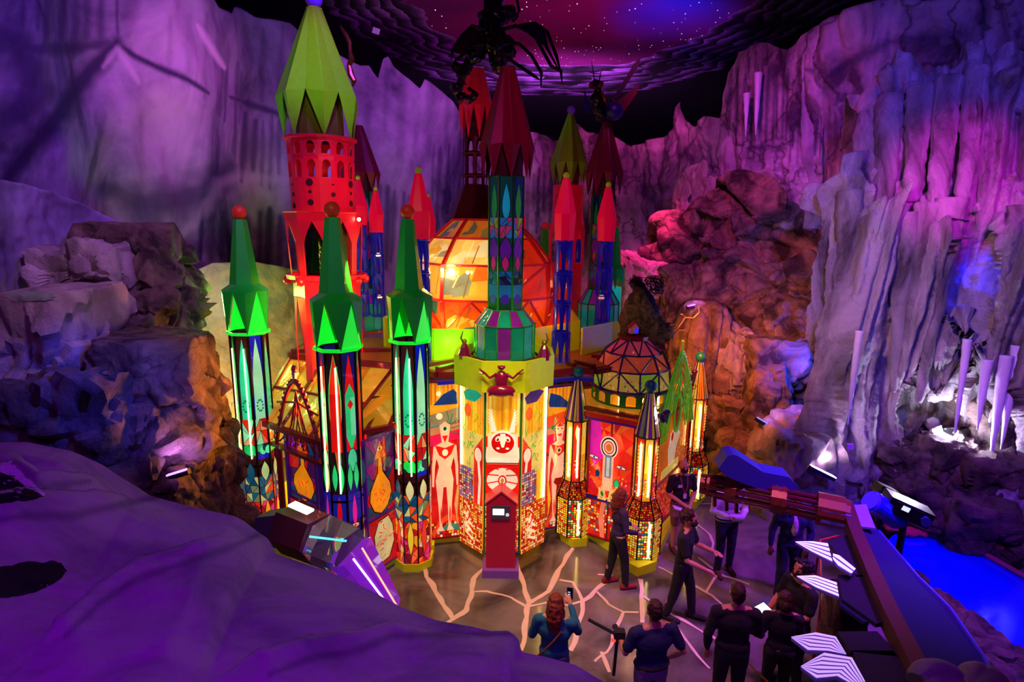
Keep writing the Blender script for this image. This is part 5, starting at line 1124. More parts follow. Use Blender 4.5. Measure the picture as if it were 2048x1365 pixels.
for i in range(n):
    A_ = a0+2*pi*i/n; B_ = a0+2*pi*(i+1)/n; ps = [(DX+r*1.01*cos(A_), DY+r*1.01*sin(A_), z) for r, z in zip(rr, zz)]
    for u_, v_ in zip(ps, ps[1:]): mb.bar(u_, v_, .07, .06)
    for r, z in zip(rr, zz): mb.bar((DX+r*1.01*cos(A_), DY+r*1.01*sin(A_), z), (DX+r*1.01*cos(B_), DY+r*1.01*sin(B_), z), .045, .045)
    mb.bar((DX+rr[0]*cos(A_), DY+rr[0]*sin(A_), zz[0]), (DX+rr[1]*1.0*cos((A_+B_)/2), DY+rr[1]*sin((A_+B_)/2), zz[1]), .04); mb.bar((DX+rr[0]*cos(B_), DY+rr[0]*sin(B_), zz[0]), (DX+rr[1]*cos((A_+B_)/2), DY+rr[1]*sin((A_+B_)/2), zz[1]), .04)
    if cos(A_) > 0: mb.bar((DX+rr[1]*1.01*cos(A_), DY+rr[1]*1.01*sin(A_), zz[1]), (DX+rr[2]*1.01*cos(B_), DY+rr[2]*1.01*sin(B_), zz[2]), .04)
    mb.ball((DX+rr[1]*1.01*cos(A_), DY+rr[1]*1.01*sin(A_), zz[1]), .09, 8, (1, 1, .4))
mb.build('red_frame', M_REDF, t)
for px, py, k in ((931, 548, 1.46), (880, 545, 1.46), (829, 522, 1.3)):
    p = at(px, py, DY-k-.12); mb = MB(); mb.ball(p, .035, 8); mb.build('light_bulb', M_BULB, t)
lamp('POINT', 'dome_lamp', (DX-.8, DY-2.0, zz[2]-.1), None, (1, .75, .25), 30, .1)
# dome crown tower, dark with red spire
TX = xat(938, 300, 12.9)
t = thing('castle_tower', 'bright red folded spire on a dark open tower above the great dome', 'tower', (TX, 12.9, zz[4]))
mb = MB(); ctr = (TX, 12.9); zs0, zs1 = zat(938, 268, 12.9), zat(950, 142, 12.9); petal_spire(mb, (TX+.02, 12.9), zs1, zat(942, 215, 12.9), zs0-.15, .17, .34, .30, 8, .3, 1.1); mb.build('spire', [M_RED, M_OX], t)
mb = MB(); lattice(mb, ctr, lambda z: .26, 8, zz[4], zs0, (.36, zz[4]+.1, zs0-.5, zs0-.1)); 
for k in range(4): z = zz[4]+(zs0-zz[4])*k/4; mb.lathe((TX, 12.9, 0), [(.27, z), (.3, z+.03), (.27, z+.06)], 8, cap=False)
mb.lathe((TX, 12.9, 0), [(.62, zz[4]-.02), (.28, zz[4]+.75)], 8, cap=False); mb.build('open_shaft', paint('oxblood_metal', '#4a0c14', .4, metal=.3), t)

# yellow green parapet around the dome
t = thing('dome_parapet', 'tall yellow green panelled parapet round the base of the great dome', 'parapet', (DX, DY, zroof))
zpp = zat(880, 662, DY-2.0); R_ = 2.05; pts = octo((DX, DY), R_*1.06, pi/8)
for k in range(8):
    a, b = pts[k], pts[(k+1) % 8]; f = onwall(a, b, zroof); mb = MB(); L_ = wlen(a, b); n_ = f(0, 0, 1)-f(0, 0, 0); mb.slab([f(0, 0, 0), f(L_, 0, 0), f(L_, zpp-zroof, 0), f(0, zpp-zroof, 0)], n_, .04); mb.build('panel', M_YEL, t)
p = at(893, 695, DY-2.15); lamp('POINT', 'parapet_green_lamp', p+Vector((0, -.25, 0)), None, (.1, 1, .05), 18, .05)
for s_ in (1,):
    q_ = [(DX+2.0, DY-1.4), (2.1, 12.0), (3.0, 12.4)]
    t = thing('side_parapet', 'low yellow green parapet panels behind the small purple dome', 'parapet', (2.3, 12.2, zroof))
    for a, b in zip(q_, q_[1:]): f = onwall(a, b, zroof); mb = MB(); L_ = wlen(a, b); mb.slab([f(0, 0, 0), f(L_, 0, 0), f(L_, .55, 0), f(0, .55, 0)], f(0, 0, 1)-f(0, 0, 0), .04); mb.build('panel', M_YEL, t)
# ------------------------------------------------------------ pinnacles with teal balls
def pinnacle(ball_px, ball_py, Y, bx, label, seed, s=1.0, variant=0):
    random.seed(seed); X = bx; zb = zat(ball_px, ball_py, Y); t = thing('castle_pinnacle', label, 'tower', (X, Y, 0)); r1, r2, r3 = .34*s, .20*s, .20*s
    z1 = .17; z2 = zb*.285; z3 = zb*.375; z4 = zb*.735; z5 = zb-.10*s
    def ring(nm, zA, zB, rA, rB, fn, gm):
        for k in range(8):
            a0, a1 = pi/8+2*pi*k/8, pi/8+2*pi*(k+1)/8
            A0, A1 = Vector((X+rA*cos(a0), Y+rA*sin(a0), zA)), Vector((X+rA*cos(a1), Y+rA*sin(a1), zA)); B0, B1 = Vector((X+rB*cos(a0), Y+rB*sin(a0), zB)), Vector((X+rB*cos(a1), Y+rB*sin(a1), zB))
            W_ = (A1-A0).length; H_ = (B0-A0).length; n_ = (A1-A0).cross(B0-A0).normalized(); art = fn(k, W_, H_)
            mb = MB(); art.emit(mb, lambda x, y, l: A0.lerp(A1, x/W_).lerp(B0.lerp(B1, x/W_), y/H_)+n_*l, .001); mb.build(nm, gm, t)
    T1 = ['#f0b020', '#f8e070', '#e02810', '#1a6a8a', '#e86818', '#b8c828', '#c01808', '#f8f0b0', '#3a8a3a']
    def tiles(k, W_, H_):
        A = Art(W_, H_, '#2a1006'); A.tiles(.01, .01, W_-.01, H_-.01, .045, T1 if k % 2 else T1[:1]*3+['#f8e070', '#c8d020', '#e02810'], .98, '#3a1806'); return A
    def rtiles(k, W_, H_): A = Art(W_, H_, '#2a0a06'); A.tiles(0, 0, W_, H_, .04, ['#b01810', '#d83018', '#7a1008', '#c86018', '#e0a020'], .97, '#2a0a06'); return A
    def shaft(k, W_, H_):
        base = ['#e8a018', '#c8240e', '#e0981c', '#d02010'][(k+variant) % 4]; A = Art(W_, H_, base); A.rect(W_*.1, H_*.45, W_*.9, H_*.97, ['#f0b428', '#d82a10', '#f4c038', '#e83818'][(k+variant) % 4])
        A.leaf(W_/2, H_*.7, H_*.95, W_*.18, '#f8e080', lead='#8a5010')
        for q in range(24): A.ell(random.uniform(.02, W_-.02), random.uniform(.03, H_*.36), .012, .016, random.choice(['#e02010', '#f8f0c0', '#2a8a8a', '#f0c030', '#b01870']), 7)
        if k % 2 == 0 and variant: 
            for q in range(9): A.ell(W_/2, H_*(.42+.055*q), W_*.22, .03, '#f8d050', 8)
        return A
    def cone(k, W_, H_):
        A = Art(W_, H_, ['#7a5a20', '#5a1a60', '#8a6a28', '#a8341a'][k % 4]); 
        for q in range(3): A.rect(W_*(.04+.33*q), 0, W_*(.28+.33*q), H_, random.choice(['#b89a30', '#6a2080', '#c07818', '#3a6a40', '#c8b060', '#401468']))
        return A
    ring('tile_pane', z1, z2, r1, r1, tiles, G_HI); ring('tile_pane', z2, z3, r1, r3*1.08, rtiles, G_MID); ring('shaft_pane', z3, z4, r2, r2, shaft, G_HI); ring('cone_pane', z4, z5, r2*1.12, .07*s, cone, G_MID)
    mb = MB()
    for k in range(8):
        a = pi/8+2*pi*k/8; P = [(X+r*1.01*cos(a), Y+r*1.01*sin(a), z) for r, z in ((r1, z1), (r1, z2), (r3*1.08, z3))]; mb.tube(P, .014, 5)
        mb.tube([(X+r*1.01*cos(a), Y+r*1.01*sin(a), z) for r, z in ((r2, z3), (r2, z4))], .013, 5); mb.tube([(X+r*cos(a), Y+r*sin(a), z) for r, z in ((r2*1.13, z4), (.07*s, z5))], .009, 5)
    for z, r in ((z2, r1), (z3, r3*1.1), (z4, r2*1.16)): mb.lathe((X, Y, 0), [(r, z-.012), (r*1.03, z), (r, z+.012)], 8, pi/8, cap=False)
    mb.build('lead_frame', M_LEAD, t)
    for k in (4, 5):
        a = pi/8+2*pi*(k+.5)/8+.1; mb = MB(); mb.tube([(X+r2*1.06*cos(a), Y+r2*1.06*sin(a), z3+.1), (X+r2*1.06*cos(a), Y+r2*1.06*sin(a), z4-.12)], .016, 6); mb.build('light_tube', M_TUBE, t)
    a = pi/8+2*pi*5.75/8; mb = MB(); mb.tube([(X+r1*1.0*cos(a), Y+r1*1.0*sin(a), z1+.06), (X+r1*cos(a), Y+r1*sin(a), z2-.06)], .018, 6); mb.build('light_tube', M_TUBE, t)
    mb = MB(); mb.ball((X, Y, zb+.02), .105*s, 20); mb.tube([(X, Y, z5-.02), (X, Y, zb)], .05*s, 8); mb.build('finial', M_TBALL, t); return t
P1 = (xat(1156, 1040, 10.15), 10.15); P2 = (xat(1293, 1090, 9.45), 9.45); P3 = (xat(1389, 960, 11.75), 11.75)
pinnacle(1165, 742, P1[1], P1[0], 'teal balled mosaic pinnacle left of the red double doors', 31, 1.0, 0)
pinnacle(1306, 766, P2[1], P2[0], 'teal balled mosaic pinnacle nearest the viewer, right of the red double doors', 32, 1.0, 1)
pinnacle(1388, 704, P3[1], P3[0], 'teal balled mosaic pinnacle at the far right end of the castle', 33, 1.0, 1)
# red double doors
def lerp2(a, b, t): return (a[0]+(b[0]-a[0])*t, a[1]+(b[1]-a[1])*t)
pa, pb = lerp2(P1, P2, .22), lerp2(P1, P2, .83); W_ = wlen(pa, pb); zd = zat(1230, 838, 9.75); H_ = zd-.2
random.seed(50); A = Art(W_, H_, '#d81c10'); m = W_/2
A.shards(0, H_*.4, W_, H_, 4, 5, ['#e02818', '#d01810', '#e84018', '#c81430', '#e85a20'], '#c01808', .004)
A.poly([(0, H_), (W_*.2, H_), (W_*.35, H_*.7), (W_*.12, H_*.6), (0, H_*.7)], '#d020a0')
A.rect(0, 0, W_, H_*.34, '#c01810'); A.tiles(W_*.02, H_*.04, W_*.98, H_*.30, .055, ['#f0d060', '#0a6a7a', '#e02810', '#f0a020', '#c01808', '#1a8a8a', '#f8e8b0', '#e0541a'], .72, '#b81408')
A.poly([(W_*.34, 0), (W_*.44, 0), (W_*.40, H_*.2), (W_*.46, H_*.36), (W_*.34, H_*.34), (W_*.28, H_*.16)], '#e87858')
for q in range(60): A.ell(random.uniform(.02, W_-.02), H_*random.uniform(.36, .56), .012, .015, random.choice(['#f0a020', '#f8c860', '#a01008', '#f06818']), 6)
A.rect(0, H_*.33, W_, H_*.37, '#241048'); 
for q in (.38, .62): A.poly([(W_*(q-.1), H_*.35), (W_*(q+.1), H_*.35), (W_*(q+.07), H_*.44), (W_*q, H_*.47), (W_*(q-.07), H_*.44)], '#f0b070'); A.leaf(W_*q, H_*.36, H_*.43, .035, '#0a7a30')
for r, c in ((.17, '#f8d8b0'), (.15, '#1a1420'), (.125, '#f0e0c0'), (.10, '#e03818'), (.08, '#c8b8a0'), (.055, '#d86818')): A.ell(m, H_*.80, r, r*1.25, c)
A.poly([(m-.10, H_*.73), (m+.10, H_*.73), (m+.10, H_*.5), (m+.06, H_*.44), (m-.06, H_*.44), (m-.10, H_*.5)], '#f0b888'); A.poly([(m-.06, H_*.74), (m+.06, H_*.74), (m+.06, H_*.55), (m-.06, H_*.55)], '#6a7a8a'); A.poly([(m-.03, H_*.72), (m+.03, H_*.72), (m+.03, H_*.56), (m-.03, H_*.56)], '#b8c8c0')
for q, yy in ((.17, .70), (.80, .66)): A.ell(W_*q, H_*yy, .1, .035, '#200818', a=-.15); A.ell(W_*q, H_*yy, .085, .024, '#f8d0b0', a=-.15); A.ell(W_*q, H_*yy, .022, .022, '#1a5a8a', 10)
A.ell(W_*.27, H_*.57, .045, .07, '#0c3a5a'); A.ell(W_*.72, H_*.52, .055, .085, '#0c1a14'); A.ell(W_*.72, H_*.52, .045, .075, '#18c868')
for q in range(9): x, y = W_*.22+random.uniform(-.08, .08), H_*random.uniform(.6, .66); A.line([(x, y), (x+random.uniform(-.06, .06), y+random.uniform(-.04, .08))], .01, '#f8b890')
for q in range(30): A.ell(W_*random.uniform(.6, .95), H_*random.uniform(.4, .5), .018, .02, random.choice(['#e83020', '#f8a060', '#f0c850']), 7)
for s_ in (-1, 1): A.line([(m+s_*.12, H_*.47), (m+s_*.09, H_*.41), (m, H_*.38)], .02, '#f0d060')
t = window('castle_door', 'red stained glass double doors with a keyhole shape, eyes and mosaic tiles', 'door', pa, pb, .2, zd, A, M_MRO, vb=(W_*.5,), gname='door_glass')
mb = MB(); f = onwall(pa, pb, .2); mb.bar(f(-.12, H_+.06, .02), f(W_+.12, H_+.06, .02), .1, .08); mb.build('lintel', M_REDF, t); mb = MB(); mb.bar(f(-.1, H_+.0, .05), f(W_+.1, H_+.0, .05), .04, .05); mb.build('lintel_strip', M_PURF, t)
# small porch roof above the doors
t = thing('porch_roof', 'amber glass porch roof between the teal balled pinnacles under the small dome', 'roof', (1.9, 10.4, zd)); mb = MB(); zq = zd+.16; pr = [lerp2(P1, P2, .1), lerp2(P1, P2, .92), (P3[0]-.1, P3[1]-.1), (P3[0]-.9, P3[1]+.3), (1.3, 11.2)]
mb.cc = col('#e09020'); mb.prism(pr, zq-.03, zq); mb.build('glass_roof', G_MID, t); mb = MB()
for a, b in zip(pr, pr[1:]+pr[:1]): mb.bar((*a, zq), (*b, zq), .08, .06)
mb.build('red_edge', M_MRO, t)
# side wall windows between P2 and P3
pa, pb = lerp2(P2, P3, .16), lerp2(P2, P3, .84); W_ = wlen(pa, pb); zd3 = zat(1340, 810, 10.6); H_ = zd3-.3; random.seed(51); A = Art(W_, H_, '#d84018')
A.tiles(0, 0, W_, H_*.38, .05, ['#e83818', '#f06828', '#d02010', '#f09030'], .97, '#c01808'); A.poly([(W_*.1, H_*.42), (W_*.9, H_*.42), (W_*.9, H_*.8), (W_*.5, H_*.98), (W_*.1, H_*.8)], '#e87020')
A.ell(W_*.5, H_*.68, .3, .3, '#c81810'); A.poly([(W_*.42, H_*.45), (W_*.56, H_*.45), (W_*.6, H_*.6), (W_*.7, H_*.74), (W_*.55, H_*.84), (W_*.4, H_*.8), (W_*.35, H_*.66)], '#f8d8a0'); A.ell(W_*.46, H_*.76, .07, .09, RD); A.rect(W_*.2, H_*.42, W_*.7, H_*.5, '#f8e060')
for q in range(60): A.ell(W_*random.uniform(.55, .95), H_*random.uniform(.42, .62), .012, .014, '#f8e0b0', 6)
window('stained_glass_window', 'orange and red stained glass window on the right flank of the castle under the green gable', 'window', pa, pb, .3, zd3, A, M_MRO, bars=(H_*.4,), gm=G_MID)
# green gothic gable
t = thing('gothic_gable', 'lime green gothic tracery gable with crockets and a ruby oval, between two teal balls', 'gable', ((pa[0]+pb[0])/2, (pa[1]+pb[1])/2, zd3-.4)); Wg = W_*1.05; f = onwall(lerp2(pa, pb, -.03), lerp2(pa, pb, 1.03), zd3-.45); Hg = zat(1352, 668, 10.7)-zd3+.45
MGL = paint('lime_tracery', '#7ae018', .4, emit=.10, ecol=(.25, .9, .02)); mb = MB()
def arc_(x0, y0, x1, y1, p, k=12, r=.022):
    pts = [(x0+(x1-x0)*i/k, y0+(y1-y0)*(1-(1-i/k)**p)) for i in range(k+1)]; mb.tube([f(x, y, .05) for x, y in pts], r, 6); return pts
for x0, x1, r in ((0, Wg/2, .035), (Wg, Wg/2, .035)):
    pts = arc_(x0, 0, x1, Hg-.25, 1.5, 14, r)
    for x, y in pts[2::1]: mb.ball(f(x+(.04 if x0 else -.04), y+.04, .05), .026, 6)
    for q in range(1, 5): arc_(x0+(x1-x0)*.11*q, 0, x1, (Hg-.35)*(1-.11*q), 1.6, 10, .014)
mb.tube([f(Wg/2, Hg*.42, .05), f(Wg/2, Hg-.05, .05)], [.03, .015], 6)
for x, h in ((Wg*.2, Hg*.62), (Wg*.8, Hg*.66), (Wg*.02, Hg*.4), (Wg*.98, Hg*.42)):
    mb.tube([f(x, .1, .05), f(x, h, .05)], [.025, .006], 6)
    for q in range(4): mb.ball(f(x, h*(.6+.1*q), .05), .025, 6)
mb.ball(f(Wg/2, Hg-.02, .05), .035, 8)
for rr_ in (.30, .26): mb.tube([f(Wg/2+rr_*.62*cos(2*pi*k/20), Hg*.22+rr_*1.25*sin(2*pi*k/20), .05) for k in range(21)], .02, 6)
for x, y, r in ((.2, .22, .13), (.8, .22, .13), (.32, .42, .09), (.68, .42, .09), (.5, .56, .10)): mb.tube([f(Wg*x+r*.7*cos(2*pi*k/14), Hg*y+r*1.4*sin(2*pi*k/14), .05) for k in range(15)], .014, 5)
mb.build('tracery', MGL, t)
mb = MB(); mb.cc = col('#8a1018'); mb.slab([f(Wg/2+.18*cos(2*pi*k/20), Hg*.22+.34*sin(2*pi*k/20), .02) for k in range(20)], f(0, 0, 1)-f(0, 0, 0), .015); mb.build('ruby_oval', G_MID, t)
for x, y in ((.2, .22), (.8, .22)): mb = MB(); mb.cc = col('#10c840'); mb.slab([f(Wg*x+.08*cos(2*pi*k/14), Hg*y+.16*sin(2*pi*k/14), .02) for k in range(14)], f(0, 0, 1)-f(0, 0, 0), .012); mb.build('green_roundel', G_HI, t)
mg = paint('indigo_lacquer', '#2a1480', .3, coat=.5)
for (bx_, by_, bz_), lb in ((at(1385, 742, 11.45), 'indigo gargoyle on the far right pinnacle'), (at(1331, 826, 9.6), 'indigo gargoyle leaning from the nearest teal balled pinnacle')):
    t = thing('gargoyle', lb, 'sculpture', (bx_, by_, bz_)); mb = MB(); mb.ball((bx_, by_, bz_), .08, 12, (1, .8, 1.3)); mb.ball((bx_+.05, by_-.03, bz_+.11), .05, 10, (1.3, 1, .9)); mb.build('body', mg, t)
    for s_ in (-1, 1): mb = MB(); mb.slab([(bx_-.02, by_+s_*.04, bz_+.05), (bx_+.06, by_+s_*.16, bz_+.15), (bx_+.04, by_+s_*.12, bz_-.1)], (0.2, 0, .98), .01); mb.build('wing', mg, t)

# ---- small purple dome
SX, SY = xat(1265, 760, 10.75), 10.75; zs_ = [zat(1265, y, 10.75-k) for y, k in ((832, .62), (778, .6), (738, .58), (704, .45), (672, .25))]; rs_ = [.74, .74, .70, .54, .24]
t = thing('glass_dome', 'small purple ribbed glass dome on a green arcaded drum above the red doors', 'dome', (SX, SY, zs_[0])); n = 12; mb = MB(); hz = zs_[1]-zs_[0]
lattice(mb, (SX, SY), lambda z: .76, 16, zs_[0], zs_[0]+hz*.5, (.3, zs_[0]+.03, zs_[0]+hz*.33, zs_[0]+hz*.44)); lattice(mb, (SX, SY), lambda z: .76, 16, zs_[0]+hz*.5, zs_[1], (.3, zs_[0]+hz*.54, zs_[0]+hz*.82, zs_[0]+hz*.93)); mb.build('arcaded_drum', paint('dome_green', '#10a028', .4, coat=.2), t)
mb = MB(); mb.cc = col('#f09018'); mb.lathe((SX, SY, 0), [(.52, zs_[0]), (.52, zs_[1])], 12, cap=False); mb.build('inner_glass', G_MID, t)
for k in range(6):
    a = -pi/2+(k-2.5)*.38; mb = MB(); mb.tube([(SX+.56*cos(a), SY+.56*sin(a), zs_[0]+.03), (SX+.56*cos(a), SY+.56*sin(a), zs_[1]-.03)], .02, 6)
    if k % 2: mb.build('light_tube', M_TUBE, t)
random.seed(52)
for lv in range(1, 4):
    for i in range(n):
        a, b = 2*pi*i/n, 2*pi*(i+1)/n; q = lambda a_, r, z: Vector((SX+r*cos(a_), SY+r*sin(a_), z)); p00, p10, p11, p01 = q(a, rs_[lv], zs_[lv]), q(b, rs_[lv], zs_[lv]), q(b, rs_[lv+1], zs_[lv+1]), q(a, rs_[lv+1], zs_[lv+1]); nrm = (p10-p00).cross(p01-p00).normalized()
        A = Art(1, 1, ['#c8a040', '#c84a30', '#b83a50'][lv-1] if lv > 1 or i % 3 else '#8ab030')
        for k in range(10 if lv == 1 else 3): A.ell(random.random(), random.random(), .05, .06, random.choice(['#c82818', '#e8602a', '#a030c0', '#f0c040', '#3a7a30']), 7)
        mb = MB(); A.emit(mb, lambda x, y, l: p00.lerp(p10, x).lerp(p01.lerp(p11, x), y)+nrm*l, .001); mb.build('glass_pane', G_MID, t)
mb = MB()
for i in range(n):
    a, b, c_ = 2*pi*i/n, 2*pi*(i+1)/n, 2*pi*(i+.5)/n; q = lambda a_, j: (SX+rs_[j]*1.02*cos(a_), SY+rs_[j]*1.02*sin(a_), zs_[j])
    for j in range(1, 4):
        mb.bar(q(a, j), q(b, j), .028); mb.bar(q(a, j), q(b, j+1), .024) if i % 2 else mb.bar(q(b, j), q(a, j+1), .024)
        if i % 2 == 0 or j == 1: mb.bar(q(a, j), q(a, j+1), .028)
    mb.bar(q(a, 4), q(b, 4), .03)
mb.lathe((SX, SY, 0), [(.78, zs_[1]-.03), (.81, zs_[1]), (.74, zs_[1]+.03)], 24, cap=False); mb.build('purple_ribs', paint('dome_purple', '#4a1a90', .35, coat=.3), t)
mb = MB(); mb.lathe((SX, SY, 0), [(.30, zs_[4]-.03), (.31, zs_[4]+.05), (.2, zs_[4]+.06)], 16); mb.build('cap', M_DRED, t)

# ---- dark woven creature climbing on the small dome
CY = 10.75; MW = rockmat('woven_bark', col('#9a7848'), col('#1c1420'), 6.0, 9.0, 0, 1.0, .8, .5, .8); MN = paint('indigo_hide', '#1c1248', .5, bump=.6)
def blobmesh(name, balls, voxel, mat, parent=None, smooth_it=2, loc=None, rough=0.0, sf=8, extra=None):
    """one continuous surface grown from overlapping tapered limbs"""
    mb = MB()
    for it in balls:
        if it[0] == 'b': _, p, r, sc = it[:4]; mb.ball(p, r, 14, sc, it[4] if len(it) > 4 else None)
        else: _, pts, rr_ = it[:3]; mb.tube(pts, rr_, 12); [mb.ball(p, r_ if not isinstance(rr_, (int, float)) else rr_, 12) for p, r_ in zip(pts, rr_ if not isinstance(rr_, (int, float)) else [rr_]*len(pts))]
    if extra: extra(mb)
    off = Vector(loc) if loc is not None else (ROOT[parent.name] if parent else Vector((0, 0, 0)))
    me = bpy.data.meshes.new(name); me.from_pydata([tuple(v-off) for v in mb.v], [], mb.f); tmp = bpy.data.objects.new(name, me); C.objects.link(tmp)
    md = tmp.modifiers.new('r', 'REMESH'); md.mode = 'VOXEL'; md.voxel_size = voxel; md.use_smooth_shade = True
    if smooth_it: s_ = tmp.modifiers.new('s', 'SMOOTH'); s_.iterations = smooth_it; s_.factor = .5
    dg = bpy.context.evaluated_depsgraph_get(); ev = tmp.evaluated_get(dg); m2 = bpy.data.meshes.new_from_object(ev); bpy.data.objects.remove(tmp); bpy.data.meshes.remove(me)
    if rough:
        for v in m2.vertices: w_ = v.co+off; v.co += v.normal*rough*noise.fractal(w_*sf, 1, 2, 3)
    m2.name = name; m2.materials.clear(); m2.materials.append(mat)
    for p in m2.polygons: p.use_smooth = True
    o = bpy.data.objects.new(name, m2); C.objects.link(o)
    if parent is not None: o.parent = parent; ROOT[o.name] = ROOT[parent.name]
    else: o.location = off; ROOT[o.name] = off
    return o
cp = lambda px, py, dy=0: at(px, py, CY+dy)
t = thing('creature_sculpture', 'hunched dark creature of woven roots perched on the small purple dome', 'sculpture', cp(1275, 672))
blobmesh('body', [('t', [cp(1271, 572), cp(1276, 600), cp(1285, 630), cp(1312, 652), cp(1338, 660)], [.08, .20, .26, .2, .08]), ('t', [cp(1262, 590), cp(1254, 630), cp(1252, 662)], [.10, .15, .12]), ('t', [cp(1305, 655), cp(1322, 680), cp(1328, 688)], [.14, .08, .03]), ('t', [cp(1258, 640), cp(1240, 640), cp(1236, 632)], [.06, .04, .02]), ('t', [cp(1262, 665), cp(1285, 672)], [.08, .08])], .022, MW, t, 1, rough=.05, sf=7)
blobmesh('back_hide', [('t', [cp(1278, 565, .12), cp(1292, 600, .14), cp(1305, 632, .14), cp(1326, 646, .1), cp(1345, 640, 0), cp(1352, 636, 0)], [.09, .17, .17, .09, .04, .01]), ('t', [cp(1335, 648), cp(1340, 655), cp(1345, 668)], [.08, .05, .015])], .02, MN, t, 1, rough=.02, sf=9)
mb = MB(); random.seed(9)
for cx_, cy_, R_ in ((1305, 562, .21), (1268, 556, .13)):
    ctr = cp(cx_, cy_, .05)
    for k in range(34):
        ax = Vector((random.uniform(-1, 1), random.uniform(-.6, .6), random.uniform(-1, 1))).normalized(); u_ = ax.orthogonal().normalized(); v_ = ax.cross(u_); rr_ = R_*random.uniform(.55, 1.05); o_ = Vector((random.gauss(0, .02), random.gauss(0, .02), random.gauss(0, .02)))
        a0 = random.uniform(0, 6); mb.tube([ctr+o_+(u_*cos(a0+q*.35)+v_*sin(a0+q*.35))*rr_ for q in range(14)], .006, 4)
mb.build('wire_curls', paint('dark_wire', '#3a1038', .3, metal=.6), t)
mb = MB(); mb.tube([cp(1334, 655), cp(1350, 652), cp(1362, 636), cp(1368, 625), cp(1385, 625), cp(1396, 614), cp(1395, 602), cp(1389, 597)], [.035, .03, .026, .022, .018, .015, .01, .005], 8); mb.tube([cp(1368, 624), cp(1362, 619), cp(1358, 618)], [.02, .03, .015], 8)
mb.tube([cp(1334, 660), cp(1345, 662), cp(1352, 652), cp(1368, 650)], [.02, .02, .012, .012], 6); mb.build('curled_tail', MN, t)
hp = cp(1268, 650, -.28); t = thing('little_house', 'tiny gabled house model held in front of the dark creature', 'model house', hp); mb = MB(); z_ = hp.z
mb.slab([(hp.x-.08, hp.y, z_-.1), (hp.x+.08, hp.y, z_-.1), (hp.x+.08, hp.y, z_+.03), (hp.x, hp.y, z_+.11), (hp.x-.08, hp.y, z_+.03)], (0, 1, 0), .14); mb.build('walls', paint('house_pink', '#e88890', .5), t)
mb = MB(); mb.bar((hp.x-.10, hp.y+.07, z_+.01), (hp.x, hp.y+.07, z_+.125), .02, .18, up=(0, 1, 0)); mb.bar((hp.x+.10, hp.y+.07, z_+.01), (hp.x, hp.y+.07, z_+.125), .02, .18, up=(0, 1, 0)); mb.build('roof', paint('house_red', '#b01830', .5), t)
mb = MB(); mb.box((hp.x+.04, hp.y-.006, z_-.04), (.06, .01, .09)); mb.build('door', glow('blue_door_glow', (.01, .02, 1), 1.2), t)

# ---- roof turrets: blue colonnades under red spires
def turret(name='roof_turret'):
    t = thing(name, None, None, (0, 0, 0)); c = (0, 0); mb = MB(); H = 2.1; r = .165
    for k in range(4): z = H*k/4; lattice(mb, c, lambda z_: r*(1 if k % 2 == 0 else .92), 8, z, z+H/4, (.34, z+.03, z+H/4-.34, z+H/4-.06), kind='lancet', th=.012)
    for k in range(5): mb.lathe((0, 0, 0), [(r*.99, H*k/4-.012), (r*1.06, H*k/4), (r*.99, H*k/4+.012)], 16, cap=False)
    mb.lathe((0, 0, 0), [(r*1.2, 0), (r*1.2, .04)], 12); mb.build('blue_colonnade', M_BLUF, t)
    mb = MB(); mb.lathe((0, 0, 0), [(.172, H), (.172, H+.12), (.192, H+.44), (.062, H+1.0), (.05, H+1.02)], 8, pi/8); mb.build('spire', paint('hot_red_acrylic', '#f80a3a', .35, coat=.3, emit=.22, ecol=(1, .0, .06)), t)  # emission brightens the red spire, which holds no lamp
    mb = MB(); mb.ball((0, 0, H+1.06), .055, 12); mb.build('finial', M_LBALL, t); return t
T0 = turret(); first = True
def place_turret(bpx, bpy_, tpx, tpy, Y, label, group='red spired roof turrets'):
    global first
    zb = zat(bpx, bpy_, Y); zt2 = zat(tpx, tpy, Y); sc = (zt2-zb)/3.16; o = T0 if first else copy_tree(T0); first = False
    o.location = (xat((bpx+tpx)/2, (bpy_+tpy)/2, Y), Y, zb); o.scale = (sc*1.0, sc*1.0, sc); tag(o, label, 'turret', group); return o
place_turret(1123, 722, 1121, 348, 10.7, 'tallest red spired turret on blue colonnade, in front of the lime spired back tower')
place_turret(1203, 690, 1206, 364, 12.2, 'red spired turret on blue colonnade in front of the far purple lantern')
place_turret(845, 740, 826, 348, 10.3, 'red spired turret on blue colonnade just left of the great dome')
place_turret(756, 640, 742, 387, 13.3, 'small red spired turret with yellow ball left of the great dome, beyond the roof')
place_turret(862, 640, 843, 397, 14.6, 'small red spired turret half hidden behind the turret left of the dome')
place_turret(1033, 640, 1029, 394, 14.8, 'small red spired turret showing behind the right shoulder of the great dome')
place_turret(1145, 640, 1144, 388, 14.6, 'small red spired turret behind the tallest right turret')
place_turret(722, 640, 708, 366, 13.0, 'small red spired turret right behind the tall red lattice tower')

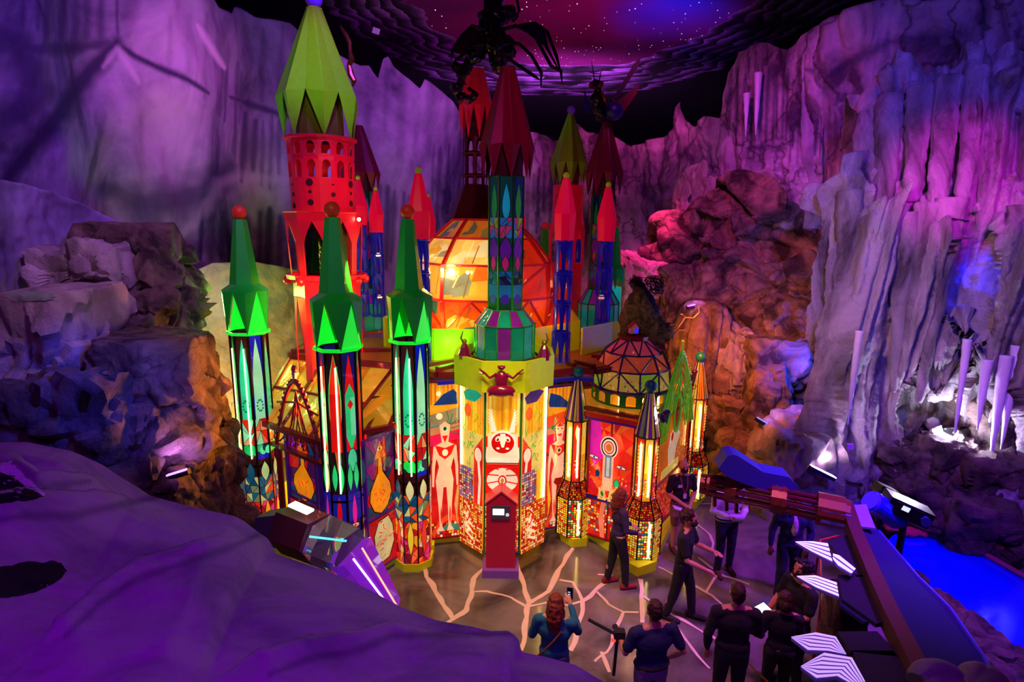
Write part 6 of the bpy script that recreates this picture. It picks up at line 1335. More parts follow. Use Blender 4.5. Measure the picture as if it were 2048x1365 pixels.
# ---- lime spired back tower
BY = 13.8; BX = xat(1127, 420, BY); t = thing('castle_tower', 'distant red lattice tower with a lime yellow folded spire and violet ball', 'tower', (BX, BY, zroof)); mb = MB(); za, zb_, zc_ = zat(1127, 368, BY), zat(1127, 322, BY), zat(1127, 226, BY)
petal_spire(mb, (BX, BY), zc_, zb_, za-.03, .07, .40, .34, 8, .1); mb.build('spire', [M_LIME, M_LIMD], t); mb = MB(); mb.ball((BX, BY, zc_+.1), .09, 16); mb.build('finial', M_PBALL, t)
zd_ = zat(1127, 446, BY); mb = MB(); lattice(mb, (BX, BY), lambda z: .355, 14, za-.55, za, (.28, za-.5, za-.3, za-.2)); lattice(mb, (BX, BY), lambda z: .355, 14, za-.3+.0, za, (.28, za-.22, za-.12, za-.05)) if False else None; mb.lathe((BX, BY, 0), [(.355, zd_), (.355, za-.55)], 24, cap=False); mb.build('drum', M_RED, t)
mb = MB(); lattice(mb, (BX, BY), lambda z: .43, 8, zd_-1.0, zd_, (.34, zd_-.9, zd_-.45, zd_-.12), a0=.3, kind='lancet'); mb.lathe((BX, BY, 0), [(.44, zd_), (.36, zd_+.01)], 8, .3, cap=False); mb.lathe((BX, BY, 0), [(.41, zroof), (.41, zd_-1.0)], 8, .3, cap=False); mb.build('shaft', M_RED, t)
# ---- far dark mosaic towers
for (px, pyb, pyl1, pyl2, pyc, pyw, pyt, Y, LRr, crr, lb, sd) in ((1196, 652, 600, 572, 388, 340, 240, 13.2, .47, .26, 'dark mosaic tower with teal lantern and dim red spire, right of the lime spired tower', 12), (722, 665, 612, 585, 395, 355, 262, 13.6, .47, .26, 'dark mosaic tower mostly hidden behind the tall red lattice tower', 13)):
    c = (xat(px, (pyb+pyc)/2, Y), Y); t = thing('castle_tower', lb, 'tower', (c[0], c[1], zroof)); lantern_and_column(t, c, zat(px, pyb, Y), zat(px, pyl1, Y), zat(px, pyl2, Y), zat(px, pyc, Y), LRr, crr, sd, False); dark_spire(t, c, zat(px, pyc, Y)+.02, zat(px, pyw, Y), zat(px, pyt, Y), .09, .40)
    mb = MB(); mb.prism(octo(c, .6), zroof, zat(px, pyb, Y)); mb.build('base', M_MRO, t)
# ---- far green spires
def small_green(px, pyball, pyw, pyb, Y, lb):
    x = xat(px, pyball, Y); t = thing('castle_tower', lb, 'tower', (x, Y, zat(px, pyb, Y))); z1, zw, z0 = zat(px, pyball+7, Y), zat(px, pyw, Y), zat(px, pyb, Y); s_ = .26
    mb = MB(); mb.lathe((x, Y, 0), [(s_*1.0, zw), (s_*.65, zw+.1), (.08, z1), (.07, z1)], 8); 
    for i in range(8): a = 2*pi*i/8; h = pi/8; mb.add([(x+s_*cos(a-h), Y+s_*sin(a-h), zw), (x+s_*1.06*cos(a), Y+s_*1.06*sin(a), zw), (x+s_*cos(a+h), Y+s_*sin(a+h), zw), (x+s_*cos(a), Y+s_*sin(a), z0)], [(0, 1, 3), (1, 2, 3)])
    mb.build('spire', M_GRN, t); mb = MB(); mb.cc = col('#18b8a0'); mb.lathe((x, Y, 0), [(s_*.8, zroof), (s_*.8, z0+.05)], 8, cap=False); mb.build('glass_shaft', G_MID, t); mb = MB(); mb.ball((x, Y, z1+.09), .085, 14); mb.build('finial', M_BALLR, t)
small_green(1225, 443, 530, 572, 14.0, 'far green spired tower right of the red turret on blue colonnade')
small_green(1083, 450, 530, 580, 14.4, 'far green spired tower between the great dome and the lime spired back tower')
# ------------------------------------------------------------ pool
def g3(px, py, z): return gz(px, py, z)
PZ = .35; wm, nt, b = newmat('pool_water'); setin(b, Base_Color=(0.0, 0.01, 0.85, 1), Roughness=.12); b.inputs['Emission Color'].default_value = (0, .0, 1, 1); b.inputs['Emission Strength'].default_value = .08  # underwater light is put into the water's blue colour and faint glow
tc = nt.nodes.new('ShaderNodeTexCoord'); nz = nt.nodes.new('ShaderNodeTexNoise'); nz.inputs['Scale'].default_value = 3; nt.links.new(tc.outputs['Object'], nz.inputs['Vector']); bp = nt.nodes.new('ShaderNodeBump'); bp.inputs['Strength'].default_value = .1; nt.links.new(nz.outputs['Fac'], bp.inputs['Height']); nt.links.new(bp.outputs[0], b.inputs['Normal'])
pp = [g3(x, y, PZ) for x, y in ((1770, 1075), (1800, 1045), (1860, 1040), (1960, 1070), (2048, 1117), (2200, 1200), (2250, 1420), (2048, 1260), (1900, 1165), (1820, 1120))]
t = thing('pool', 'glowing deep blue pool on the right behind the long blue wing', 'pool', pp[0]); mb = MB(); mb.prism([(p.x, p.y) for p in pp], PZ-.04, PZ); mb.build('water', wm, t)
mb = MB(); q = [g3(x, y, PZ+.05) for x, y in ((1850, 1036), (1958, 1066), (2048, 1113), (2200, 1194))]; mb.tube(q, .045, 8); mb.build('rim', paint('rose_rim', '#a83068', .5), t)
mb = MB(); mb.prism([(p.x, p.y) for p in pp], 0.0, PZ-.04); mb.build('basin', paint('pool_basin', '#101048', .6), t)
# ------------------------------------------------------------ long blue winged machine
WZ = 1.85; MNV = paint('navy_panel', '#08085a', .95, bump=.3); MNV2 = paint('dark_navy_panel', '#0c0a30', .6, bump=.3); MED = paint('edge_brown', '#4a1428', .7); MWH = glow('feather_white', (.80, .74, 1.0), .95)
t = thing('wing_machine', 'long dark blue folded wing beam running down the right side of the platform', 'sculpture', g3(1750, 1060, 0))
L_ = [g3(x, y, WZ) for x, y in ((1708, 985), (1728, 1040), (1770, 1130), (1810, 1210), (1855, 1290), (1915, 1400))]; R_ = [g3(x, y, WZ-.1) for x, y in ((1735, 978), (1768, 1040), (1850, 1130), (1915, 1190), (1985, 1285), (2040, 1400))]
mb = MB()
for i in range(5):
    a, b2, c, d = L_[i], L_[i+1], R_[i+1], R_[i]; mb.add([a, b2, c, d, a-Vector((0, 0, .12)), b2-Vector((0, 0, .12)), c-Vector((0, 0, .12)), d-Vector((0, 0, .12))], [(0, 1, 2, 3), (7, 6, 5, 4), (0, 4, 5, 1), (1, 5, 6, 2), (2, 6, 7, 3), (3, 7, 4, 0)])
mb.build('flank_panel', MNV, t)
mb = MB()
for a, b2 in zip(L_, L_[1:]): mb.bar(a+Vector((-.05, 0, -.05)), b2+Vector((-.05, 0, -.05)), .16, .22)
mb.build('spine_beam', MED, t)
mb = MB(); pr = [R_[1], R_[2], R_[3], R_[4], R_[5]]; mb.tube([p+Vector((.01, 0, 0)) for p in pr], .022, 6); mb.build('violet_edge', paint('violet_edge_paint', '#3a2ac0', .5), t)
mb = MB(); q = [g3(x, y, WZ+.02) for x, y in ((1715, 993), (1742, 990), (1762, 1038), (1728, 1035))]; mb.slab(q, (0, 0, 1), .03); mb.build('grey_plate', paint('violet_grey_plate', '#8a70c0', .6), t)
for p4 in (((1668, 1062), (1722, 1043), (1772, 1130), (1728, 1133), (1690, 1092)), ((1690, 1130), (1760, 1127), (1812, 1215), (1770, 1225), (1700, 1178)), ((1692, 1243), (1772, 1240), (1822, 1290), (1720, 1282)), ((1724, 1280), (1806, 1278), (1900, 1400), (1800, 1400), (1752, 1345))):
    mb = MB(); mb.slab([g3(x, y, WZ-.08) for x, y in p4], (0, 0, -1), .05); mb.build('feather_base', MNV2, t)
mb = MB(); mb.slab([g3(x, y, WZ-.12) for x, y in ((1693, 1165), (1750, 1205), (1756, 1222), (1745, 1222), (1697, 1190))], (0, 0, -1), .04); mb.build('strut', MNV, t)
mb = MB(); mb.slab([g3(x, y, WZ-.2) for x, y in ((1760, 1345), (1820, 1352), (1880, 1420), (1780, 1420))], (0, 0, -1), .04); mb.build('strut', MNV, t)
for (x, y) in ((1745, 1090), (1850, 1290)):
    p = g3(x, y, WZ-.2); mb = MB(); mb.tube([(p.x, p.y, 0), (p.x, p.y, p.z+.05)], .06, 10); mb.build('post', MNV2, t)
FE = [(((1603, 1066), (1637, 1064), (1668, 1067)), ((1603, 1067), (1636, 1086), (1679, 1106)), 'topmost white patterned feather fin on the blue wing, by the pipe bundle', 4), (((1679, 1087), (1692, 1090), (1726, 1116)), ((1679, 1100), (1690, 1114), (1716, 1128)), 'short pale blue feather fin right beside the topmost one', 2),
 (((1608, 1135), (1645, 1132), (1688, 1145)), ((1608, 1136), (1648, 1158), (1694, 1175)), 'white patterned feather fin above the head of the man with the tablet', 4), (((1601, 1257), (1650, 1246), (1690, 1253), (1712, 1288)), ((1601, 1259), (1634, 1284), (1675, 1284), (1712, 1289)), 'violet white striped feather fin, third from the top', 5), (((1622, 1315), (1668, 1286), (1724, 1294), (1752, 1342)), ((1622, 1317), (1653, 1340), (1694, 1334), (1726, 1349)), 'lowest and largest white striped feather fin', 6)]
for U, Lw, lb, ns in FE:
    Up = [g3(x, y, WZ+.02) for x, y in U]; Lp = [g3(x, y, WZ+.02) for x, y in Lw]; t = thing('feather_fin', lb, 'feather', Up[0], 'glowing feather fins on the blue wing')
    mb = MB(); mb.slab(Up+Lp[::-1], (0, 0, -1), .03); mb.build('backing', paint('fin_violet', '#5a40a0', .5, emit=.15), t)
    mb = MB(); up = Vector((0, 0, .004))
    for k in range(ns):
        t0, t1 = (k+.12)/ns, (k+.78)/ns
        for i in range(len(Up)-1):
            q = [Up[i].lerp(Lp[i], t0), Up[i+1].lerp(Lp[i+1], t0), Up[i+1].lerp(Lp[i+1], t1), Up[i].lerp(Lp[i], t1)]; mb.add([v+up for v in q], [(3, 2, 1, 0)])
    mb.build('white_stripes', MWH if ns < 5 else glow('feather_violet', (.58, .42, 1.0), .8), t)
# ------------------------------------------------------------ pipe bundle with blue shell
A_, B_ = at(1410, 955, 8.6), at(1708, 1008, 7.7); dirv = (B_-A_).normalized(); ux = dirv.cross(Vector((0, 0, 1))).normalized(); uz = ux.cross(dirv); MP = paint('oxblood_pipe', '#6a2438', .3, metal=.5, coat=.3); MCL = paint('collar_brown', '#7a3a28', .35, metal=.3, coat=.3)
t = thing('pipe_bundle', 'bundle of dark red pipes held by collars, reaching left from the blue wing', 'sculpture', A_); Lh = (B_-A_).length
def ringp(s, r, k, n): a = 2*pi*k/n+.2; return A_+dirv*(Lh*s)+(ux*cos(a)+uz*sin(a))*r
for k in range(9): mb = MB(); mb.tube([ringp(s, r, k, 9) for s, r in ((0.02, .12), (.12, .155), (.5, .15), (.85, .16), (.97, .2))], .036, 8); mb.build('pipe', MP, t)
for s0, s1, r in ((.0, .035, .16), (.05, .07, .19), (.18, .26, .205), (.50, .60, .205), (.52, .535, .22), (.57, .585, .22), (.80, .97, .24), (.97, 1.0, .2)):
    mb = MB(); mb.tube([A_+dirv*(Lh*s0), A_+dirv*(Lh*s1)], r, 12); mb.build('collar', MCL, t)
for s in (.16, .28): 
    for k in range(3): mb = MB(); p = A_+dirv*(Lh*s)-Vector((0, .16, 0))+Vector((0, 0, .1-.1*k)); mb.ball(p, .025, 8); mb.build('blue_lamp', paint('lilac_knob', '#8078e0', .3), t)
for s in (.84, .90):
    for k in (-1, 1): mb = MB(); p = A_+dirv*(Lh*s)+Vector((0, -.22, .07*k-.02)); mb.bar(p-dirv*.12, p+dirv*.12, .05, .05); mb.build('lilac_slot', paint('lilac_slot', '#6a68d8', .35), t)
for x, y0, y1 in ((1462, 985, 1008), (1482, 985, 1012), (1438, 978, 1000)): mb = MB(); Yp = 8.4; mb.bar(at(x, y0-12, Yp), at(x+1, y1, Yp), .05); mb.build('hanging_rod', MP, t)
mb = MB(); SH = [(1445, 925), (1462, 899), (1474, 896), (1484, 899), (1534, 929), (1588, 938), (1604, 957), (1596, 966), (1570, 972), (1528, 964), (1482, 948), (1462, 940)]; P_ = [at(x, y, 8.15) for x, y in SH]
n_ = len(P_); V_ = P_+[p+Vector((.02, .28, .03)) for p in P_]; mb.add(V_, [tuple(range(n_))[::-1], tuple(range(n_, 2*n_))]+[(i, (i+1) % n_, n_+(i+1) % n_, n_+i) for i in range(n_)]); mb.build('blue_shell', paint('blue_shell_paint', '#2a2a98', .6, bump=.5), t)
# ------------------------------------------------------------ black projector, blue drum and litter by the pool
pj = at(1822, 992, 8.0); t = thing('projector', 'black stage projector with a small lit label standing by the pool', 'projector', pj); MK_ = paint('black_plastic', '#0a0a10', .35)
mb = MB(); R3 = Matrix.Rotation(-.3, 3, 'Z') @ Matrix.Rotation(.35, 3, 'Y'); mb.box(pj, (.62, .34, .24), M=R3); mb.box(pj+R3 @ Vector((-.05, -.19, 0)), (.4, .06, .2), M=R3); mb.build('body', MK_, t)
mb = MB(); mb.box(pj+R3 @ Vector((-.1, -.225, .05)), (.10, .01, .07), M=R3); mb.build('lit_label', glow('label_glow', (.7, .9, .7), .9), t); mb = MB(); c = pj+R3 @ Vector((.2, -.18, 0)); mb.tube([c, c+R3 @ Vector((0, -.08, 0))], .07, 14); mb.build('lens', paint('lens_violet', '#30306a', .1), t)
mb = MB(); mb.tube([(pj.x, pj.y, 0), pj], .05, 8); mb.build('stand', MK_, t)
p2 = at(1778, 958, 8.6); t = thing('lamp_rig', 'black spotlight yoke on a clamp above the blue drum', 'lamp', p2); mb = MB(); mb.box(p2, (.3, .2, .16), M=Matrix.Rotation(.4, 3, 'Y')); mb.tube([p2+Vector((-.14, -.1, .05)), p2+Vector((.1, -.12, .02)), p2+Vector((.36, -.1, -.16))], .03, 8); mb.build('yoke', MK_, t); mb = MB(); mb.tube([p2+Vector((.0, -.1, -.02)), p2+Vector((.0, -.2, -.06))], .07, 12); mb.build('lamp_head', MK_, t); mb = MB(); mb.tube([(p2.x, p2.y, .2), p2], .03, 8); mb.build('stand', MK_, t)
p3 = at(1772, 1000, 8.0); t = thing('blue_drum', 'glossy blue drum lying beside the black projector', 'drum', p3); mb = MB(); mb.tube([p3+Vector((-.16, 0, .16)), p3+Vector((.3, .05, -.14))], .17, 20); mb.build('shell', paint('blue_gloss', '#2418d0', .25), t); mb = MB(); mb.tube([p3+Vector((-.19, 0, .18)), p3+Vector((-.15, 0, .155))], .15, 20); mb.build('end_cap', paint('violet_gloss', '#5a3af0', .25), t); mb = MB(); mb.tube([(p3.x, p3.y, .2), (p3.x, p3.y, p3.z-.1)], .05, 8); mb.build('post', MK_, t)
for (x, y, w_, lb) in ((1805, 1030, .30, 'red folded cloth at the head of the pool beside the blue drum'), (1838, 1034, .26, 'rose coloured cloth at the head of the pool below the projector')): boulder('cloth_heap', g3(x, y, .45), (w_*1.5, .35, .12), paint('rose_cloth', '#c02858', .8), lb, cat='cloth', k=2.2, a=.05, s=3, sub=4, seed=x)
# red handrail and brown post near the wing
t = thing('handrail', 'thin red handrail behind the tablet man beside the feather fins', 'railing', g3(1655, 1180, 0)); mb = MB(); mb.tube([g3(1650, 1068, 1.0), g3(1652, 1062, 1.05), g3(1690, 1052, 1.05), g3(1700, 1060, 1.0)], .018, 8); mb.tube([g3(1664, 1160, 1.0), g3(1658, 1190, 1.0), g3(1672, 1205, 1.0), g3(1695, 1208, 1.0)], .02, 8)
a_, b_ = g3(1652, 1062, 1.05), g3(1658, 1190, 1.0); mb.tube([a_, b_], .018, 8); mb.tube([(a_.x, a_.y, 0), a_], .018, 8); mb.tube([(b_.x, b_.y, 0), b_], .018, 8); mb.build('rail', paint('red_rail', '#d01830', .4), t)
boulder('boulder', g3(1702, 1235, .95), (.46, .46, 1.2), R_BRN, 'rust brown rounded rock post between the third fin and the handrail', k=2.6, a=.06, s=2, sub=4, seed=5)
# barrier strap held in the foreground
t = thing('boom_pole', 'thin brass coloured pole slanting across the lower right foreground', 'pole', at(1522, 1318, 6.1)); mb = MB(); mb.tube([at(1520, 1316, 6.1), at(1640, 1425, 5.0)], .012, 8); mb.build('pole_shaft', paint('brass', '#a87830', .3, metal=.8), t)
# ------------------------------------------------------------ acrylic slide nose at lower left
PTH = [at(545, 1072, 7.3), at(592, 1070, 7.1), at(655, 1092, 6.7), at(715, 1115, 6.5), at(796, 1225, 6.5)]; t = thing('crystal_tunnel', 'six sided maroon and clear acrylic crystal tunnel poking over the purple ledge', 'sculpture', PTH[2])
def hexseg(p, q, r0, r1, name, mat, ph=0): mb = MB(); mb.tube([p, q], [r0, r1], 6, cap=True); return mb.build(name, mat, t)
MM = paint('maroon_panel', '#5a1230', .45, coat=.3); hexseg(PTH[0], PTH[1], .24, .28, 'grey_section', paint('violet_grey_panel', '#4a3060', .5)); hexseg(PTH[1], PTH[2], .34, .32, 'maroon_section', MM)
am, nt, b = newmat('clear_acrylic'); setin(b, Base_Color=(.75, .85, 1, 1), Roughness=.03, IOR=1.3); b.inputs['Transmission Weight'].default_value = .9
am2, nt, b = newmat('iridescent_acrylic'); setin(b, Base_Color=(.35, .06, .75, 1), Roughness=.06); b.inputs['Transmission Weight'].default_value = .35; b.inputs['Thin Film Thickness'].default_value = 420; b.inputs['Coat Weight'].default_value = 1
b.inputs['Emission Color'].default_value = (.35, .01, .9, 1); b.inputs['Emission Strength'].default_value = .22
hexseg(PTH[2], PTH[3], .32, .30, 'clear_section', am); hexseg(PTH[3], PTH[4], .29, .17, 'iridescent_section', am2)
mb = MB(); a_, b_ = at(594, 1022, 6.85), at(632, 1037, 6.7); mb.bar(a_, b_, .12, .03); mb.build('white_light_strip', glow('strip_white', (.8, .95, 1), 1.6), t)
mb = MB(); mb.tube([PTH[3]+Vector((.10, -.24, .06)), PTH[4]+Vector((.06, -.12, .06))], .012, 6); mb.build('light_tube', glow('pink_white_tube', (1, .75, .95), 2.5), t); mb = MB(); mb.tube([PTH[3]+Vector((.2, -.2, .18)), PTH[4]+Vector((.12, -.1, .1))], .012, 6); mb.build('light_tube', glow('orange_tube', (1, .35, .2), 2.0), t)
mb = MB(); c = PTH[2].lerp(PTH[3], .5); mb.tube([c+Vector((-.25, -.2, .24)), c+Vector((.2, -.2, .19))], .012, 6); mb.build('light_tube', glow('cyan_tube', (.1, .8, 1), 1.6), t)
# ------------------------------------------------------------ lamps fixed in the rocks
def fixture(px0, py0, px1, py1, Y, lb, c, s, e, tgt, w_=.1):
    h0 = hit((px0+px1)/2, (py0+py1)/2)[0]; Y = h0.y-.10 if h0 is not None and abs(h0.y-Y) < 4 else Y
    a, b2 = at(px0, py0, Y), at(px1, py1, Y); m = (a+b2)/2; t = thing('flood_lamp', lb, 'lamp', m); mb = MB(); mb.bar(a+Vector((0, .03, -.02)), b2+Vector((0, .03, -.02)), w_*1.5, .08); mb.build('housing', MK_, t); mb = MB(); mb.bar(a+Vector((0, -.03, .03)), b2+Vector((0, -.03, .03)), w_, .02); mb.build('lens', glow('violet_lens_%d' % px0, c, s), t)
    lamp('SPOT', 'flood_light', m+Vector((0, -.15, .12)), tgt, c, e, .08, 120, 1)
fixture(1628, 914, 1676, 936, 8.9, 'violet floodlight bar lying in the rocks at the foot of the great icefall', (.75, .45, 1.0), 4.0, 90, at(1705, 790, 11), .12)
fixture(346, 975, 384, 962, 7.0, 'violet floodlight in the rock niche on the left', (.40, .15, 1.0), 4.0, 70, at(365, 930, 7.5), .05)
fixture(1372, 604, 1386, 600, 14.6, 'small violet floodlight on the ledge left of the fluted pillar', (.45, .12, 1.0), 2.0, 60, at(1355, 570, 16), .08)
fixture(1518, 822, 1540, 834, 11.6, 'small blue floodlight below the egg shaped boulder', (.1, .12, 1.0), 3.0, 14, at(1560, 770, 12.4), .06)
for x, y, Y, lb in ((1706, 872, 9.4, 'small white junction box on the icefall'), (463, 828, 12.2, 'small white box fixed to the yellow lit cliff'), (733, 71, 18, 'small pale square panel hanging against the black ceiling edge')):
    p = at(x, y, Y); mb = MB(); k_ = .11 if Y < 15 else .2; mb.box(p, (k_, .05, k_*.8), M=Matrix.Rotation(.3 if Y > 15 else 0, 3, 'Y')); tag(mb.build('junction_box', paint('off_white', '#c8b8c8', .5)), lb, 'box')
# ------------------------------------------------------------ hanging sculptures
MD = paint('dark_scrap_metal', '#141018', .35, metal=.5, coat=.5); MDR = paint('dark_red_film', '#400818', .25, coat=.5); YQ = 11.6
q = lambda x, y, d=0: at(x, y, YQ+d)
t = thing('hanging_dragon', 'dark winged scrap metal creature hanging above the red spires', 'sculpture', q(960, 60))
mb = MB(); mb.tube([q(968, -90), q(968, 60)], .16, 10); mb.tube([q(946, -90), q(950, 55)], .025, 6); mb.tube([q(1000, -60), q(1018, 25)], .025, 6); mb.build('hanger', MD, t)
blobmesh('body', [('t', [q(955, 40), q(965, 75), q(985, 100), q(975, 128)], [.16, .2, .22, .15]), ('b', q(985, 30), .26, (1.1, .8, .5)), ('t', [q(960, 80), q(935, 110), q(915, 135), q(905, 165)], [.15, .13, .11, .09]), ('t', [q(905, 165), q(895, 190), q(898, 202), q(925, 203), q(936, 193), q(932, 184), q(922, 183)], [.1, .07, .06, .05, .04, .03, .02]), ('b', q(897, 140), .12, (1, .8, 1))], .03, MD, t, 1, rough=.12, sf=5)
for pts in ([(970, 65), (1012, 52), (1035, 62), (1052, 75), (1085, 130), (1105, 140), (1108, 165)], [(1018, 52), (1050, 46), (1075, 62), (1095, 110), (1107, 150)], [(1052, 75), (1072, 88), (1108, 150)], [(980, 85), (1020, 88), (1045, 110), (1066, 145), (1066, 175)], [(975, 100), (1010, 125), (1050, 150), (1066, 160)], [(955, 62), (925, 55), (905, 75), (887, 105), (885, 125)], [(955, 90), (925, 95), (905, 115), (888, 130)], [(945, 70), (915, 100), (900, 125)]):
    mb = MB(); mb.tube([q(x, y, -.15) for x, y in pts], [.035]*(len(pts)-1)+[.008], 6); mb.build('wing_rib', MD, t)
for pts in ([(1012, 54), (1050, 48), (1072, 64), (1078, 90), (1052, 76), (1035, 64)], [(925, 58), (905, 76), (888, 108), (905, 112), (930, 92), (945, 66)]): mb = MB(); mb.slab([q(x, y, -.12) for x, y in pts], (0, 1, 0), .01); mb.build('wing_film', paint('violet_film', '#2a1860', .2, coat=.5) if pts[0][0] > 1000 else MDR, t)
YR = 12.9; q2 = lambda x, y, d=0: at(x, y, YR+d)
t = thing('hanging_insect_rider', 'dark insect figure with long blade wings above the dim red spire', 'sculpture', q2(1180, 200))
blobmesh('body', [('b', q2(1176, 165), .13, (1.1, .9, .8)), ('t', [q2(1177, 175), q2(1180, 195), q2(1186, 225)], [.08, .16, .12])], .025, MD, t, 1, rough=.05)
for a_ in (((1172, 155), (1168, 130), (1165, 118)), ((1182, 158), (1184, 142), (1188, 132))): mb = MB(); mb.tube([q2(*p) for p in a_], [.015, .01, .005], 5); mb.build('antenna', MD, t)
for k_ in (-1, 1): mb = MB(); mb.ball(q2(1176+k_*9, 165, -.1), .06, 10); mb.build('eye', paint('ruby_eye', '#7a1828', .2), t)
mb = MB(); mb.slab([q2(1210, 190), q2(1250, 122), q2(1258, 110), q2(1263, 113), q2(1258, 128), q2(1228, 178), q2(1215, 198)], (0, 1, 0), .05); mb.build('blade_wing', MD, t); mb = MB(); mb.slab([q2(1215, 200), q2(1262, 160), q2(1258, 180), q2(1235, 215), q2(1215, 212)], (0, 1, 0), .03); mb.build('red_wing', MDR, t); mb = MB(); mb.slab([q2(1153, 175), q2(1160, 195), q2(1166, 212), q2(1158, 222), q2(1154, 205)], (0, 1, 0), .03); mb.build('blue_wing', paint('blue_film', '#2a20a0', .2, coat=.6), t)
mb = MB(); mb.ball(q2(1213, 217), .20, 18, (1, 1, .9)); mb.build('blue_globe', paint('blue_globe_paint', '#10106a', .4), t); mb = MB(); mb.tube([q2(1188, 180, -.1), q2(1193, 192, -.15), q2(1196, 200, -.1)], [.04, .03, .01], 8); mb.build('gold_claw', paint('gold_metal', '#c07818', .3, metal=.8), t)
YS = 11.3; q3 = lambda x, y: at(x, y, YS); t = thing('hanging_serpent', 'thin shiny bronze serpent shape dangling right of the lime green spire', 'sculpture', q3(688, 120)); mb = MB(); mb.tube([q3(661, 63), q3(672, 78), q3(681, 95), q3(682, 112), q3(686, 128), q3(681, 142), q3(685, 160), q3(692, 172), q3(690, 184)], [.012, .035, .04, .03, .06, .045, .06, .05, .012], 8); mb.build('body', paint('bronze_gloss', '#8a4a2a', .2, metal=.8), t); mb = MB(); mb.tube([q3(661, 63), at(661, -80, YS)], .006, 4); mb.build('wire', MD, t)
# plaque-like painted puddle discs on two ledges
for (x0, y0, Y, rx, ry, lb) in ((232, 738, 7.45, .52, .32, 'pale oval puddle mark painted on the flat top of the big brown left ledge'), (55, 625, 7.4, .42, .25, 'greenish puddle mark painted on the ledge at the left frame edge')):
    pass
# ------------------------------------------------------------ people
SKN = paint('skin', '#c98a6a', .5, var=.05, bump=0); SKD = paint('skin_deep', '#7a4a34', .5, var=.05, bump=0)
def cloth(n, c): return paint('cloth_'+n, c, .85, bump=.5, var=.2)
K_BLK = cloth('black', '#15151c'); K_NVY = cloth('navy', '#1c2450'); K_WHT = cloth('white', '#d8d0dc'); K_JEAN = cloth('jeans', '#3a4870'); K_GRY = cloth('grey', '#77788a'); K_TEAL = cloth('teal', '#126078'); K_PUR = cloth('plum', '#3a2450'); K_CAMO = cloth('camouflage', '#8a5a50'); K_GRN = cloth('olive', '#3a4a38')
H_AUB = paint('auburn_hair', '#7a2c14', .6, bump=1, var=.4); H_BLK = paint('black_hair', '#0e0a0c', .6, bump=1, var=.4); H_BRN = paint('brown_hair', '#3a1c12', .6, bump=1, var=.4); H_FAIR = paint('sandy_hair', '#8a5a30', .7, bump=.5, var=.3)
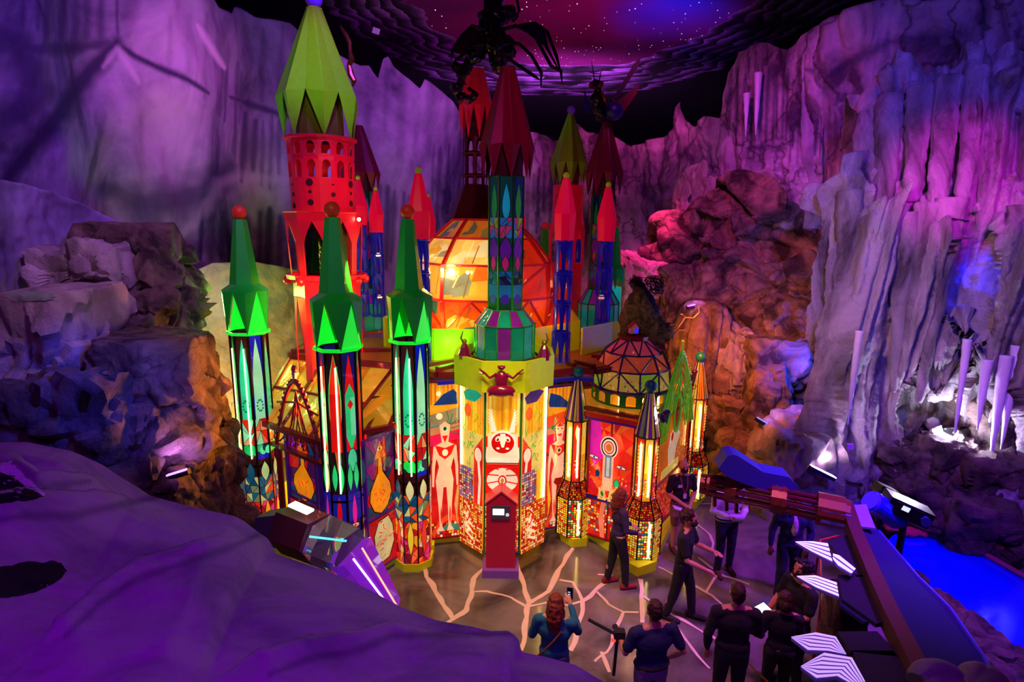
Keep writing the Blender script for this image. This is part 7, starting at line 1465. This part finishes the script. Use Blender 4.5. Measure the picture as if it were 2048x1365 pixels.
def person(label, base, face, h=1.75, skin=SKN, hair=H_BRN, hairkind='short', top=K_BLK, sleeves='short', legs=K_BLK, legkind='long', shoes=K_BLK, armL=None, armR=None, step=(.0, .0), lean=0.0, mask=False, wide=1.0, headturn=0.0, jacket=None, belt=None, badge=False, fingers=.55):
    """face = heading in degrees, 0 looks away from the viewer (+Y), 180 towards; arms = (elbow, wrist) in the body frame x right, y forward, z up for a 1.75 m figure"""
    s = h/1.75; t = thing('person', label, 'person', (base[0], base[1], 0)); a = radians(-face); O = Vector((base[0], base[1], 0))
    def w(p): x, y, z = p; y += lean*max(0, z-.95); return O+Vector(((x*cos(a)-y*sin(a))*s, (x*sin(a)+y*cos(a))*s, z*s))
    M_ = Matrix.Rotation(a, 3, 'Z'); MH = Matrix.Rotation(a+radians(-headturn), 3, 'Z')
    eL, wL = armL or ((-.27, -.03, 1.14), (-.29, .06, .90)); eR, wR = armR or ((.27, -.03, 1.14), (.29, .06, .90)); sh = .185*wide
    hipx = .095; kn = lambda sg, st: (sg*.105, st*.55+.03, .50); an = lambda sg, st: (sg*.12, st, .09)
    hd = lambda x, y, z: w((0, .02, 1.63))+MH @ Vector((x*s, y*s, z*s))
    balls = [('b', w((0, 0, .96)), .155*s, (1.08*wide, .74, .8), M_), ('b', w((0, .01, 1.10)), .14*s, (1.0*wide, .72, 1.0), M_), ('b', w((0, 0, 1.28)), .165*s, (1.06*wide, .70, 1.05), M_), ('t', [w((-sh*.9, 0, 1.42)), w((0, 0, 1.45)), w((sh*.9, 0, 1.42))], [.05*s, .06*s, .05*s]), ('t', [w((0, 0, 1.44)), w((0, .015, 1.56))], [.056*s, .052*s]),
        ('b', hd(0, .0, .02), .098*s, (.80, 1.0, 1.13), MH), ('b', hd(0, .035, -.055), .06*s, (.9, .95, .9), MH), ('b', hd(0, .098, -.015), .018*s, (.8, 1.1, 1.4), MH), ('b', hd(-.08, 0, -.005), .022*s, (.5, .9, 1.4), MH), ('b', hd(.08, 0, -.005), .022*s, (.5, .9, 1.4), MH), ('b', hd(0, .088, -.058), .016*s, (1.6, .6, .6), MH)]
    for sg, st in ((-1, step[0]), (1, step[1])):
        balls += [('t', [w((sg*hipx, 0, .92)), w(kn(sg, st)), w((sg*.112, st*.8+.0, .30)), w(an(sg, st))], [.088*s, .058*s, .052*s, .038*s]), ('t', [w((sg*.12, st-.05, .045)), w((sg*.13, st+.16, .035))], [.040*s, .034*s])]
    for sg, e, wr in ((-1, eL, wL), (1, eR, wR)):
        S0 = w((sg*sh, 0, 1.41)); E_ = w(e); Wp = w(wr); balls.append(('t', [S0, S0.lerp(E_, .5), E_, E_.lerp(Wp, .35), Wp], [.054*s, .046*s, .040*s, .040*s, .027*s]))
        d = (Wp-E_).normalized(); side = d.cross(Vector((0, 0, 1))); side = side.normalized() if side.length > .1 else M_ @ Vector((0, 1, 0)); nn = side.cross(d)
        pc = Wp+d*.045*s; balls.append(('t', [Wp, pc, Wp+d*.085*s], [.027*s, .032*s, .030*s])); 
        for q_ in range(4):
            off = (q_-1.5)*.019*s; ln = (.070, .082, .078, .062)[q_]*s; b0 = Wp+d*.085*s+side*off; b1 = b0+d*ln*.5-nn*ln*.22*fingers; b2 = b1+d*ln*.32-nn*ln*.45*fingers; balls.append(('t', [b0, b1, b2], [.0105*s, .0095*s, .008*s]))
        b0 = Wp+d*.035*s+side*.028*s*-sg; balls.append(('t', [b0, b0+d*.03*s-side*.022*s*sg-nn*.012*s, b0+d*.058*s-side*.026*s*sg-nn*.02*s], [.013*s, .011*s, .009*s]))
    blobmesh('body', balls, .0095*s, skin, t, 2)
    g = .012*s
    if top:
        bl = [('b', w((0, 0, 1.0)), .150*s+g, (1.06*wide, .74, .8), M_), ('b', w((0, .01, 1.12)), .142*s+g, (1.0*wide, .72, 1.0), M_), ('b', w((0, 0, 1.28)), .165*s+g, (1.06*wide, .70, 1.02), M_), ('t', [w((-sh*.9, 0, 1.41)), w((0, 0, 1.43)), w((sh*.9, 0, 1.41))], [.052*s+g, .058*s+g, .052*s+g])]
        for sg, e, wr in ((-1, eL, wL), (1, eR, wR)):
            S0 = w((sg*sh, 0, 1.405)); E_ = w(e); Wp = w(wr)
            if sleeves == 'short': bl.append(('t', [S0, S0.lerp(E_, .45), S0.lerp(E_, .72)], [.054*s+g, .052*s+g, .052*s+g]))
            else: bl.append(('t', [S0, S0.lerp(E_, .5), E_, E_.lerp(Wp, .5), E_.lerp(Wp, .93)], [.054*s+g, .048*s+g, .044*s+g, .040*s+g*.7, .031*s+g*.6]))
        blobmesh('jacket' if jacket else 'shirt', bl, .016*s, top, t, 2, rough=.007, sf=9)
    bl = [('b', w((0, 0, .93)), .150*s+g*.8, (1.08*wide, .76, .8), M_)]
    for sg, st in ((-1, step[0]), (1, step[1])):
        K_ = w(kn(sg, st)); A2 = w(an(sg, st))
        if legkind == 'shorts': bl.append(('t', [w((sg*hipx, 0, .90)), K_.lerp(w((sg*hipx, 0, .9)), .15)], [.09*s+g, .085*s]))
        else: bl.append(('t', [w((sg*hipx, 0, .90)), K_, K_.lerp(A2, .5), A2], [.09*s+g, .064*s+g, .058*s+g*.8, .05*s+g*.5]))
    blobmesh('shorts' if legkind == 'shorts' else 'trousers', bl, .016*s, legs, t, 2, rough=.006, sf=9)
    for sg, st in ((-1, step[0]), (1, step[1])): blobmesh('shoe', [('t', [w((sg*.12, st-.055, .05)), w((sg*.125, st+.06, .048)), w((sg*.13, st+.19, .038))], [.046*s, .044*s, .036*s]), ('t', [w((sg*.12, st-.04, .05)), w((sg*.12, st-.02, .10))], [.045*s, .045*s])], .012*s, shoes, t, 1)
    if hairkind == 'short': bl = [('b', hd(0, -.018, .045), .098*s, (.84, 1.0, 1.0), MH), ('b', hd(0, -.05, -.01), .08*s, (.95, .7, 1.0), MH)]
    elif hairkind == 'curly': random.seed(len(label)); bl = [('b', hd(0, -.02, .05), .10*s, (.9, 1.0, 1.0), MH)]+[('b', hd(.085*cos(q_*1.1), -.03+.085*sin(q_*1.1), .03+.05*((q_*7) % 5)/3), .034*s, (1, 1, 1)) for q_ in range(16) if sin(q_*1.1) < .75]
    elif hairkind == 'long': bl = [('b', hd(0, -.02, .045), .104*s, (.9, 1.0, 1.0), MH), ('t', [hd(0, -.06, .0), hd(0, -.085, -.14), hd(0, -.09, -.30)], [.095*s, .10*s, .06*s]), ('t', [hd(-.07, -.02, .0), hd(-.085, -.01, -.2)], [.04*s, .035*s]), ('t', [hd(.07, -.02, .0), hd(.085, -.01, -.2)], [.04*s, .035*s])]
    elif hairkind == 'bun': bl = [('b', hd(0, -.018, .045), .104*s, (.9, 1.0, 1.0), MH), ('b', hd(0, -.09, -.02), .07*s, (1.2, .8, 1.2), MH), ('t', [hd(-.07, -.03, .0), hd(-.08, -.03, -.1)], [.04*s, .03*s]), ('t', [hd(.07, -.03, .0), hd(.08, -.03, -.1)], [.04*s, .03*s])]
    else: bl = [('b', hd(0, -.035, .02), .092*s, (.88, .92, .9), MH)]
    blobmesh('hair', bl, .012*s, hair, t, 1, rough=.012 if hairkind != 'curly' else .025, sf=24)
    for sg in (-1, 1): mb = MB(); mb.ball(hd(sg*.034, .086, .018), .0125*s, 8); mb.build('eye', paint('eye_dark', '#1a1010', .2), t)
    if mask: blobmesh('face_mask', [('b', hd(0, .055, -.045), .068*s, (1.08, .85, .85), MH)], .010*s, K_BLK, t, 1)
    else: mb = MB(); mb.ball(hd(0, .100, -.056), .018*s, 10, (1.5, .35, .35), MH); mb.build('mouth', paint('lips', '#9a4038', .5), t)
    if jacket:  # open front shows the shirt
        blobmesh('shirt', [('b', w((0, .045, 1.24)), .14*s, (.48, .80, 1.35), M_)], .014*s, jacket, t, 1)
    if badge:
        mb = MB(); mb.tube([w((-.07, .07, 1.46)), w((-.05, .135, 1.30)), w((0, .15, 1.16))], .007, 5); mb.tube([w((.07, .07, 1.46)), w((.05, .135, 1.30)), w((0, .15, 1.16))], .007, 5); mb.build('lanyard', cloth('lanyard_red', '#c03858'), t)
        mb = MB(); mb.box(w((0, .155, 1.12)), (.06, .012, .09), M=M_); mb.build('pass', paint('pass_white', '#d8d8e0', .4), t); mb = MB(); mb.box(w((.10, .145, 1.31)), (.075, .01, .05), M=M_); mb.build('name_tag', paint('pass_white', '#d8d8e0', .4), t)
    if belt: mb = MB(); mb.tube([w((.16*cos(q_*pi/10)*wide, .115*sin(q_*pi/10), 1.005)) for q_ in range(21)], .018, 6); mb.build('belt', K_BLK, t)
    return t, w, hd
def feet(px, py): p = gz(px, py); return (p.x, p.y)
def under(px, py, z): p = gz(px, py, z); return (p.x, p.y)
# 1 long haired woman in profile, looking right
person('woman with long auburn hair and dark jacket in profile before the red doors', feet(1246, 1166), 75, 1.74, SKN, H_AUB, 'long', K_PUR, 'long', K_BLK, shoes=cloth('red_leather', '#8a1820'), armR=((.24, .02, 1.14), (.15, .26, 1.02)), armL=((-.24, .04, 1.14), (-.10, .28, 1.04)), step=(-.10, .12), jacket=K_NVY, wide=.9)
# 2 man with lanyard
_, w2, h2 = person('grey haired masked man in black t-shirt with lanyard and camouflage shorts, hands folded', feet(1366, 1086), 170, 1.76, SKN, H_FAIR, 'bald', K_BLK, 'short', K_CAMO, 'shorts', cloth('shoe_brown', '#5a2c30'), armL=((-.26, .03, 1.12), (-.07, .25, 1.00)), armR=((.26, .03, 1.12), (.07, .26, 1.02)), step=(-.02, .06), mask=True, badge=True, wide=1.1)
t = thing('paper_sheet', 'folded white papers held by the man with the lanyard', 'paper', w2((.12, .3, .98))); mb = MB(); mb.box(w2((.16, .33, .97)), (.26, .14, .008), M=Matrix.Rotation(.3, 3, 'Y')); mb.build('sheet', paint('paper', '#d8c8e8', .6), t)
# 3 curly haired walker
_, w3, h3 = person('curly haired masked man all in black, striding with both hands held out', feet(1374, 1226), 120, 1.80, SKN, H_BRN, 'curly', K_BLK, 'short', K_BLK, 'long', cloth('boot', '#2a1a1c'), armL=((-.24, .12, 1.14), (-.12, .38, 1.16)), armR=((.26, .10, 1.12), (.18, .36, 1.02)), step=(.16, -.16), mask=True, lean=.05, wide=1.1)
p = w3((.12, -.1, .78)); 
# 4 white shirt man behind pipes
_, w4, h4 = person('man in white shirt and dark trousers holding a notepad, head hidden by the pipe bundle', feet(1459, 1130), 175, 1.80, SKN, H_BRN, 'short', K_WHT, 'long', cloth('navy_trousers', '#20203a'), 'long', cloth('shoe_tan', '#4a3018'), armL=((-.28, .03, 1.14), (-.10, .27, 1.14)), armR=((.28, .03, 1.14), (.12, .28, 1.16)), step=(-.03, .05), wide=1.22, belt=True)
t = thing('notepad', 'small notepad in the hands of the man in white shirt', 'notebook', w4((.02, .34, 1.16))); mb = MB(); mb.box(w4((.02, .34, 1.18)), (.20, .15, .015), M=Matrix.Rotation(.2, 3, 'X')); mb.build('pages', paint('paper', '#d8c8e8', .6), t)
# 5 suited man
person('man in an open dark suit jacket and pale shirt, head hidden by the pipe bundle', feet(1583, 1176), 185, 1.82, SKD, H_BLK, 'short', cloth('suit_blue', '#1e2a58'), 'long', cloth('suit_trousers', '#1a2248'), 'long', K_BLK, armL=((-.28, .02, 1.12), (-.18, .18, .92)), armR=((.28, -.02, 1.12), (.30, .04, .88)), step=(-.03, .05), jacket=K_WHT, wide=1.15)
# 6 man with tablet
_, w6, h6 = person('bearded masked man in a black t-shirt holding a lit tablet, under the white feather fin', under(1622, 1104, 1.80), 255, 1.80, SKN, H_BLK, 'curly', K_BLK, 'short', K_BLK, 'long', K_BLK, armL=((-.24, .08, 1.14), (-.14, .36, 1.12)), armR=((.24, .10, 1.12), (.06, .42, 1.08)), mask=True, wide=1.1)
tp = w6((-.03, .52, 1.16)); t = thing('tablet', 'glowing white tablet held out by the bearded masked man', 'tablet', tp); mb = MB(); R3 = Matrix.Rotation(radians(-255), 3, 'Z') @ Matrix.Rotation(-.35, 3, 'X'); mb.box(tp, (.27, .19, .012), M=R3); bz = mb.build('case', K_BLK, t); mb = MB(); mb.box(tp+R3 @ Vector((0, 0, .008)), (.24, .16, .003), M=R3); mb.build('screen', glow('tablet_glow', (.85, .9, .8), 1.3), bz)
# 7 small woman
person('short woman with gathered dark hair in black, clasping her wrist', under(1588, 1170, 1.62), 10, 1.62, SKN, H_BRN, 'bun', K_BLK, 'short', K_BLK, 'long', K_BLK, armL=((-.27, -.02, 1.12), (-.24, .16, .98)), armR=((.25, .02, 1.12), (.08, .26, 1.02)), wide=1.05)
# 8 man seen from behind
person('tall man with short reddish hair all in black, seen from behind', under(1493, 1156, 1.83), 5, 1.83, SKN, H_BRN, 'short', K_BLK, 'long', K_BLK, 'long', K_BLK, armL=((-.29, -.02, 1.12), (-.27, .04, .90)), armR=((.29, .02, 1.14), (.14, .24, 1.08)), wide=1.18)
# 9 camera man
_, w9, h9 = person('man in navy polo shirt and grey jeans filming with a stabilised camera', under(1328, 1196, 1.80), -12, 1.80, SKN, H_BRN, 'short', K_NVY, 'short', K_GRY, 'long', K_BLK, armL=((-.30, .04, 1.14), (-.24, .28, 1.06)), armR=((.34, -.06, 1.14), (.24, .08, .96)), wide=1.2, belt=True)
cp9 = w9((-.26, .36, 1.10)); t = thing('camera_stabiliser', 'small camera on a hand held stabiliser with a long dark grip', 'camera', cp9); mb = MB(); mb.tube([cp9+Vector((-.34, .1, .13)), cp9+Vector((0, 0, 0))], .02, 8); mb.tube([cp9+Vector((.0, 0, -.02)), cp9+Vector((-.02, 0, -.55))], .02, 8); mb.build('grip', K_BLK, t)
mb = MB(); mb.box(cp9+Vector((.02, .0, .02)), (.13, .09, .09)); cb = mb.build('camera_body', K_BLK, t); mb = MB(); mb.tube([cp9+Vector((0, .04, .02)), cp9+Vector((-.01, .13, .02))], .035, 12); mb.build('lens', K_BLK, cb); mb = MB(); mb.box(cp9+Vector((-.05, -.02, -.05)), (.05, .02, .04)); mb.build('red_light', glow('red_rec', (1, .05, .02), 1.5), cb)
# 10 woman with phone
_, wa, ha = person('auburn haired woman in a teal blouse filming with a phone, back to the viewer', under(1128, 1192, 1.68), 12, 1.70, SKN, H_AUB, 'long', K_TEAL, 'long', K_JEAN, 'long', K_BLK, armL=((-.28, .02, 1.16), (-.22, .20, 1.20)), armR=((.27, .10, 1.24), (.15, .30, 1.44)), wide=1.12)
ph = wa((.13, .38, 1.54)); t = thing('phone', 'dark phone held up by the auburn haired woman', 'phone', ph); mb = MB(); R3 = Matrix.Rotation(radians(-12), 3, 'Z'); mb.box(ph, (.075, .01, .155), M=R3); ps = mb.build('case', K_BLK, t); mb = MB(); mb.box(ph+R3 @ Vector((0, -.007, .0)), (.064, .002, .14), M=R3); sc_ = mb.build('screen', paint('phone_screen', '#101828', .1), ps)
for k_ in range(3): mb = MB(); mb.box(ph+R3 @ Vector((-.01, -.0095, -.04+.03*k_)), (.03, .002, .012), M=R3); mb.build('screen_icon', glow('icon_glow', (.5, .7, 1), .8), ps)
t = thing('shoulder_bag_strap', 'brown leather bag strap across the back of the woman filming', 'strap', wa((0, -.15, 1.1))); mb = MB(); mb.tube([wa((.10, -.16, 1.40)), wa((.0, -.175, 1.25)), wa((-.12, -.155, 1.08)), wa((-.2, -.1, .95))], .013, 6); mb.build('strap', cloth('leather', '#7a3a20'), t)
